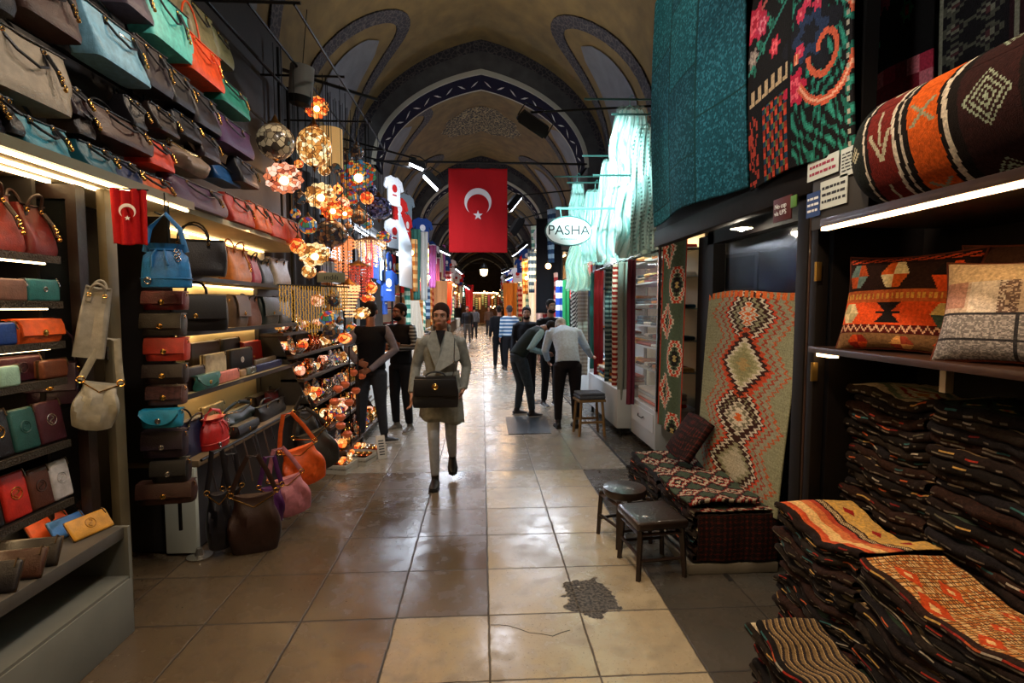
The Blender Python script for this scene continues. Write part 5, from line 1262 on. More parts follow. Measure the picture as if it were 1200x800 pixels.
def bead(label, px, py, w, h, X, mt, tiers=4):
    p = place(px, py, X); k = p.y / FPX; R = w * k; H_ = 2 * h * k; t = thing('bead_chandelier', label, 'lamp', p, 0, HLG); rng = random.Random(px)
    m = MB(); m.lathe([(.01, H_ * .5 + .05), (R * .4, H_ * .5 + .02), (R * .95, H_ * .46), (R, H_ * .44), (R * .9, H_ * .43)], 20); m.build('brass_crown', BRASS, t)
    m = MB()
    for ti_ in range(tiers):
        rr = R * (1 - ti_ / tiers * .8); n = max(6, int(16 * rr / R)); z0 = H_ * .44; z1 = H_ * (.44 - .94 * (ti_ + 1) / tiers)
        for j in range(n):
            a = 2 * PI * (j + .5 * (ti_ % 2)) / n; x, y = rr * math.cos(a), rr * math.sin(a); nb = max(3, int((z0 - z1) / .035))
            for b_ in range(nb):
                m.ball((x, y, z0 + (z1 - z0) * (b_ + .5) / nb), .011, 5, 4)
    m.build('bead_strings', mt, t).__setitem__('kind', 'stuff'); cordl(t, H_ * .5 + .04); return t
cream = mosaic('mosaic_cream', ['#c8904c', '#e8c890', '#a86c30', '#f0dcb0', '#7a4a20'], 1.5, 26)
peach = mosaic('mosaic_peach', ['#c8704c', '#e0a084', '#8c4430', '#f0c8b0'], 1.3, 24)
darkm = mosaic('mosaic_dark', ['#4a3c30', '#6c4c34', '#2c2830', '#8a6c50', '#38505c'], .25, 24)
multi = mosaic('mosaic_multi', ['#a8301c', '#3c6a8a', '#c87828', '#3a6a4a', '#503c7a', '#c89a4c'], .7, 26)
bluem = mosaic('mosaic_blue', ['#1c2440', '#2c3c70', '#484c78', '#14141f', '#6c74a0'], .25, 28)
orang = mosaic('mosaic_orange', ['#d8501c', '#e88438', '#a83014', '#f0a860'], 1.6, 24)
silv = mosaic('mosaic_silver', ['#6c6050', '#948468', '#3c342c', '#b8a888'], .15, 20)
crys = mat('crystal_beads', '#d89a70', .12, 0, emit=.9, ecol='#e08850', spec=.9)
crysr = mat('crystal_red', '#b8403a', .12, 0, emit=.6, ecol='#c0503c', spec=.9)
crysw = mat('crystal_cream', '#e8c8a0', .12, 0, emit=1.2, ecol='#f0b880', spec=.9)
# white cylinder lantern
p = place(353, 98, -1.8); t = thing('cylinder_lantern', 'unlit white cylinder lantern with black base hanging highest over the lamp stall', 'lamp', p, (.05, .12, 0))
m = MB(); m.lathe([(.02, .16), (.115, .16), (.115, -.13), (.02, -.13)], 24); m.build('paper_shade', mat('paper_grey', '#7c7c7a', .8), t); m = MB(); m.lathe([(.02, -.13), (.12, -.13), (.105, -.2), (.03, -.22)], 24); m.build('black_base', IRON, t)
m = MB(); m.tube([(0, 0, .16), (0, 0, .7)], .004, 5); m.build('cord', IRON, t)
disc('orange glass flower lamp right below the white cylinder lantern', 371, 127, 13, -1.75, orang)
globe('dark silver patterned globe lamp beside the violet tote', 323, 166, 20, -1.85, silv)
globe('glowing cream pear lamp with net pattern', 368, 172, 19, -1.75, cream, 1.15)
p = place(388, 176, -1.72); t = thing('half_shade_lamp', 'cream woven half-cylinder wall shade beside the pear lamp', 'lamp', p, .5, HLG)
m = MB(); n = 14; vs = [(.13 * math.cos(PI * i / n), -.1 * math.sin(PI * i / n), z) for z in (-.2, .24) for i in range(n + 1)] + [(.122 * math.cos(PI * i / n), -.092 * math.sin(PI * i / n), z) for z in (-.2, .24) for i in range(n + 1)]; k = n + 1
m.add(vs, [(i, i + 1, k + i + 1, k + i) for i in range(n)] + [(2 * k + i, 3 * k + i, 3 * k + i + 1, 2 * k + i + 1) for i in range(n)] + [(i, 2 * k + i, 2 * k + i + 1, i + 1) for i in range(n)]); m.build('woven_shade', mat('woven_glow', '#c8a878', .8, emit=.5, ecol='#d0a060', bump=.6, bscale=90), t); m = MB(); m.tube([(0, 0, .2), (0, 0, .6)], .004, 5); m.build('cord', IRON, t)
disc('peach glowing dish lamp seen from below, nearest to the totes', 333, 211, 20, -1.8, peach)
disc('pierced brass dish lamp under the pear lamp', 376, 231, 17, -1.75, cream)
disc('multicoloured mosaic dish lamp close to the stone arch foot', 420, 208, 20, -1.55, multi)
globe('dark blue mosaic lamp with bright centre at the street side of the lamp stall', 444, 244, 15, -1.4, bluem, .85)
m = MB(); p = place(443, 243, -1.38); 
disc('orange mosaic dish lamp in the middle of the lamp stall', 390, 247, 13, -1.65, orang)
disc('second orange mosaic dish lamp, touching the first one', 404, 250, 9, -1.6, orang)
globe('brown mosaic globe lamp with white eye pattern', 421, 254, 10, -1.55, darkm, .9)
globe('small orange and blue mosaic globe lamp beside the orange tote', 361, 264, 10, -1.75, multi)
globe('big dark mosaic lamp of flattened shape in the middle of the stall', 388, 274, 19, -1.68, darkm, .8)
disc('bright cream spiral dish lamp under the dark mosaic lamp', 369, 300, 17, -1.7, cream)
bead('crystal bead chandelier with amber beads left of the glowing bell chandelier', 401, 303, 13, 26, -1.62, crys)
bead('glowing peach bell-shaped bead chandelier at the street side', 434, 296, 17, 15, -1.45, crysw, 3)
globe('olive and cream small mosaic lamp above the bell chandelier', 450, 278, 9, -1.4, multi, .8)
bead('red bead chandelier tapering to a point', 420, 330, 15, 20, -1.52, crysr, 5)
bead('long cream bead chandelier tapering to a point below the red one', 409, 352, 12, 20, -1.5, crysw, 5)
globe('small orange mosaic globe at the dark post of the lamp stall', 435, 337, 7, -1.42, orang)
globe('second small orange mosaic globe hanging lower at the dark post', 431, 350, 8, -1.42, orang, .6)
disc('glowing white-topped dish lamp beside the back of the man in the black vest', 424, 368, 10, -1.42, cream)
globe('copper globe lamp left of the long bead chandelier', 389, 352, 9, -1.6, darkm)
globe('copper and blue globe lamp beneath the other copper globe', 384, 372, 10, -1.6, multi, .9)
globe('dark copper globe lamp above the brass ware', 388, 388, 10, -1.58, darkm)
globe('orange glass globe above the brass ware', 404, 396, 8, -1.5, orang, .8)
globe('turquoise and amber mosaic globe near the stall post', 412, 232, 8, -1.7, multi)
globe('small brown globe lamp between the dish lamps', 352, 232, 7, -1.85, darkm)
globe('amber mosaic globe half hidden behind the spiral dish lamp', 349, 288, 9, -1.82, orang)
globe('dim violet mosaic globe under the stone arch foot', 433, 222, 8, -1.6, bluem)
globe('dim amber mosaic globe above the multicoloured dish lamp', 404, 186, 9, -1.75, darkm)
globe('dim green mosaic globe near the stone arch foot', 418, 178, 8, -1.75, darkm)
# name plate
p = place(388, 325, -1.55); t = thing('stall_sign', 'small grey-green plaque with dark lettering hanging among the lamps', 'sign', p, .25)
m = MB(); m.box((0, 0, 0), (.27, .015, .1), .004); m.build('board', mat('plaque', '#7c7c62', .7), t); text_obj('lettering', 'ındılı', .075, INK, t, (0, -.01, 0), (R90, 0, 0)); m = MB(); m.tube([(0, 0, .05), (0, 0, .5)], .003, 5); m.build('cord', IRON, t)
# curtain of glass bead strings
t = thing('bead_curtain', 'curtain of glittering pale gold bead strings at the near end of the lamp stall', 'bead curtain', (0, 0, 0)); t['kind'] = 'stuff'
m = MB(); rng = random.Random(3)
for i in range(26):
    f = i / 25; x0 = -1.98 + .52 * f; y = 5.25 + .5 * f; zt = 1.88 ; zb = 1.36 + .35 * abs(f - .45) * 1.6; nb = int((zt - zb) / .016)
    for b_ in range(nb): m.ball((x0 + rng.uniform(-.004, .004), y, zt - b_ * .016), (.0075, .0075, .0095), 5, 3)
m.build('bead_strings', mat('gold_beads', '#c8a050', .2, .6, emit=.35, ecol='#d8a850'), t)  # faint emission in the beads stands in for their sparkle
m = MB(); m.tube([(-2.0, 5.24, 1.89), (-1.44, 5.77, 1.89)], .01, 6); m.build('curtain_bar', IRON, t)
# tiers of brass ware
st = thing('stepped_stand', 'stepped dark stand crowded with brass and glass ware', 'stand', (0, 0, 0))
TI = [(-1.46, .14), (-1.62, .40), (-1.76, .66), (-1.88, .92), (-1.98, 1.16), (-2.08, 1.40)]
for i, (x, z) in enumerate(TI):
    m = MB(); m.span((x - .22, 5.52, z - .03), (x + .02, 7.6, z)); m.build('step', mat('stand_wood', '#3a2a1c', .5, var=.3), st)
m = MB(); m.span((-2.34, 5.5, 0), (-2.3, 7.62, 1.9)); m.build('back_panel', DARKP, st)
for y in (5.52, 7.58):
    m = MB(); P = [(-2.3, 0), (-1.5, 0), (-1.5, .1), (-1.66, .36), (-1.8, .62), (-1.92, .88), (-2.02, 1.12), (-2.12, 1.36), (-2.3, 1.36)]
    m.add([(x, y, z) for x, z in P] + [(x, y + .02, z) for x, z in P], [tuple(range(9)), tuple(range(9, 18))[::-1]] + [(i, 9 + i, 9 + (i + 1) % 9, (i + 1) % 9) for i in range(9)]); m.build('side_panel', DARKP, st)
COP = mat('copper', '#b0603a', .22, 1); BRS = mat('bright_brass', '#d0a050', .2, 1); SLV = mat('tin_silver', '#c8c4bc', .2, 1)
protos = {}
def proto(kind, label, grp, parts, cat):
    t = thing(kind, label, cat, (0, 0, -5), 0, grp)
    for nm, mb_, mt in parts: mb_.build(nm, mt, t)
    return t
def L1(pr, n=14): return MB().lathe(pr, n)
def handle_mb(r, z0, z1): return MB().tube([(r * .8, 0, z1), (r * 1.5, 0, z1), (r * 1.6, 0, (z0 + z1) / 2), (r * .9, 0, z0)], .006, 6)
BW_ = 'brass ware on the stepped stand'
kinds = []
for mt, c in ((COP, 'copper'), (BRS, 'brass'), (SLV, 'tinned')):
    kinds.append(proto(c + '_bowl', 'small shiny %s bowl among the crowded ware of the stepped stand' % c, c + ' bowls on the stepped stand', [('body', L1([(.0, 0), (.03, 0), (.03, .008), (.06, .035), (.07, .06), (.066, .06), (.05, .03), (0, .014)]), mt)], 'bowl'))
    kinds.append(proto(c + '_jug', 'small %s jug with handle on the stepped stand' % c, c + ' jugs on the stepped stand', [('body', L1([(0, 0), (.035, 0), (.05, .04), (.045, .08), (.02, .11), (.02, .14), (.03, .155), (.026, .155), (.014, .13), (0, .12)]), mt), ('handle', handle_mb(.045, .05, .13), mt)], 'jug'))
for mt, c in ((orang, 'orange'), (cream, 'cream'), (multi, 'many-coloured'), (peach, 'peach')):
    kinds.append(proto('candle_holder', 'little glowing %s mosaic candle holder on the stepped stand' % c, c + ' candle holders on the stepped stand', [('glass_cup', L1([(0, .03), (.03, .03), (.05, .06), (.05, .09), (.035, .115), (.03, .115), (.045, .085), (0, .05)]), mt), ('brass_foot', L1([(0, 0), (.035, 0), (.012, .012), (.012, .028), (.03, .03)]), BRS)], 'candle holder'))
for cs, c in ((['#b8b0a0', '#2c4a7a', '#8a2a1c', '#d8d0c0'], 'blue and white'), (['#c86a2c', '#e0c080', '#7a2a18', '#3c5a4a'], 'orange')):
    kinds.append(proto('ceramic_plate', '%s patterned ceramic plate leaning on the stepped stand' % c, c + ' plates on the stepped stand', [('dish', MB().lathe([(0, 0), (.04, 0), (.085, .015), (.09, .02), (.084, .02), (.04, .006), (0, .006)], 20, (0, 0, .088), M=Matrix.Rotation(math.radians(75), 3, 'X')), mosaic('plate_' + c.split()[0], cs, 0, 50)), ('rest', MB().box((0, .03, .03), (.04, .05, .05), .004), DARKWOOD)], 'plate'))
used_k = set(); rng = random.Random(11)
for i, (x, z) in enumerate(TI):
    y = 5.6
    while y < 7.52:
        k = rng.choices(range(len(kinds)), weights=[2, 2, 2.5, 2, 2, 1.5, 4, 3, 3, 2, 1.5, 1.5][:len(kinds)])[0]; pr = kinds[k]
        for xo in ((-.05, -.15) if i < 5 else (-.05,)):
            if xo < -.1: k = rng.randrange(len(kinds)); pr = kinds[k]
            sc_ = rng.uniform(.9, 1.2); loc = (x + xo + rng.uniform(-.008, .008), y + rng.uniform(-.01, .01), z + .001); rz = (R90 if 'plate' in pr.name else rng.uniform(0, 6.28))
            if k in used_k: dup(pr, loc, rz, scale=sc_)
            else: pr.location = loc; pr.rotation_euler = (0, 0, rz); used_k.add(k)
        y += .14
for k, pr in enumerate(kinds):
    if k not in used_k: pr.location = (-1.5, 5.6 + k * .1, .15)
# rack of hanging copper candle lanterns at the street side
hk = thing('lantern_stand', 'thin black stand at the street side carrying little glowing copper lanterns', 'stand', (0, 0, 0))
for y in (5.75, 6.15):
    m = MB(); m.tube([(-1.45, y, .0), (-1.45, y, 1.25)], .008, 6); m.build('upright', IRON, hk)
m = MB(); m.tube([(-1.45, 5.75, .012), (-1.45, 6.15, .012)], .009, 6); m.build('foot_bar', IRON, hk)
m = MB(); m.tube([(-1.45, 5.6, 1.25), (-1.45, 6.5, 1.25)], .007, 6); m.build('top_bar', IRON, hk)
LN = None
for px, py in ((417, 457), (409, 471), (399, 488), (399, 498), (407, 508), (392, 470), (424, 440), (414, 436), (404, 450), (396, 455)):
    p = place(px, py, -1.43)
    if LN is None:
        LN = thing('copper_lantern', 'little glowing copper lantern hanging at the street side of the lamp stall', 'lantern', p, 0, 'little copper lanterns at the street side')
        MB().lathe([(0, -.05), (.03, -.05), (.06, -.02), (.062, .01), (.04, .035), (.034, .035), (.05, 0), (0, -.03)], 14, M=Matrix.Scale(.8, 3)).build('copper_cup', mat('copper_glow', '#b8543a', .35, .5, emit=.12, ecol='#e07840'), LN)
        MB().tube([(-.045, 0, .03), (-.03, 0, .09), (0, 0, .11), (.03, 0, .09), (.045, 0, .03)], .003, 5).build('wire_handle', IRON, LN)
    else: dup(LN, p, px * .3)
# trays on the floor before the stand
trays = []
for i, (y, x) in enumerate(((5.35, -1.5), (5.62, -1.36), (5.92, -1.3))):
    tr = thing('goods_tray', ['shallow tray of trinkets on the floor, nearest to the hanging handbags', 'shallow tray of trinkets on the floor, middle one of three', 'shallow red-lined tray on the floor by the shoes of the man in the vest'][i], 'tray', (x, y, 0), -.25, 'trays of trinkets on the floor')
    m = MB(); m.box((0, 0, .05), (.34, .26, .012)); m.build('tray_base', mat('tray_red', '#7a1c14', .7) if i == 2 else DARKWOOD, tr)
    m = MB(); 
    for a_, b_ in (((-.17, -.13, 0), (.17, -.12, .09)), ((-.17, .12, 0), (.17, .13, .09)), ((-.17, -.12, 0), (-.16, .12, .09)), ((.16, -.12, 0), (.17, .12, .09))): m.span(a_, b_)
    m.build('tray_rim', mat('tray_rim', '#a8a294', .5), tr)
    for j in range(10):
        pr = kinds[rng.choice([0, 2, 4, 6, 7])]; n_ = dup(pr, (x - .12 + .06 * (j % 5), y - .05 + .1 * (j // 5), .058), j, scale=.55, label='tiny %s in a tray on the floor before the lamps' % pr['label'].split(' among')[0].split(' on the')[0].replace('little ', '').replace('small ', '')); n_['group'] = n_['label'].replace('tiny ', '') + ' (several)'
t = thing('leaning_board', 'small white board with dark markings leaning at the end of the floor trays', 'sign', (-1.1, 5.72, 0), (-.35, .0, .5))
m = MB(); m.box((0, 0, .13), (.1, .01, .26), .002); m.build('board', mat('board_white', '#b8b4ac', .6), t)
m = MB(); [m.box((0, -.006, .05 + .03 * i), (.06, .002, .012)) for i in range(6)]; m.build('markings', INK, t)['kind'] = 'stuff'

rng = random.Random(21)
spots_ = [(396, 222), (408, 268), (346, 250), (402, 238), (380, 200), (350, 192), (392, 196), (430, 262), (378, 322), (362, 318), (430, 232), (398, 376), (412, 384), (372, 352), (416, 410)]
words_ = ['above the pair of orange dishes', 'between the dark mosaic lamp and the bell chandelier', 'just beyond the lilac edge of the totes', 'beside the multicoloured dish', 'right of the pear lamp', 'left of the pear lamp', 'right of the woven half shade', 'beside the white-eyed globe', 'next to the grey-green plaque', 'under the cream spiral dish', 'below the multicoloured dish', 'low over the brass ware', 'over the brass ware by the vest man', 'behind the gold bead curtain', 'beside the sleeve of the man in the vest']
for i, (px, py) in enumerate(spots_):
    mt, nm = [(orang, 'orange'), (darkm, 'brown'), (multi, 'many-coloured'), (peach, 'peach'), (cream, 'cream')][i % 5]
    globe('small %s mosaic globe lamp hanging %s' % (nm, words_[i]), px, py, rng.uniform(5, 8), -1.9 + (px - 345) / 95 * .45, mt, rng.uniform(.8, 1.05))
# ================================================================== PEOPLE
def ell_tube(m, pts, rad, n=16, ref=(1, 0, 0)): m.tube(pts, rad, n, True, ref=ref)
def fuse(mb, name, mt, parent, vox=.012, smooth=4, fac=.5, label=None):
    o = mb.build(name, mt, None, smooth=False)
    r = o.modifiers.new('r', 'REMESH'); r.mode = 'VOXEL'; r.voxel_size = vox; s = o.modifiers.new('s', 'SMOOTH'); s.iterations = smooth; s.factor = fac
    dg = bpy.context.evaluated_depsgraph_get(); me = bpy.data.meshes.new_from_object(o.evaluated_get(dg)); nm = o.name
    bpy.data.objects.remove(o); me.materials.clear(); me.materials.append(mt); me.shade_smooth()
    o = bpy.data.objects.new(name, me); COL.objects.link(o); o.parent = parent
    if label: o['label'] = label
    return o
V3 = lambda *a: Vector(a)
def hand_mb(m, wrist, dirv, side, curl=.6, sc=1.0):
    """palm and five fingers; dirv points from the wrist to the fingers, side points to the thumb"""
    d = Vector(dirv).normalized(); s = Vector(side); s = (s - d * s.dot(d)).normalized(); nrm = d.cross(s).normalized(); w = Vector(wrist)
    m.tube([w - d * .02, w + d * .02 * sc, w + d * .055 * sc, w + d * .09 * sc], [(.024, .02), (.03 * sc, .017 * sc), (.04 * sc, .016 * sc), (.038 * sc, .013 * sc)], 12, ref=s)
    for i, (o, L_) in enumerate(((.03, .068), (.010, .078), (-.011, .072), (-.031, .056))):
        b = w + d * .085 * sc + s * o * sc; a1 = curl * (.6 + .12 * i); a2 = a1 + curl * 1.1; p1 = b + (d * math.cos(a1) + nrm * math.sin(a1)) * L_ * .5 * sc; p2 = p1 + (d * math.cos(a2) + nrm * math.sin(a2)) * L_ * .5 * sc
        m.tube([b - d * .015, b, p1, p2], [.0098 * sc, .0098 * sc, .0088 * sc, .0072 * sc], 8)
    tb = w + d * .03 * sc + s * .026 * sc; m.tube([tb, tb + (d * .5 + s * .8 + nrm * .3).normalized() * .034 * sc, tb + (d * .9 + s * .7 + nrm * .5).normalized() * .066 * sc], [.0135 * sc, .0115 * sc, .0085 * sc], 8)
def head_mb(m, c, f, up, R=.104):
    """c = head centre, f = facing, up = up"""
    f = Vector(f).normalized(); up = (Vector(up) - f * Vector(up).dot(f)).normalized(); s = f.cross(up).normalized(); M = Matrix((s, f, up)).transposed()
    W_ = lambda x, y, z: c + M @ Vector((x, y, z))
    def bl(p, r): m.ball(W_(*p), r, 16, 12, M=M)
    bl((0, -.012, .028), (.076, .094, .09)); bl((0, .022, -.03), (.055, .066, .084)); bl((0, .04, -.082), (.03, .03, .024))
    bl((0, .07, -.066), (.028, .018, .014)); bl((0, .078, .034), (.05, .014, .014))
    for x in (-1, 1):
        bl((x * .04, .058, -.022), (.022, .024, .022)); bl((x * .078, -.006, -.008), (.009, .02, .032)); bl((x * .036, -.0, -.066), (.022, .04, .026))
    m.tube([W_(0, .082, .022), W_(0, .098, -.004), W_(0, .103, -.022)], [(.007, .008), (.009, .009), (.012, .010)], 8, ref=s)
    bl((-.010, .091, -.028), .007); bl((.010, .091, -.028), .007)
    bl((0, .088, -.052), (.02, .008, .006)); bl((0, .086, -.062), (.018, .009, .007))
    return W_, M
def face(t, W_, M, hair, brow=True, lip='#94453f', beard=None):
    for x in (-1, 1):
        m = MB(); m.ball(W_(x * .030, .074, .010), (.0135, .009, .009), 10, 8, M=M); e = m.build('eye', mat('eye_white', '#b8b0a8', .3), t)
        m = MB(); m.ball(W_(x * .030, .082, .010), (.0062, .004, .0064), 8, 6, M=M); m.build('iris', mat('iris_dark', '#1a100c', .2), e)
        m = MB(); m.tube([W_(x * .014, .090, .028), W_(x * .032, .088, .034), W_(x * .05, .074, .028)], [(.003, .0028)] * 3, 6); m.build('eyebrow', mat('hair_' + hair.strip('#'), hair, .8, bump=.5, bscale=120, spec=.15), t)
        m = MB(); m.tube([W_(x * .018, .084, .017), W_(x * .031, .087, .021), W_(x * .045, .074, .014)], [(.002, .002)] * 3, 5); m.build('eyelid', mat('lash', '#1a1210', .7), t)
    m = MB(); m.tube([W_(-.022, .089, -.057), W_(0, .103, -.055), W_(.022, .089, -.057)], [(.003, .003), (.006, .006), (.003, .003)], 8, ref=(0, 0, 1)); m.build('lips', mat('lips_' + lip.strip('#'), lip, .5), t)
    if beard:
        m = MB(); m.ball(W_(0, .03, -.07), (.062, .064, .042), 14, 10, M=M); m.ball(W_(0, .086, -.044), (.026, .012, .006), 10, 6, M=M); m.build('beard', mat('hair_' + beard.strip('#'), beard, .8, bump=.8, bscale=150, spec=.15), t)
def hair_cap(t, W_, M, c, style='short'):
    m = MB(); m.ball(W_(0, -.022, .048), (.0815, .097, .084), 20, 14, M=M)
    for x in (-1, 1): m.ball(W_(x * .066, .01, .025), (.016, .03, .042), 10, 8, M=M)
    if style == 'bun': m.ball(W_(0, -.125, .03), (.045, .04, .045), 12, 8, M=M); m.ball(W_(0, -.05, .01), (.078, .07, .08), 14, 10, M=M)
    if style == 'short': m.ball(W_(0, -.06, -.01), (.07, .05, .06), 14, 10, M=M)
    return fuse(m, 'hair', mat('hair_' + c.strip('#'), c, .8, bump=.9, bscale=110, var=.2, spec=.15), t, .009, 3)
def shoe(t, ankle, fw, c, sole='#c8c4bc', hi=False, lift=0, name='shoe'):
    f = Vector((fw[0], fw[1], 0)).normalized(); pit = lift; s = Vector((-f.y, f.x, 0)); fp = f * math.cos(pit) - Vector((0, 0, 1)) * math.sin(pit); u = s.cross(fp) * -1
    if u.z < 0: u = -u
    a = Vector(ankle); W_ = lambda x, y, z: a + s * x + fp * y + u * z
    m = MB(); m.tube([W_(0, -.075, -.05), W_(0, -.02, -.045), W_(0, .06, -.055), W_(0, .13, -.063), W_(0, .175, -.066)], [(.03, .03), (.038, .042), (.044, .034), (.046, .024), (.025, .014)], 16, ref=s)
    m.tube([W_(0, -.02, -.05), W_(0, -.008, 0), W_(0, -.005, .03 + (.06 if hi else 0))], [(.036, .05), (.038, .046), (.042, .046)], 14, ref=s)
    o = fuse(m, name, leather(c), t, .008, 3)
    m = MB(); P = [(-.036, -.08), (.036, -.08), (.04, 0), (.05, .1), (.04, .165), (0, .19), (-.04, .165), (-.05, .1), (-.04, 0)]; n = len(P)
    m.add([W_(x, y, -.088) for x, y in P] + [W_(x, y, -.068) for x, y in P], [tuple(range(n))[::-1], tuple(range(n, 2 * n))] + [(i, (i + 1) % n, n + (i + 1) % n, n + i) for i in range(n)]); m.build('sole', mat('sole_' + sole.strip('#'), sole, .7), o)
    return o
def person(label, loc, rot, J, skin='#8a5c48', top='#101014', trou='#16181c', sleeve=None, hair='#120d0b', hstyle='short', shoes='#141214', sole='#c8c4bc', beard=None, faceon=True, vest=False, ff=(0, 1, 0), build=1.0, coat=None, stripes=False, group=None, vox=.013, hi=False, hands=(1, 1), lifts=(0, 0), belt=False, tuck=False):
    """J: joints in metres, person faces +y in local space before rot"""
    t = thing('person', label, 'person', loc, rot, group); g = {k: Vector(v) for k, v in J.items()}; b = build; sk = mat('skin_' + skin.strip('#'), skin, .5, bump=.1, bscale=80)
    m = MB()
    up = (g['head'] - g['neck']).normalized(); W_, M = head_mb(m, g['head'], g.get('face', Vector((0, 1, 0))), up)
    m.tube([g['chest'] + (g['neck'] - g['chest']) * .5, g['neck'], g['head'] - up * .06 - M @ Vector((0, .02, 0))], [(.07, .06), (.056, .058), (.052, .056)], 14, ref=(M @ Vector((1, 0, 0))))
    m.tube([g['hip'], g['waist'], g['chest'], g['neck'] - up * .04], [(.13 * b, .09 * b), (.115 * b, .085 * b), (.15 * b, .095 * b), (.08, .07)], 16, ref=g['shR'] - g['shL'])
    for s in 'LR':
        m.tube([g['sh' + s], g['el' + s], g['wr' + s]], [.045, .036, .024], 12); m.tube([g['th' + s], g['kn' + s], g['an' + s]], [.075, .05, .034], 12)
        m.tube([g['chest'] * .6 + g['neck'] * .4, g['sh' + s]], [.06, .048], 12); m.tube([g['hip'], g['th' + s]], [.09, .078], 12)
        d = g.get('hd' + s, g['wr' + s] - g['el' + s]); sd = g.get('tb' + s, Vector((0, 1, 0))); hand_mb(m, g['wr' + s], d, sd, .5 if hands[0 if s == 'L' else 1] == 1 else 1.2)
    fuse(m, 'body', sk, t, .0085 if vox < .014 else vox * .8, 3)
    if faceon: face(t, W_, M, hair, beard=beard)
    if hstyle: hair_cap(t, W_, M, hair, hstyle)
    # trousers
    m = MB(); m.tube([g['waist'] * .35 + g['hip'] * .65, g['hip'], g['hip'] * .5 + (g['thL'] + g['thR']) * .25 - Vector((0, 0, .05))], [(.145 * b, .105 * b), (.16 * b, .12 * b), (.14 * b, .115 * b)], 18, ref=g['shR'] - g['shL'])
    for s in 'LR':
        a_, k_, h_ = g['an' + s], g['kn' + s], g['th' + s]; m.tube([h_ + (g['hip'] - h_) * .3, h_, (h_ + k_) / 2, k_, (k_ + a_) / 2, a_ + (k_ - a_) * .06], [.09 * b, .098 * b, .085 * b, .068 * b, .06, .052] if not coat else [.08, .08, .066, .055, .05, .042], 14)
    fuse(m, 'trousers', trou if not isinstance(trou, str) else cloth(trou), t, vox, 3)
    # torso garment
    tm = top if not isinstance(top, str) else cloth(top); m = MB()
    lowp = g['hip'] + (g['hip'] - g['waist']).normalized() * (.02 if not coat else 0)
    m.tube([lowp, g['hip'] * .5 + g['waist'] * .5, g['waist'], g['chest'], g['neck'] * .62 + g['chest'] * .38, g['neck'] - up * .015], [(.168 * b, .128 * b), (.16 * b, .122 * b), (.152 * b, .118 * b), (.178 * b, .128 * b), (.15 * b, .1), (.07, .068)], 20, ref=g['shR'] - g['shL'])
    for s in 'LR': m.tube([g['chest'] * .55 + g['neck'] * .45, g['sh' + s] + (g['el' + s] - g['sh' + s]) * .08], [.085, .068 * b], 14)
    if not vest:
        for s in 'LR': m.tube([g['sh' + s], (g['sh' + s] + g['el' + s]) / 2, g['el' + s], (g['el' + s] + g['wr' + s]) / 2, g['wr' + s] - (g['wr' + s] - g['el' + s]) * .04], [.067 * b, .06 * b, .052 * b, .045, .04], 14)
    fuse(m, 'jacket' if not vest else 'vest', tm, t, vox, 3)
    if vest:
        for s in 'LR':
            m = MB(); m.tube([g['sh' + s] - (g['el' + s] - g['sh' + s]) * .1, g['sh' + s] + (g['el' + s] - g['sh' + s]) * .3, g['el' + s], (g['el' + s] + g['wr' + s]) / 2, g['wr' + s]], [.05, .058, .052, .046, .038], 14); fuse(m, 'sleeve', sleeve if not isinstance(sleeve, str) else cloth(sleeve), t, vox, 3)
    for i, s in enumerate('LR'):
        shoe(t, g['an' + s] , g.get('ft' + s, Vector(ff)), shoes, sole, hi, lifts[i])
    return t, g, W_, M
STAND = dict(head=(0, .02, 1.60), neck=(0, -.01, 1.46), chest=(0, 0, 1.28), waist=(0, 0, 1.06), hip=(0, 0, .94), shL=(-.18, 0, 1.40), shR=(.18, 0, 1.40), elL=(-.23, -.03, 1.12), elR=(.23, -.03, 1.12), wrL=(-.24, .05, .88), wrR=(.24, .05, .88), thL=(-.09, 0, .86), thR=(.09, 0, .86), knL=(-.1, .02, .48), knR=(.1, .02, .48), anL=(-.11, -.02, .088), anR=(.11, -.02, .088), face=(0, 1, 0))
def J(**k): d = dict(STAND); d.update(k); return d
# ---- woman walking towards the viewer (faces -y after a half turn)
WP = at(518, 569, Z=0)
TWEED = mat('coat_wool', '#84857e', .9, bump=.6, bscale=180, var=.2)
jw = J(head=(0, .03, 1.585), neck=(0, .0, 1.44), chest=(0, 0, 1.26), shL=(-.165, 0, 1.37), shR=(.165, 0, 1.37), elL=(-.235, -.06, 1.11), elR=(.24, -.05, 1.11), wrL=(-.2, .03, .9), wrR=(.27, .06, .87), hdR=(.0, .35, -.9), tbR=(-.3, 1, 0), hdL=(.3, .3, -.6),
       thL=(-.08, -.01, .86), thR=(.08, .03, .86), knL=(-.085, .04, .50), knR=(.07, .12, .49), anL=(-.09, -.26, .2), anR=(.065, .05, .088), ftL=(-.05, 1, 0), ftR=(.06, 1, 0), face=(.12, 1, -.06))
# local x is mirrored by the half turn: R = viewer's left
wt, g, W_, M = person('woman in light grey wool coat and pale jeans walking towards the viewer', (WP.x, WP.y + .05, 0), PI + .03, jw, skin='#a87860', top=TWEED, trou='#a6aab0', hair='#2c1a12', hstyle='bun', shoes='#131113', sole='#131113', hi=True, coat=True, vox=.011, lifts=(.55, 0), build=.94)
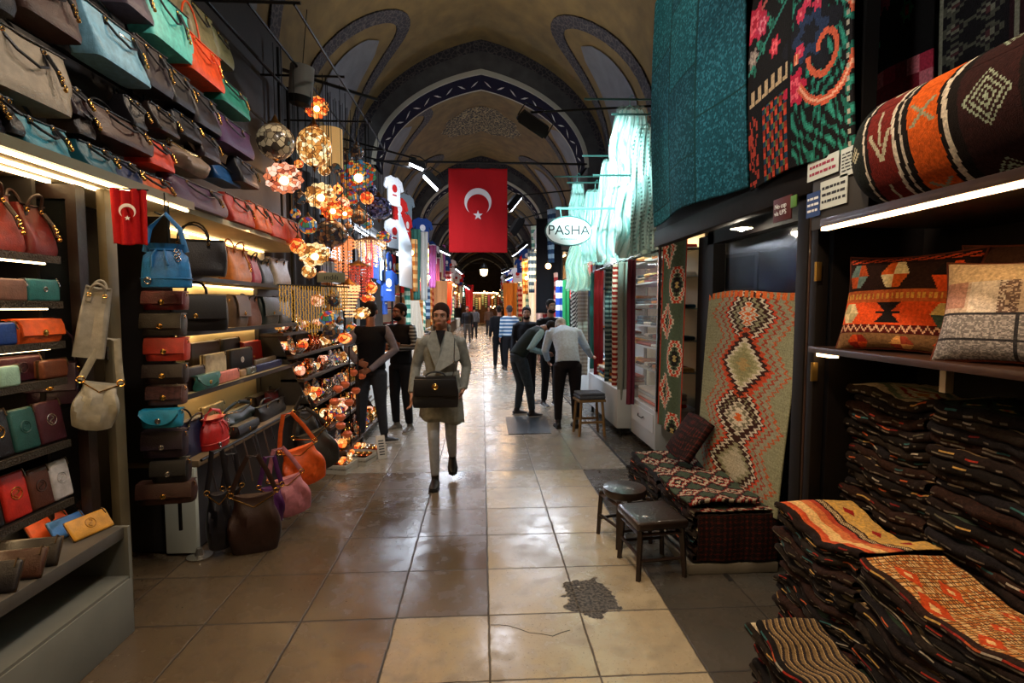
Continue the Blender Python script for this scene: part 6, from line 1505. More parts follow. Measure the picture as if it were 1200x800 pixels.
# coat skirt, lapels, collar, shirt
m = MB(); n = 44; rows = []
for j in range(12):
    t_ = j / 11; z = 1.08 - .46 * t_; w_, d_ = .165 + .055 * t_ - .01 * t_ ** 4, .125 + .045 * t_
    rows.append([(w_ * math.cos(a) * (1 + .035 * math.sin(7 * a + 3) * t_), d_ * math.sin(a) * (1 + .05 * math.sin(9 * a) * t_), z + .03 * t_ * math.cos(a) + .012 * math.sin(5 * a) * t_) for a in [2 * PI * k / n for k in range(n)]])
vs = [p for r in rows for p in r]; fs = [(j * n + k, j * n + (k + 1) % n, (j + 1) * n + (k + 1) % n, (j + 1) * n + k) for j in range(11) for k in range(n)]
m.add(vs, fs); sko = m.build('coat_skirt', TWEED, wt); so = sko.modifiers.new('s', 'SOLIDIFY'); so.thickness = .012
def flap_mb(pts, th=.012):
    m = MB(); n = len(pts); P = [Vector(p) for p in pts]; c = sum(P, Vector()) / n; c.y += .012
    m.add(P + [c] + [p + Vector((0, th, 0)) for p in P] + [c + Vector((0, th, 0))], [(i, (i + 1) % n, n) for i in range(n)] + [(n + 1 + (i + 1) % n, n + 1 + i, 2 * n + 1) for i in range(n)] + [(i, n + 1 + i, n + 1 + (i + 1) % n, (i + 1) % n) for i in range(n)]); return m
TW2 = mat('lapel_wool', '#9a9b94', .9, bump=.6, bscale=180, var=.15)
part(flap_mb([(-.045, .075, 1.455), (-.1, .07, 1.44), (-.165, .115, 1.28), (-.175, .12, 1.2), (-.03, .155, 1.12), (.055, .155, 1.07), (.045, .15, 1.13), (-.02, .135, 1.3)]).build('wide_lapel', TW2, wt), 'wide folded-over lapel')
flap_mb([(.045, .07, 1.455), (.09, .07, 1.44), (.12, .115, 1.33), (.06, .14, 1.16), (.03, .145, 1.12), (.0, .135, 1.3)]).build('lapel', TWEED, wt)
m = MB(); m.tube([(-.085, .02, 1.47), (-.05, -.06, 1.5), (.0, -.085, 1.51), (.05, -.06, 1.5), (.085, .02, 1.47)], [(.028, .012)] * 5, 10, ref=(0, 0, 1)); m.build('collar', TW2, wt)
flap_mb([(-.045, .06, 1.46), (.045, .06, 1.46), (.0, .128, 1.33)], .02).build('shirt_front', cloth('#141216'), wt)
m = MB(); m.box((-.155, .15, .93), (.11, .012, .02), .004, rot=(0, .25, .25)); m.build('pocket_flap', TW2, wt)
wm = Matrix.Translation((WP.x, WP.y + .05, 0)) @ Matrix.Rotation(PI + .03, 4, 'Z')
hb = thing('handbag', 'black leather handbag with gold oval lock held by the walking woman', 'handbag', wm @ Vector((.04, .25, .84)), PI + .03)
hb.rotation_euler = (0, 0, .03); hb.location.z -= .05
loft_bag(.4, .27, .13, .9, .7, seed=4, bulge=.05).build('body', BLACK, hb)
m = MB(); m.box((0, -.07, .18), (.37, .02, .15), .008); m.build('flap', BLACK, hb)
m = MB(); ring_mb(m, (0, -.085, .19), .022, .006); m.ball((0, -.085, .19), (.026, .006, .014), 10, 6); m.build('lock', GOLD, hb)
m = MB(); m.tube(arc(-.09, .09, .25, .06, 0), .008, 8); m.build('handle', BLACK, hb)
m = MB(); m.tube([(.14, 0, .2), (.165, -.01, .36), (.165, -.03, .44)], [(.014, .004)] * 3, 6, ref=(0, 1, 0)); m.tube([(.165, -.03, .44), (.17, .06, .6)], [(.012, .004)] * 2, 6, ref=(0, 1, 0)); m.build('strap', BLACK, hb)
m = MB(); m.box((.165, -.03, .4), (.022, .012, .03), .004); m.build('strap_buckle', SILVER, hb)
# ---- man in black vest, seen from behind, and the man facing him
JEANS = mat('jeans_dark', '#1c212b', .9, bump=.4, bscale=200, var=.25)
P1 = at(437, 519, Z=0)
j1 = J(head=(-.0, .02, 1.62), elL=(-.26, -.1, 1.17), wrL=(-.12, -.2, 1.02), elR=(.3, -.05, 1.16), wrR=(.02, -.19, .93), hdL=(.6, -.1, -.15), tbL=(0, 0, 1), hdR=(-.8, -.1, -.25), tbR=(0, 0, 1), thL=(-.1, 0, .88), knL=(-.13, .02, .49), anL=(-.15, -.0, .088), anR=(.14, .02, .088), ftL=(-.2, 1, 0), ftR=(.9, .35, 0))
person('man seen from behind in black vest and dark jeans, hands behind his back', (P1.x, P1.y, 0), 0, j1, skin='#8a5a44', top='#100f14', vest=True, sleeve='#6c6872', trou=JEANS, hair='#1a1310', shoes='#15131a', sole='#b8b4b0', faceon=False, build=1.04)
P2 = at(472, 512, Z=0)
j2 = J(head=(.0, .03, 1.60), elL=(-.26, .05, 1.15), elR=(.26, .05, 1.15), wrL=(.05, .2, 1.13), wrR=(-.05, .22, 1.18), hdL=(1, .1, .1), hdR=(-1, .1, .0), tbL=(0, 0, 1), tbR=(0, 0, 1), face=(.2, 1, 0), ftR=(.6, 1, 0), ftL=(-.2, 1, 0))
m_st = bpy.data.materials.new('striped_sleeve'); m_st.use_nodes = True
_nt = m_st.node_tree; _w = _nt.nodes.new('ShaderNodeTexWave'); _w.bands_direction = 'Z'; _w.inputs['Scale'].default_value = 7; _t = _nt.nodes.new('ShaderNodeTexCoord'); _r = _nt.nodes.new('ShaderNodeValToRGB'); _r.color_ramp.interpolation = 'CONSTANT'; _r.color_ramp.elements[0].color = (*lin('#16161a'), 1); _r.color_ramp.elements[1].color = (*lin('#7e8488'), 1); _r.color_ramp.elements[1].position = .6
_nt.links.new(_t.outputs['Object'], _w.inputs[0]); _nt.links.new(_w.outputs[0], _r.inputs[0]); _nt.links.new(_r.outputs[0], _nt.nodes['Principled BSDF'].inputs['Base Color'])
person('bearded man with crossed arms and striped sleeves beside the man in black vest', (P2.x - .06, P2.y + .35, 0), PI - .5, j2, skin='#7e4e3a', top='#101014', vest=True, sleeve=m_st, trou='#15161a', hair='#120d0b', beard='#1a120e', shoes='#5c5850', sole='#a8a49c')
# ---- stooping men at the scarf stall
P3 = at(622, 487, Z=0)
j3 = J(hip=(0, -.08, .94), waist=(0, .0, 1.06), chest=(0, .19, 1.24), neck=(0, .34, 1.34), head=(.0, .48, 1.33), face=(0, .6, -.75), shL=(-.17, .24, 1.29), shR=(.19, .22, 1.29), elL=(-.25, .05, 1.05), elR=(.29, -.02, 1.05), wrL=(-.12, .36, .98), wrR=(.2, .3, .98), thL=(-.1, -.06, .86), thR=(.1, -.06, .86), knL=(-.11, .02, .48), knR=(.1, .06, .48), anL=(-.12, -.03, .088), anR=(.14, .1, .088), hdL=(.3, .8, -.2), hdR=(-.3, .8, -.2))
person('young man in dark green vest and jeans bending forward beside the floor hatch', (P3.x - .13, P3.y, 0), -1.2, j3, skin='#6e4636', top='#18211f', vest=True, sleeve='#7f9a9c', trou=mat('jeans_teal', '#22303c', .9, bump=.4, bscale=200, var=.3), hair='#120e0c', shoes='#17151a', sole='#9a9a98')
P4 = at(664, 500, Z=0)
j4 = J(hip=(0, -.04, .93), waist=(0, 0, 1.06), chest=(.0, .16, 1.26), neck=(-.0, .34, 1.37), head=(.0, .46, 1.38), face=(0, .8, -.6), shL=(-.19, .24, 1.33), shR=(.19, .24, 1.33), elL=(-.27, .24, 1.05), elR=(.32, .2, 1.09), wrL=(-.2, .4, .9), wrR=(.44, .38, .95), thL=(-.1, -.03, .86), thR=(.1, -.03, .86), knL=(-.12, .0, .48), knR=(.12, 0, .48), anL=(-.13, -.04, .088), anR=(.12, -.04, .088), hdR=(.5, .8, -.3))
person('old man in light blue shirt seen from behind, stooping over the scarf table', (P4.x, P4.y, 0), .05, j4, skin='#9a7060', top='#b4c8dc', trou='#1c1a1e', hair='#b4b0a8', faceon=False, shoes='#141214', sole='#141214', build=1.06)
P5 = at(618, 470, Z=0)
person('bearded man in dark jacket looking back, half hidden behind the stooping young man', (at(617, 400, Y=9.3).x, 9.3, 0), PI - .1, J(head=(0, .02, 1.56), neck=(0, 0, 1.42), shL=(-.18, 0, 1.36), shR=(.18, 0, 1.36)), skin='#8a6450', top='#14161c', trou='#121318', hair='#15110f', beard='#1a1411', vox=.016)
person('taller bearded man in black jacket and pale scarf standing behind the old man', (at(645, 400, Y=8.7).x, 8.7, 0), PI + .35, J(head=(0, .02, 1.68), neck=(0, 0, 1.52), chest=(0, 0, 1.33), shL=(-.19, 0, 1.46), shR=(.19, 0, 1.46)), skin='#8a6450', top='#101218', trou='#101114', hair='#15110f', beard='#201814', vox=.016)
# ---- far figures
m_bw = m_st.copy(); m_bw.name = 'striped_jumper'; m_bw.node_tree.nodes['Color Ramp'].color_ramp.elements[0].color = (*lin('#2a5a86'), 1); m_bw.node_tree.nodes['Color Ramp'].color_ramp.elements[1].color = (*lin('#c0c8cc'), 1); m_bw.node_tree.nodes['Wave Texture'].inputs['Scale'].default_value = 3.4
person('person in blue and white striped jumper seen from behind further down the street', (at(597, 430, Y=13.6).x, 13.6, 0), .3, J(wrR=(.3, .2, 1.05)), top=m_bw, trou='#121216', hair='#3c3a3c', faceon=False, vox=.018, build=1.1)
person('person all in black beside the striped jumper further down the street', (at(585, 430, Y=13.9).x, 13.9, 0), .1, J(), top='#111114', trou='#0f0f12', hair='#15110f', faceon=False, vox=.018)
person('dark-clad passer-by with pale trousers far down the street', (at(548, 430, Y=24).x, 24, 0), PI, J(), top='#16161a', trou='#4a4c50', hair='#15110f', vox=.025)
person('passer-by in brown coat farthest down the street', (at(573, 430, Y=30).x, 30, 0), PI, J(), top='#3c2a20', trou='#1a1a1e', hair='#15110f', vox=.03)
person('passer-by in grey jacket far down the street by the red goods', (at(556, 430, Y=27).x, 27, 0), 0, J(), top='#4a4e54', trou='#1a1a1e', hair='#15110f', faceon=False, vox=.03)
# ================================================================== STALLS FURTHER DOWN THE STREET
TUBE = mat('tube_light', '#eef4ff', emit=16, ecol='#e8f2ff')
TUBEW = mat('tube_light_warm', '#ffdfb0', emit=14, ecol='#ffd49a')
WHITEB = mat('stall_white', '#b4b8b6', .6)
WARMB = mat('stall_warm', '#a88a5c', .7)
def tee(c, lbl, grp, c2=None):
    t = thing('hanging_shirt', lbl, 'shirt', (0, 0, -9), 0, grp); m = MB()
    P = [(-.11, .62), (-.05, .60), (.05, .60), (.11, .62), (.27, .54), (.33, .36), (.25, .32), (.2, .42), (.2, 0), (-.2, 0), (-.2, .42), (-.25, .32), (-.33, .36), (-.27, .54)]
    P = [(x, z - .62) for x, z in P]; m.prism(P, Matrix.Identity(4), .03); m.build('cloth', cloth(c), t)
    m = MB(); m.tube([(-.2, .015, -.06), (0, .015, .02), (.2, .015, -.06)], .008, 5); m.tube([(0, .015, .02), (0, .015, .08), (.03, .015, .1), (.03, .015, .06)], .005, 5); m.build('hanger', IRON, t)
    if c2:
        m = MB(); m.lathe([(0, 0), (.08, 0), (.085, .008), (0, .008)], 14, (0, -.004, -.26), M=Matrix.Rotation(R90, 3, 'X')); m.box((0, -.005, -.4), (.14, .008, .03), .002); m.build('chest_print', cloth(c2), t)
    return t
def scarf(c, lbl, grp, c2=None, L_=1.25, w=.26):
    t = thing('hanging_scarf', lbl, 'scarf', (0, 0, -9), 0, grp)
    def cf(u, v):
        out = np.tile(np.array(lin(c)), (len(u), 1))
        if c2: k = ((v * 18) % 1) < .45; out[k] = lin(c2)
        return out * (.85 + .3 * hsh(np.floor(u * 9), 0))[:, None]
    sheet('cloth', lambda u, v: ((u - .5) * w * (1 - .3 * v), .03 * np.sin(u * 14) * (1 - .4 * v) + .01 * np.sin(v * 7), -v * L_), 16, 24, cf, ATTR, .006, t)
    m = MB(); m.lathe([(.0, 0), (.01, .0), (.01, .012)], 6); m.tube([(-w * .5, 0, .002), (w * .5, 0, .002)], .008, 5); m.build('fringe_band', cloth(c2 or c), t)
    return t
def put(pr, used, loc, rot, lbl=None):
    if pr.name in used: return dup(pr, loc, rot, label=lbl)
    used.add(pr.name); pr.location = loc; pr.rotation_euler = (0, 0, rot); return pr
used = set()
SHC = [('#c8201c', 'bright red', '#e8e4e0'), ('#d8dce0', 'white', '#b02020'), ('#1c3c7c', 'blue', '#d8dce0'), ('#15171c', 'black', '#c89a3c'), ('#7a8c94', 'pale grey-blue', None)]
SCC = [('#2c6a5c', 'sea-green', '#a8b8a0'), ('#b86a2c', 'orange', '#e0b070'), ('#c8c4b0', 'cream', None), ('#9c2c2c', 'red', '#d0a090'), ('#28405c', 'navy', '#8aa0b0'), ('#5c8a7c', 'pale green', '#c8d4c0'), ('#8c4a7a', 'violet', None)]
sideN = {-1: 'bag-shop side', 1: 'rug-shop side'}
shirts = {s: [tee(c, '%s shirt hanging in the clothes stalls on the %s of the street' % (n, sideN[s]), '%s shirts on the %s' % (n, sideN[s]), c2) for c, n, c2 in SHC] for s in (-1, 1)}
scarves = {s: [scarf(c, '%s scarf hanging in the cloth stalls on the %s of the street' % (n, sideN[s]), '%s scarves on the %s' % (n, sideN[s]), c2) for c, n, c2 in SCC] for s in (-1, 1)}
rng = random.Random(5)
def folded(c, lbl, grp):
    t = MB(); t.box((0, 0, .02), (.3, .34, .04), .016, seg=3); return tag(t.build('folded_cloth', cloth(c), None, (0, 0, -9)), lbl, 'folded cloth', grp)
foldp = {s: [folded(c, '%s folded cloth lying on the stall shelves and tables of the %s' % (n, sideN[s]), '%s folded cloths on the %s' % (n, sideN[s])) for c, n in (('#b8b4a8', 'white'), ('#a8622c', 'orange'), ('#7c2420', 'red'), ('#2c4a5c', 'blue'), ('#c8a86c', 'yellow'), ('#2a2624', 'black'))] for s in (-1, 1)}
def stall(s, ya, yb, warm, kind, k):
    X = s * 1.9; lb = sideN[s]
    ordw = ['first', 'second', 'third', 'fourth', 'fifth', 'sixth', 'seventh', 'eighth', 'ninth'][k]
    t = thing('market_stall', '%s open stall down the %s of the street, with %s lit back wall' % (ordw, lb, 'warm' if warm else 'white'), 'stall', (0, 0, 0), 0, 'open stalls on the ' + lb)
    bk = WARMB if warm else WHITEB; xb = s * 2.72
    m = MB(); m.span((xb, ya, 0), (xb + s * .04, yb, 3.1)); m.build('back_wall', bk, t)
    for z in (1.2, 1.6, 2.0, 2.4):
        m = MB(); m.span((xb - s * .25, ya + .05, z), (xb, yb - .05, z + .02)); m.build('shelf', bk, t)
    m = MB(); m.span((s * 1.95, ya, 3.05), (s * 2.76, yb, 3.1)); m.build('canopy', IRON, t)
    m = MB(); m.span((s * 1.96, ya + .1, .02), (s * 2.5, yb - .1, .74), .01); m.build('table', WHITEB if not warm else DARKWOOD, t)
    m = MB(); m.tube([(s * 1.92, ya, 2.9), (s * 1.92, yb, 2.9)], .015, 6); m.build('hanging_bar', IRON, t)
    for y in (ya + .03, yb - .03):
        m = MB(); m.tube([(s * 2.0, y, 0), (s * 2.0, y, 3.06)], .025, 6); m.build('stall_post', IRON, t)
    m = MB(); m.tube([(s * 2.12, ya + .3, 3.0), (s * 2.12, yb - .3, 3.0)], .022, 8); part(m.build('tube_lamp', TUBEW if warm else TUBE, t), 'bright tube light')
    lamp('AREA', 'stall_light', (s * 2.15, (ya + yb) / 2, 2.95), 170 if not warm else 120, '#ffc88c' if warm else '#e6f0ff', .3, (yb - ya) * .8, target=(s * 2.3, (ya + yb) / 2, 0))
    lamp('AREA', 'stall_light', (s * 1.5, (ya + yb) / 2, 3.3), 90, '#ffd0a0' if warm else '#dcebff', .2, (yb - ya) * .7, target=(s * 2.1, (ya + yb) / 2, 1.4))
    # goods: folded cloth on shelves and table
    step = .5 if ya < 12 else 1.2 if ya < 20 else 99
    y = ya + .25
    while y < yb - .2:
        for z in (1.222, 1.622, 2.022, 2.422, .742):
            pr = rng.choice(foldp[s]); x = xb - s * .16 if z > 1 else s * 2.15; nn = 1
            for q_ in range(nn): put(rng.choice(foldp[s]), used, (x, y + rng.uniform(-.02, .02), z + q_ * .042), rng.uniform(-.06, .06) + R90 * 0)
        y += step
    y = ya + .2
    while y < yb - .1:
        if kind == 'shirt':
            put(rng.choice(shirts[s]), used, (s * 1.9, y, 2.8), s * -R90 + rng.uniform(-.15, .15)); put(rng.choice(shirts[s]), used, (s * 1.93, y + .1, 2.15), s * -R90 + rng.uniform(-.15, .15)) if rng.random() < .7 else None; y += .5
        elif kind == 'scarf':
            put(rng.choice(scarves[s]), used, (s * 1.9, y, 2.88 - rng.uniform(0, .1)), s * -R90 + rng.uniform(-.2, .2)); y += .3 if ya < 20 else .5
        else:
            put(rng.choice(scarves[s]), used, (s * 1.9, y, 2.88), s * -R90 + rng.uniform(-.2, .2)); y += .9
for k, (ya, yb, w_, kd) in enumerate([(8.3, 11.8, 0, 'shirt'), (13.0, 16.6, 0, 'scarf'), (16.8, 20.7, 1, 'scarf'), (21.9, 25.5, 0, 'shirt'), (25.7, 29.6, 1, 'x'), (30.9, 38.4, 1, 'x'), (39.8, 47.2, 0, 'x')]): stall(-1, ya, yb, w_, kd, k)
for k, (ya, yb, w_, kd) in enumerate([(8.6, 11.8, 0, 'shirt'), (13.0, 16.6, 1, 'x'), (16.8, 20.7, 1, 'scarf'), (21.9, 25.5, 1, 'x'), (25.7, 29.6, 0, 'scarf'), (30.9, 38.4, 1, 'x'), (39.8, 47.2, 1, 'x')]): stall(1, ya, yb, w_, kd, k)
# ---- upper garments over the first clothes stall on the left
for i, (px, py, kx) in enumerate(((462, 212, 1), (468, 236, 0), (477, 232, 4), (472, 258, 2), (462, 262, 1), (478, 284, 0), (466, 304, 3), (476, 318, 0), (488, 322, 0), (455, 322, 2))):
    p = at(px, py, X=-1.86); put(shirts[-1][kx], used, p + Vector((0, 0, .1)), R90 - .5)
t = thing('plastic_screen', 'pale plastic wind screen hanging above the clothes stall on the bag-shop side', 'screen', (0, 0, 0))
m = MB(); a, b = at(470, 262, X=-1.82), at(489, 300, X=-1.82)
z1, z0 = 3.6, 2.1
m.add([(-1.62, 10.5, z0), (-1.62, 12.3, z0), (-1.62, 12.3, z1 - .5), (-1.62, 10.5, z1), (-1.64, 10.5, z0), (-1.64, 12.3, z0), (-1.64, 12.3, z1 - .5), (-1.64, 10.5, z1)], [(0, 1, 2, 3), (7, 6, 5, 4), (0, 4, 5, 1), (3, 2, 6, 7), (0, 3, 7, 4), (1, 5, 6, 2)]); m.build('plastic_sheet', mat('pale_plastic', '#7c888e', .3), t)
# long draped cloths beyond
for i, (y, c, lb) in enumerate(((12.6, '#b8c4a8', 'pale green'), (12.8, '#b87038', 'orange'), (12.45, '#38685c', 'dark green'), (12.9, '#c8c8c0', 'white'))):
    pr = scarf(c, 'very long %s cloth hanging from high up at the stone arch foot' % lb, None, None, 1.7, .22); pr.location = (-1.85 + .13 * i, y + .4, 3.55)
    if 'group' in pr.keys(): del pr['group']
dr = thing('hanging_dress', 'white long dress hanging low beside the man with striped sleeves', 'dress', at(486, 352, X=-1.6), .3)
sheet('cloth', lambda u, v: ((u - .5) * (.2 + .3 * v), .05 * np.sin(u * 18) * v, -v * 1.1), 30, 20, lambda u, v: np.tile(np.array(lin('#b8ac9a')), (len(u), 1)), ATTR, .01, dr)
# ================================================================== SCARF SHOP (right, before the open stalls)
gc = thing('display_cabinet', 'tall glass display cabinet with lit shelves beside the narrow hanging kilim', 'display cabinet', (0, 0, 0))
X0_ = 1.86; ya, yb = 5.45, 6.35
m = MB(); m.span((X0_, ya, .12), (2.4, yb, .55), .006); m.build('drawer_base', mat('cab_white', '#aab0b4', .5), gc)
m = MB(); m.span((X0_ - .01, ya + .05, .3), (X0_, yb - .05, .5)); dw = m.build('drawer', mat('cab_white2', '#b8bec2', .45), gc); m = MB(); m.tube([(X0_ - .02, 5.8, .42), (X0_ - .035, 5.83, .40), (X0_ - .035, 5.97, .40), (X0_ - .02, 6.0, .42)], .006, 6); m.build('handle', IRON, dw)
m = MB(); m.span((2.36, ya, .55), (2.4, yb, 2.55)); m.build('back_panel', mat('cab_lit', '#c8b890', .6), gc)
for z in (.95, 1.3, 1.65, 2.0, 2.3):
    m = MB(); m.span((X0_ + .04, ya + .02, z), (2.36, yb - .02, z + .012)); m.build('shelf', mat('glass_shelf', '#b8c4c0', .1, alpha=.7), gc)
m = MB(); m.span((X0_ + .005, ya + .01, .55), (X0_ + .012, yb - .01, 2.5)); m.build('glass_door', mat('clear_glass', '#ffffff', .02, alpha=.12), gc)
for y in (ya, yb):
    m = MB(); m.span((X0_, y - .015, .55), (X0_ + .03, y + .015, 2.55)); m.build('cabinet_post', SILVER, gc)
m = MB(); m.span((X0_, ya, 2.52), (2.4, yb, 2.57)); m.build('cabinet_top', mat('cab_white', '#aab0b4'), gc)
for z in (.962, 1.312, 1.662, 2.012, 2.312):
    for y in (5.6, 5.75, 5.9, 6.05, 6.2):
        for q_ in range(1):
            o_ = dup(rng.choice(foldp[1]), (2.15, y, z + q_ * .042 + .001), R90); o_.scale = (.4, 1, 1)
for i, (c, lb, z) in enumerate((('#c04a24', 'orange-red', .56), ('#b8b0a8', 'white', .60), ('#9aa4a8', 'grey', .64), ('#b8b4a8', 'cream', .68))):
    m = MB(); m.box((2.08, 5.9, z + .02), (.34, .7, .038), .015); tag(m.build('folded_blanket', cloth(c)), '%s folded blanket in the bottom of the glass display cabinet' % lb, 'blanket')
lamp('AREA', 'cabinet_light', (2.1, 5.9, 2.48), 14, '#ffe0b4', .3, .7, target=(2.1, 5.9, 0))
# rail of long striped scarves
rl = thing('scarf_rail', 'high dark rail on brackets carrying the long striped scarves', 'rail', (0, 0, 0)); m = MB(); m.tube([(1.84, 5.4, 2.26), (1.84, 8.5, 2.26)], .012, 6); m.build('rail_bar', IRON, rl)
for y in (5.5, 7.0, 8.4):
    m = MB(); m.tube([(1.84, y, 2.27), (2.8, y, 2.32)], .01, 6); m.build('bracket', IRON, rl)
def longscarf(px, X, c, c2, lbl, w=.16, L_=1.75, stripes=26, diag=False, ztop=2.24):
    Y = X * FPX / (px - 565); t = thing('striped_scarf', lbl, 'scarf', (X, Y, ztop), .35)
    def cf(u, v):
        out = np.tile(np.array(lin(c)), (len(u), 1))
        if c2: k = ((v * stripes + (u * 3 if diag else 0)) % 1) < .45; out[k] = lin(c2)
        return out
    sheet('cloth', lambda u, v: ((u - .5) * w, .02 * np.sin(u * 12 + 1) + .01 * np.sin(v * 6), -v * L_), 14, 150, cf, ATTR, .008, t)
    m = MB(); m.tube([(-w / 2, 0, .004), (0, 0, .03), (w / 2, 0, .004)], .007, 5); m.build('hanger_bar', DARKWOOD, t)
longscarf(716, 1.8, '#26383a', '#6c7c78', 'dark grey-green striped scarf with pale bands, on the street rail', .14)
longscarf(725, 1.8, '#8c2620', '#d0b8a4', 'red and white banded scarf next to the dark striped one', .14)
longscarf(733, 1.8, '#7c8078', None, 'plain light grey-green scarf beside the red and white banded one', .16)
longscarf(742, 1.8, '#5c2434', None, 'dark wine scarf at the near end of the street rail', .1)
longscarf(703, 1.82, '#6c141c', None, 'long crimson scarf hanging alone before the lit shelves', .16, 1.8)
longscarf(696, 1.86, '#24605c', None, 'narrow teal scarf behind the crimson one', .1, 1.6)
longscarf(684, 1.82, '#a89c90', '#c8c0b4', 'speckled pale brown scarf beside the black and white one', .2, 1.8)
longscarf(676, 1.8, '#d0d0cc', '#141416', 'black and white diagonally striped scarf over the old man\'s head', .22, 1.5, 20, True)
longscarf(664, 1.76, '#1c6c3c', None, 'green scarf tied beside the black and white striped one', .16, 1.5)
longscarf(658, 1.7, '#1c3c8c', '#c8ccd0', 'blue and white scarf hanging before the first clothes stall of the rug-shop side', .25, 1.3, 5)
# shelves of the scarf shop
sc_ = thing('scarf_shop_shelves', 'brightly lit pale shelves crammed with folded scarves behind the long crimson scarf', 'shelves', (0, 0, 0))
m = MB(); m.span((2.74, 6.4, 0), (2.78, 8.5, 3.0)); m.build('back_panel', mat('cab_lit', '#c8b890'), sc_)
for z in (.8, 1.1, 1.4, 1.7, 2.0, 2.3):
    m = MB(); m.span((2.3, 6.42, z), (2.74, 8.45, z + .02)); m.build('shelf', mat('cab_white', '#aab0b4'), sc_)
m = MB(); m.span((2.5, 6.42, 2.6), (2.74, 8.45, 2.64)); m.build('top_shelf', mat('cab_white', '#aab0b4'), sc_)
for z in (.8, 1.1, 1.4, 1.7, 2.0, 2.3):
    for i in range(6):
        for q_ in range(rng.choice([1, 2, 3])): dup(rng.choice(foldp[1]), (2.48, 6.6 + i * .33, z + .021 + q_ * .042), rng.uniform(-.05, .05))
lamp('AREA', 'scarf_light', (2.2, 7.4, 2.9), 40, '#ffe6c4', .3, 1.6, target=(2.45, 7.4, 1.2))
lt = thing('tube_light', 'bright white tube light over the scarf shop', 'lamp', (2.2, 7.4, 2.94)); m = MB(); m.tube([(0, -.8, 0), (0, .8, 0)], .02, 8); m.build('tube', TUBE, lt); m = MB(); m.span((-.04, -.85, .02), (.04, .85, .06)); m.build('fixture', WHITEB, lt)
tb = thing('scarf_table', 'low white table with drawers piled with scarves beside the old man', 'table', (0, 0, 0))
m = MB(); m.span((1.72, 6.5, .12), (2.2, 8.3, .62), .006); m.build('table_body', mat('cab_white', '#aab0b4'), tb)
for y in (6.55, 8.25):
    for x in (1.78, 2.14):
        m = MB(); m.tube([(x, y, 0), (x, y, .13)], .02, 8); m.build('leg', IRON, tb)
for i in range(5):
    for q_ in range(4): dup(rng.choice(foldp[1]), (1.95, 6.75 + i * .34, .622 + q_ * .042), rng.uniform(-.1, .1))
ws = thing('wooden_stool', 'pale wooden stool with a grey cloth on top beside the old man', 'stool', at(690, 508, Z=0), .1); WOOD = mat('pale_wood', '#7c6038', .6, bump=.2, bscale=25, var=.2)
m = MB(); m.box((0, 0, .46), (.36, .32, .03), .006); m.build('seat', WOOD, ws)
for x in (-1, 1):
    for y in (-1, 1):
        m = MB(); m.tube([(x * .17, y * .14, 0), (x * .14, y * .12, .45)], .019, 4); m.build('leg', WOOD, ws)
for y in (-1, 1):
    m = MB(); m.box((0, y * .135, .18), (.3, .018, .03)); m.build('stretcher', WOOD, ws)
m = MB(); m.box((0, 0, .5), (.35, .32, .05), .02, seg=3); m.box((0, 0, .54), (.34, .3, .04), .018, seg=3); cl = m.build('folded_blanket', cloth('#4c525c'), None, ws.location, (0, 0, .1)); tag(cl, 'folded grey blanket lying on the pale wooden stool', 'blanket')
cl.data.transform(Matrix.Translation((0, 0, .003)))
# ================================================================== PLASTIC-COVERED WHITE GARMENTS HIGH ON THE RIGHT
def plastic_garment(label, px0, px1, y0, y1, Y, c, netty=False, rot=0, seed=0):
    a, b = at(px0, y0, Y=Y), at(px1, y1, Y=Y); w = b.x - a.x; h = a.z - at(px0, y1, Y=Y).z
    t = thing('covered_garment', label, 'garment', ((a.x + b.x) / 2, Y, a.z), rot, 'plastic-covered white garments over the scarf shop')
    def P(u, v):
        ww = w * (.55 + .45 * np.clip(v * 2.2, 0, 1) ** .6); x = (u - .5) * ww + .02 * np.sin(v * 9 + seed); y = .045 * np.sin(u * 21 + seed + 2 * v) * (.4 + v) + .02 * np.sin(u * 47 + v * 9 + seed)
        return x, y, -v * h + .03 * np.sin(u * 9 + seed) * v
    def cf(u, v):
        out = np.tile(np.array(lin(c)), (len(u), 1)); s = np.sin(u * 30 + 4 * np.sin(v * 5 + seed) + seed); out[s > .8] = np.array(lin('#7cb8b4'))
        if netty: k = (((u * 14) % 1 < .35) & ((v * 30) % 1 < .35)); out[k] = lin('#1c3c3a')
        return out
    sheet('garment_cloth', P, 70, 60, cf, mat('plastic_garment_cloth', attr=True, rough=.35, spec=.6, bump=.2, bscale=40), .006, t)
    m = MB(); m.tube([(-w * .25, 0, -.03), (0, 0, .05), (w * .25, 0, -.03)], .008, 6); m.tube([(0, 0, .05), (0, 0, .14), (.03, 0, .17), (.045, 0, .14)], .005, 5); m.build('hanger', mat('hanger_teal', '#3c7c78', .4), t)
    sheet('plastic_cover', lambda u, v: ((u - .5) * w * 1.1 * (.6 + .4 * np.clip(v * 2.2, 0, 1) ** .6), -.07 + .02 * np.sin(u * 31 + v * 4), -v * h * 1.05 + .02), 40, 30, lambda u, v: np.tile(np.array(lin('#d8fffa')), (len(u), 1)), mat('clear_plastic', '#d8fffa', .12, alpha=.16, spec=1), .002, t)
plastic_garment('white garment in clear plastic, highest of the group near the teal carpet', 716, 758, 128, 232, 6.2, '#dcecec', seed=1)
plastic_garment('white pleated garment in clear plastic hanging below the highest one', 722, 765, 215, 300, 5.9, '#d8ecea', seed=2)
plastic_garment('white lace garment with a net pattern nearest to the teal carpet', 740, 772, 150, 296, 5.7, '#c0dedc', True, seed=3)
plastic_garment('white garment in plastic in the middle of the group', 700, 735, 190, 304, 6.8, '#dff0ee', seed=4)
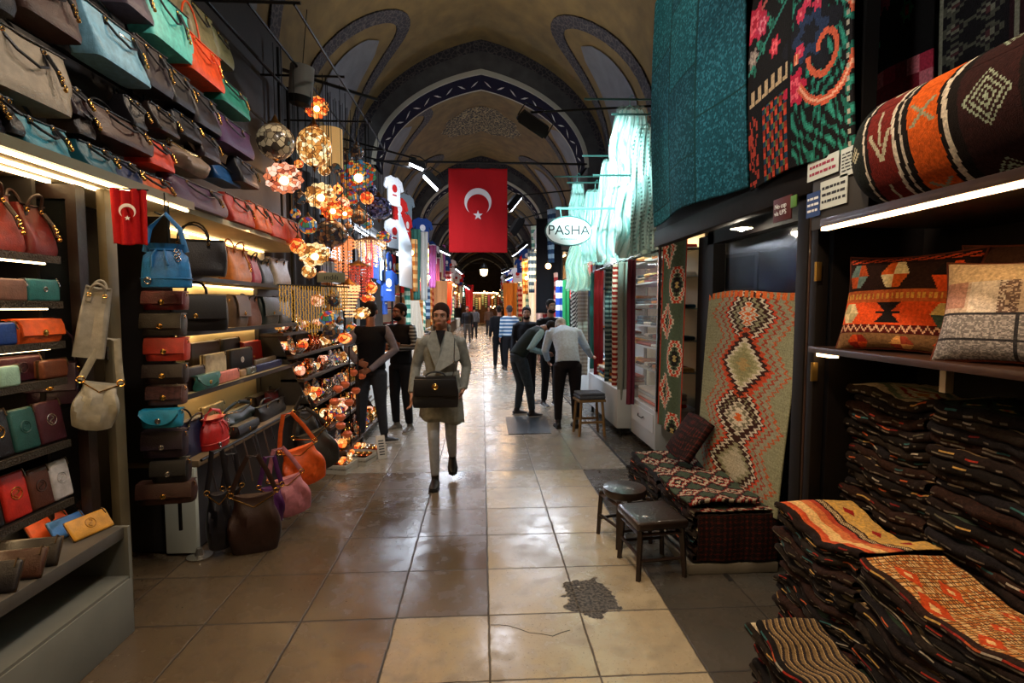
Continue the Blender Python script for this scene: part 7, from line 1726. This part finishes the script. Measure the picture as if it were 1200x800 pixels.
plastic_garment('pale turquoise garment in plastic beside the oval sign', 682, 712, 225, 308, 7.4, '#b4dcd8', seed=5)
plastic_garment('small white garment in plastic hanging above the oval sign', 668, 684, 216, 268, 8.0, '#c0d8d8', seed=6)
plastic_garment('pale green garment in plastic below the oval sign', 664, 690, 288, 340, 8.2, '#a8c4b4', seed=7)
gr_ = thing('garment_rail', 'teal-lit metal arms from which the plastic-covered garments hang', 'rail', (0, 0, 0))
for y, z, x0 in ((6.2, 4.1, 1.3), (5.9, 3.15, 1.35), (5.7, 3.75, 1.5), (6.8, 3.62, 1.4), (7.4, 3.42, 1.3), (8.0, 3.65, 1.2), (8.2, 2.8, 1.2)):
    m = MB(); m.tube([(x0 - .1, y, z), (2.86, y, z + .02)], .012, 6); m.build('rail_arm', mat('arm_teal', '#2c4c4a', .5), gr_)
ls = thing('shop_sign', 'white oval shop sign reading PASHA hanging over the street beside the garments', 'sign', at(666, 271, Y=6.3), 0)
m = MB(); n = 40; k_ = 6.3 / FPX; A_, B_ = 27 * k_, 16.5 * k_
m.add([(A_ * math.cos(2 * PI * i / n), -.03, B_ * math.sin(2 * PI * i / n)) for i in range(n)] + [(A_ * math.cos(2 * PI * i / n), .03, B_ * math.sin(2 * PI * i / n)) for i in range(n)], [tuple(range(n)), tuple(range(n, 2 * n))[::-1]] + [(i, n + i, n + (i + 1) % n, (i + 1) % n) for i in range(n)])
m.build('light_box', mat('sign_white', '#d8e4e4', .5, emit=.3, ecol='#e8f6f6'), ls, smooth=False)
m = MB(); m.tube([(A_ * 1.01 * math.cos(2 * PI * i / n), -.03, B_ * 1.01 * math.sin(2 * PI * i / n)) for i in range(n)], .008, 6, closed=True, ref=(0, 1, 0)); m.build('rim', mat('sign_rim', '#3c6c6c', .5), ls)
text_obj('lettering', 'PASHA', .16, INK, ls, (0, -.034, .005), (R90, 0, 0), sx=1.05)
m = MB(); [m.box((-.09 + .02 * i_, -.032, z_), (.011, .003, .012)) for i_ in range(10) for z_ in (-.095, .1)]; m.build('small_print', mat('sign_teal', '#4c8c8c', .5), ls)['kind'] = 'stuff'
m = MB(); m.tube([(-.15, 0, .27), (1.75, 0, .29)], .014, 6); m.tube([(-.1, 0, .27), (-.08, 0, .14)], .006, 5); m.tube([(.1, 0, .27), (.08, 0, .14)], .006, 5); m.build('bracket', mat('arm_teal2', '#6cb0ac', .5), ls)
# ================================================================== THINGS HANGING IN THE VAULT
FL = flag_obj('large red flag with white crescent and star hanging from the tie rod', 1.32, 1.87, (at(560, 206, Y=11.9).x, 11.93, 4.78), -.03, FLW, 3)
m = MB(); m.tube([(-.0, 0, .0), (0, .06, .14)], .006, 5); m.build('hanging_cord', IRON, FL)
def flood(label, px, py, Y, sz, rot, lit=True, arm=None):
    p = at(px, py, Y=Y); t = thing('flood_light', label, 'lamp', p, rot)
    m = MB(); P = [(-.5, .1), (-.42, .32), (.42, .32), (.5, .1), (.5, 0), (-.5, 0)]; P = [(x * sz, z * sz) for x, z in P]; m.prism(P, Matrix.Translation((0, -sz * .3, 0)), sz * .6); m.build('housing', IRON, t, smooth=False)
    m = MB(); m.box((0, 0, -.012), (sz * .86, sz * .5, .02)); m.build('lamp_glass', TUBE if lit else mat('dead_glass', '#20242a', .2), t)
    m = MB(); m.tube([(-sz * .52, 0, .1 * sz), (-sz * .5, 0, .5 * sz), (0, 0, .6 * sz), (sz * .5, 0, .5 * sz), (sz * .52, 0, .1 * sz)], .01, 6)
    m.build('bracket', IRON, t)
    if arm:
        mi = (Matrix.Translation(p) @ Euler(rot).to_matrix().to_4x4()).inverted(); o = MB(); o.tube([mi @ (p + Vector((0, 0, sz * .45))), mi @ Vector(arm)], .018, 6); o.build('wall_arm', IRON, t)
    return t
flood('big black unlit flood light over the street before the first arch', 622, 150, 7.9, .5, (.5, .5, .2), False, (2.84, 8.1, 4.78))
flood('glowing lamp at the bag-shop side, upper one of two under the arch', 488, 195, 9.6, .3, (.1, .35, .2), True, (-2.84, 9.4, 4.7))
flood('glowing lamp at the bag-shop side, lower one of two under the arch', 505, 214, 9.9, .4, (.1, .75, .2), True, (-2.84, 10.4, 4.7))
flood('glowing lamp right beside the big red flag', 603, 240, 13.5, .5, (.1, -.9, .2), True, (2.84, 13.6, 4.75))
flood('black lamp below the one beside the big red flag', 607, 268, 14.5, .55, (.1, -1.0, .2), False, (2.84, 14.6, 4.6))
for i, (px, py, Y, r) in enumerate(((612, 290, 18, -.7), (604, 297, 22, -.6), (592, 318, 26, -.4), (596, 326, 27, -.4), (538, 318, 24, .7), (547, 337, 30, .6), (521, 296, 17, .4))):
    flood(['glowing lamp below the big red flag, nearest of the far lamps', 'second far glowing lamp at the rug-shop side', 'third far glowing lamp near the street lantern', 'fourth far glowing lamp near the street lantern', 'far glowing lamp on the bag-shop side of the lantern', 'farthest glowing lamp on the bag-shop side', 'round-headed glowing lamp on the bag-shop side beside the flag'][i], px, py, Y, .42, (.1, r, .2), True, (2.84 if px > 565 else -2.84, Y + .1, min(4.78, at(px, py, Y=Y).z + .25)))
t = thing('street_lantern', 'small lit glass lantern hanging in the middle of the street below the flag', 'lantern', at(567, 317, Y=20.8), 0)
m = MB(); m.lathe([(.04, -.22), (.13, -.16), (.16, .05), (.1, .18), (.04, .2)], 8); m.build('lantern_glass', mat('lantern_glow', '#ffe8c0', emit=5, ecol='#ffdca8'), t); m = MB(); m.lathe([(.17, .05), (.12, .2), (.02, .3)], 8); m.tube([(0, 0, .3), (0, 0, 3.4)], .012, 5); m.build('lantern_cap', IRON, t)
for i, (pa, pb) in enumerate((((300, 72, -2.7), (443, 117, -1.47)), ((292, 150, -2.75), (345, 175, -2.1)))):
    a_, b_ = at(pa[0], pa[1], X=pa[2]), at(pb[0], pb[1], X=pb[2]); m = MB(); m.tube([(-2.86, a_.y, a_.z), a_, b_], .022, 6); tag(m.build('wall_bracket', IRON), ['long black iron arm reaching from the wall above the lamp stall', 'short black iron arm above the globe lamps'][i], 'bracket')
# distant glow of crowded shops at the end of the street
en = thing('end_stall', 'warmly lit stall crossing the far end of the street', 'stall', (0, 0, 0)); m = MB(); m.span((-2.2, 56, 0), (2.2, 56.2, 3.2)); m.build('lit_wall', mat('far_lit', '#4a3424', .8, var=.7, bscale=60), en)
m = MB(); m.tube([(-1.6, 55.7, 3.2), (1.6, 55.7, 3.2)], .06, 6); m.build('tube_lamp', TUBEW, en)
lamp('AREA', 'stall_light', (0, 54.5, 3.4), 90, '#ffb870', 1, 3, target=(0, 56, 1.4))
# black curtain wall behind lamp stall goods and above them
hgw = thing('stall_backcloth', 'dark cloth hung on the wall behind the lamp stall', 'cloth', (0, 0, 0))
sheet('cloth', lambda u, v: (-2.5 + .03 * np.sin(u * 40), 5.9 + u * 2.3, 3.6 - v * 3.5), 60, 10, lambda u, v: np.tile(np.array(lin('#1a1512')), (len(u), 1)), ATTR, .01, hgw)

# ---- bulbs, cloths and garments in the upper zone of the far stalls
blb = {}
for s_ in (-1, 1):
    t = thing('hanging_bulb', 'bare glowing warm bulb hanging before the stalls on the ' + sideN[s_], 'lamp', (0, 0, -9), 0, 'bare bulbs on the ' + sideN[s_])
    m = MB(); m.ball((0, 0, 0), .07, 10, 8); m.build('bulb', mat('bulb_far', '#ffd8a0', emit=9, ecol='#ffc884'), t); m = MB(); m.lathe([(.03, .06), (.03, .12), (.01, .14)], 8); m.tube([(0, 0, .14), (0, 0, .5)], .005, 4); m.build('socket', IRON, t); blb[s_] = t
for s_ in (-1, 1):
    y = 12.5
    while y < 46:
        put(blb[s_], used, (s_ * rng.uniform(1.5, 2.0), y, rng.uniform(2.3, 3.1)), 0); y += rng.uniform(.7, 1.8)
    y = 12.4
    while y < 44:
        put(rng.choice(scarves[s_] + shirts[s_][:3]), used, (s_ * rng.uniform(1.45, 1.9), y, rng.uniform(3.2, 4.2)), rng.uniform(-.8, .8) - s_ * .6, None); y += rng.uniform(.35, 1.0)
    y = 12.4
    while y < 30:
        put(rng.choice(scarves[s_]), used, (s_ * rng.uniform(1.6, 1.8), y, rng.uniform(2.0, 2.6)), rng.uniform(-.9, .9) - s_ * .6, None); y += rng.uniform(.5, 1.3)
# long cream and orange cloths that hang out into the street far down
for i, (px, Y, c, lb) in enumerate(((596, 22, '#c87830', 'orange'), (600, 23, '#d08838', 'amber'), (522, 19, '#b0442c', 'brick red'), (516, 17.5, '#c89060', 'peach'), (550, 30, '#a01818', 'scarlet'), (628, 16, '#c8ccc8', 'white'), (636, 15, '#c8b8c0', 'pale pink'))):
    pr = scarf(c, '%s cloth hanging far out over the street, %s' % (lb, ['beyond the bearded man', 'beside the orange one', 'behind the walking woman', 'beside the brick red one', 'near the end of the street', 'above the two bearded men', 'close to the dark banner'][i]), None, None, 1.5, .5); p = at(px, 340, Y=Y); pr.location = p + Vector((0, 0, .3))
    if 'group' in pr.keys(): del pr['group']
bn = thing('dark_banner', 'tall black hanging banner above the clothes stalls of the rug-shop side', 'banner', at(643, 300, Y=12.84), 0)
sheet('cloth', lambda u, v: ((u - .5) * .62, .03 * np.sin(u * 9), .9 - v * 2.3), 10, 20, lambda u, v: np.tile(np.array(lin('#101014')), (len(u), 1)), ATTR, .01, bn)
m = MB(); m.tube([(-.35, 0, .9), (.9, 0, .9)], .015, 6); m.build('banner_rod', IRON, bn)

for i in range(16):
    put(blb[1 if i % 2 else -1], used, (-1.7 + 3.4 * hsh(i, 1), 46 + i * .5, 1.6 + 1.8 * hsh(i, 2)), 0)
for i in range(12):
    put(rng.choice(scarves[1]), used, (-1.9 + .33 * i, 55.2 + .2 * (i % 2), 2.6 + .8 * hsh(i, 3)), .2)
# ================================================================== LIGHT
w = bpy.data.worlds.new('dim_air'); SC.world = w; w.use_nodes = True
w.node_tree.nodes['Background'].inputs[0].default_value = (.35, .4, .5, 1); w.node_tree.nodes['Background'].inputs[1].default_value = .12
WARM, COOL, CYAN = '#ffcf94', '#dfeaff', '#b8fff4'
# bag shop
lamp('AREA', 'bag_light', (-1.9, 1.9, 2.33), 14, WARM, .06, 2.6, target=(-2.0, 1.9, 0))
lamp('AREA', 'bag_light', (-2.2, 4.4, 2.27), 9, WARM, .06, 2.3, target=(-2.0, 4.4, 0))
for z in (ZA, ZB, ZC): lamp('AREA', 'bag_light', (-2.32, 4.4, z - .045), 3, WARM, .04, 2.2, target=(-2.2, 4.4, 0))
for z in zs[:4]: lamp('AREA', 'bag_light', (-2.02, 1.8, z - .04), 1.1, WARM, .03, 1.5, target=(-2.1, 1.8, 0))
lamp('SPOT', 'bag_spot', (.2, 1.6, 4.6), 190, '#fff2e4', .1, target=(-1.9, 2.6, 3.0), spot=1.5)
lamp('SPOT', 'bag_spot', (-.2, 4.5, 4.4), 120, '#ffe0c0', .1, target=(-1.9, 3.8, 2.3), spot=1.2)
SC.view_settings.view_transform = 'Standard'; SC.view_settings.look = 'None'; SC.view_settings.gamma = 1; SC.view_settings.use_curve_mapping = False
SC.view_settings.exposure = 0
lamp('AREA', 'vault_fill', (0, 8.6, 5.2), 42, '#fff0d8', 1.2, 1.2, target=(0, 8, 9))  # unseen fill lamp added to brighten the vault
lamp('AREA', 'street_fill', (.5, 3.6, 5.0), 42, '#fff0dc', .4, .4, target=(0.3, 4.2, 0))  # unseen fill lamp over the near floor, no fixture built
for y in (9, 14, 20, 27, 35): lamp('POINT', 'street_fill', (.3, y, 4.4), 75, COOL, .15)  # unseen fill points added along the street for the ceiling
SC.cycles.use_denoising = True
SC.cycles.max_bounces = 6; SC.cycles.diffuse_bounces = 3; SC.cycles.glossy_bounces = 3; SC.cycles.sample_clamp_indirect = 4

lamp('AREA', 'rug_light', (1.56, 1.5, 2.0), 6, WARM, .04, 1.6, target=(1.75, 1.5, 0))
lamp('SPOT', 'rug_spot', (.2, 1.2, 3.6), 190, '#ffdcb4', .1, target=(1.5, 1.8, .8), spot=1.3)
lamp('SPOT', 'rug_spot', (-.3, 2.6, 4.2), 160, '#ffe8d0', .1, target=(1.6, 3.4, 1.0), spot=1.3)
lamp('POINT', 'rug_lamp', tuple(at(869, 272, X=1.8)), 8, '#fff0d8', .03)

lamp('SPOT', 'garment_fill', (.5, 4.6, 3.6), 900, '#ccfffa', .08, target=(1.45, 6.3, 3.15), spot=.85)  # stand-in spot without a fixture, added to brighten the garments
lamp('SPOT', 'woman_front_fill', (-.1, 2.6, 3.9), 130, '#f4f0ea', .1, target=(-.35, 4.9, 1.0), spot=.7)  # front light added for the walking woman, no lamp hangs here
lamp('AREA', 'lamp_stall_glow', (-1.35, 6.4, 3.1), 22, '#ffb878', .6, 1.6, target=(-1.9, 6.4, 1.0))
lamp('AREA', 'clothes_light', (-.9, 9.8, 3.8), 110, '#eaf2ff', .5, 1.5, target=(-1.95, 10.4, 2.6))
lamp('SPOT', 'carpet_fill', (.1, 1.2, 3.4), 75, '#f0f4ee', .1, target=(2.0, 2.0, 3.0), spot=.9)  # spot added from the street to brighten carpets behind the bolster
lamp('SPOT', 'carpet_fill', (.0, 4.6, 2.6), 35, '#d8f4f4', .1, target=(1.5, 3.6, 3.0), spot=.9)  # added spot with no fixture, brightens the teal carpet
# remove the unused first copies kept below the floor
for o in [o for o in SC.objects if o.parent is None and o.location.z < -4]:
    for ch in list(o.children):
        for g in list(ch.children): bpy.data.objects.remove(g)
        bpy.data.objects.remove(ch)
    bpy.data.objects.remove(o)
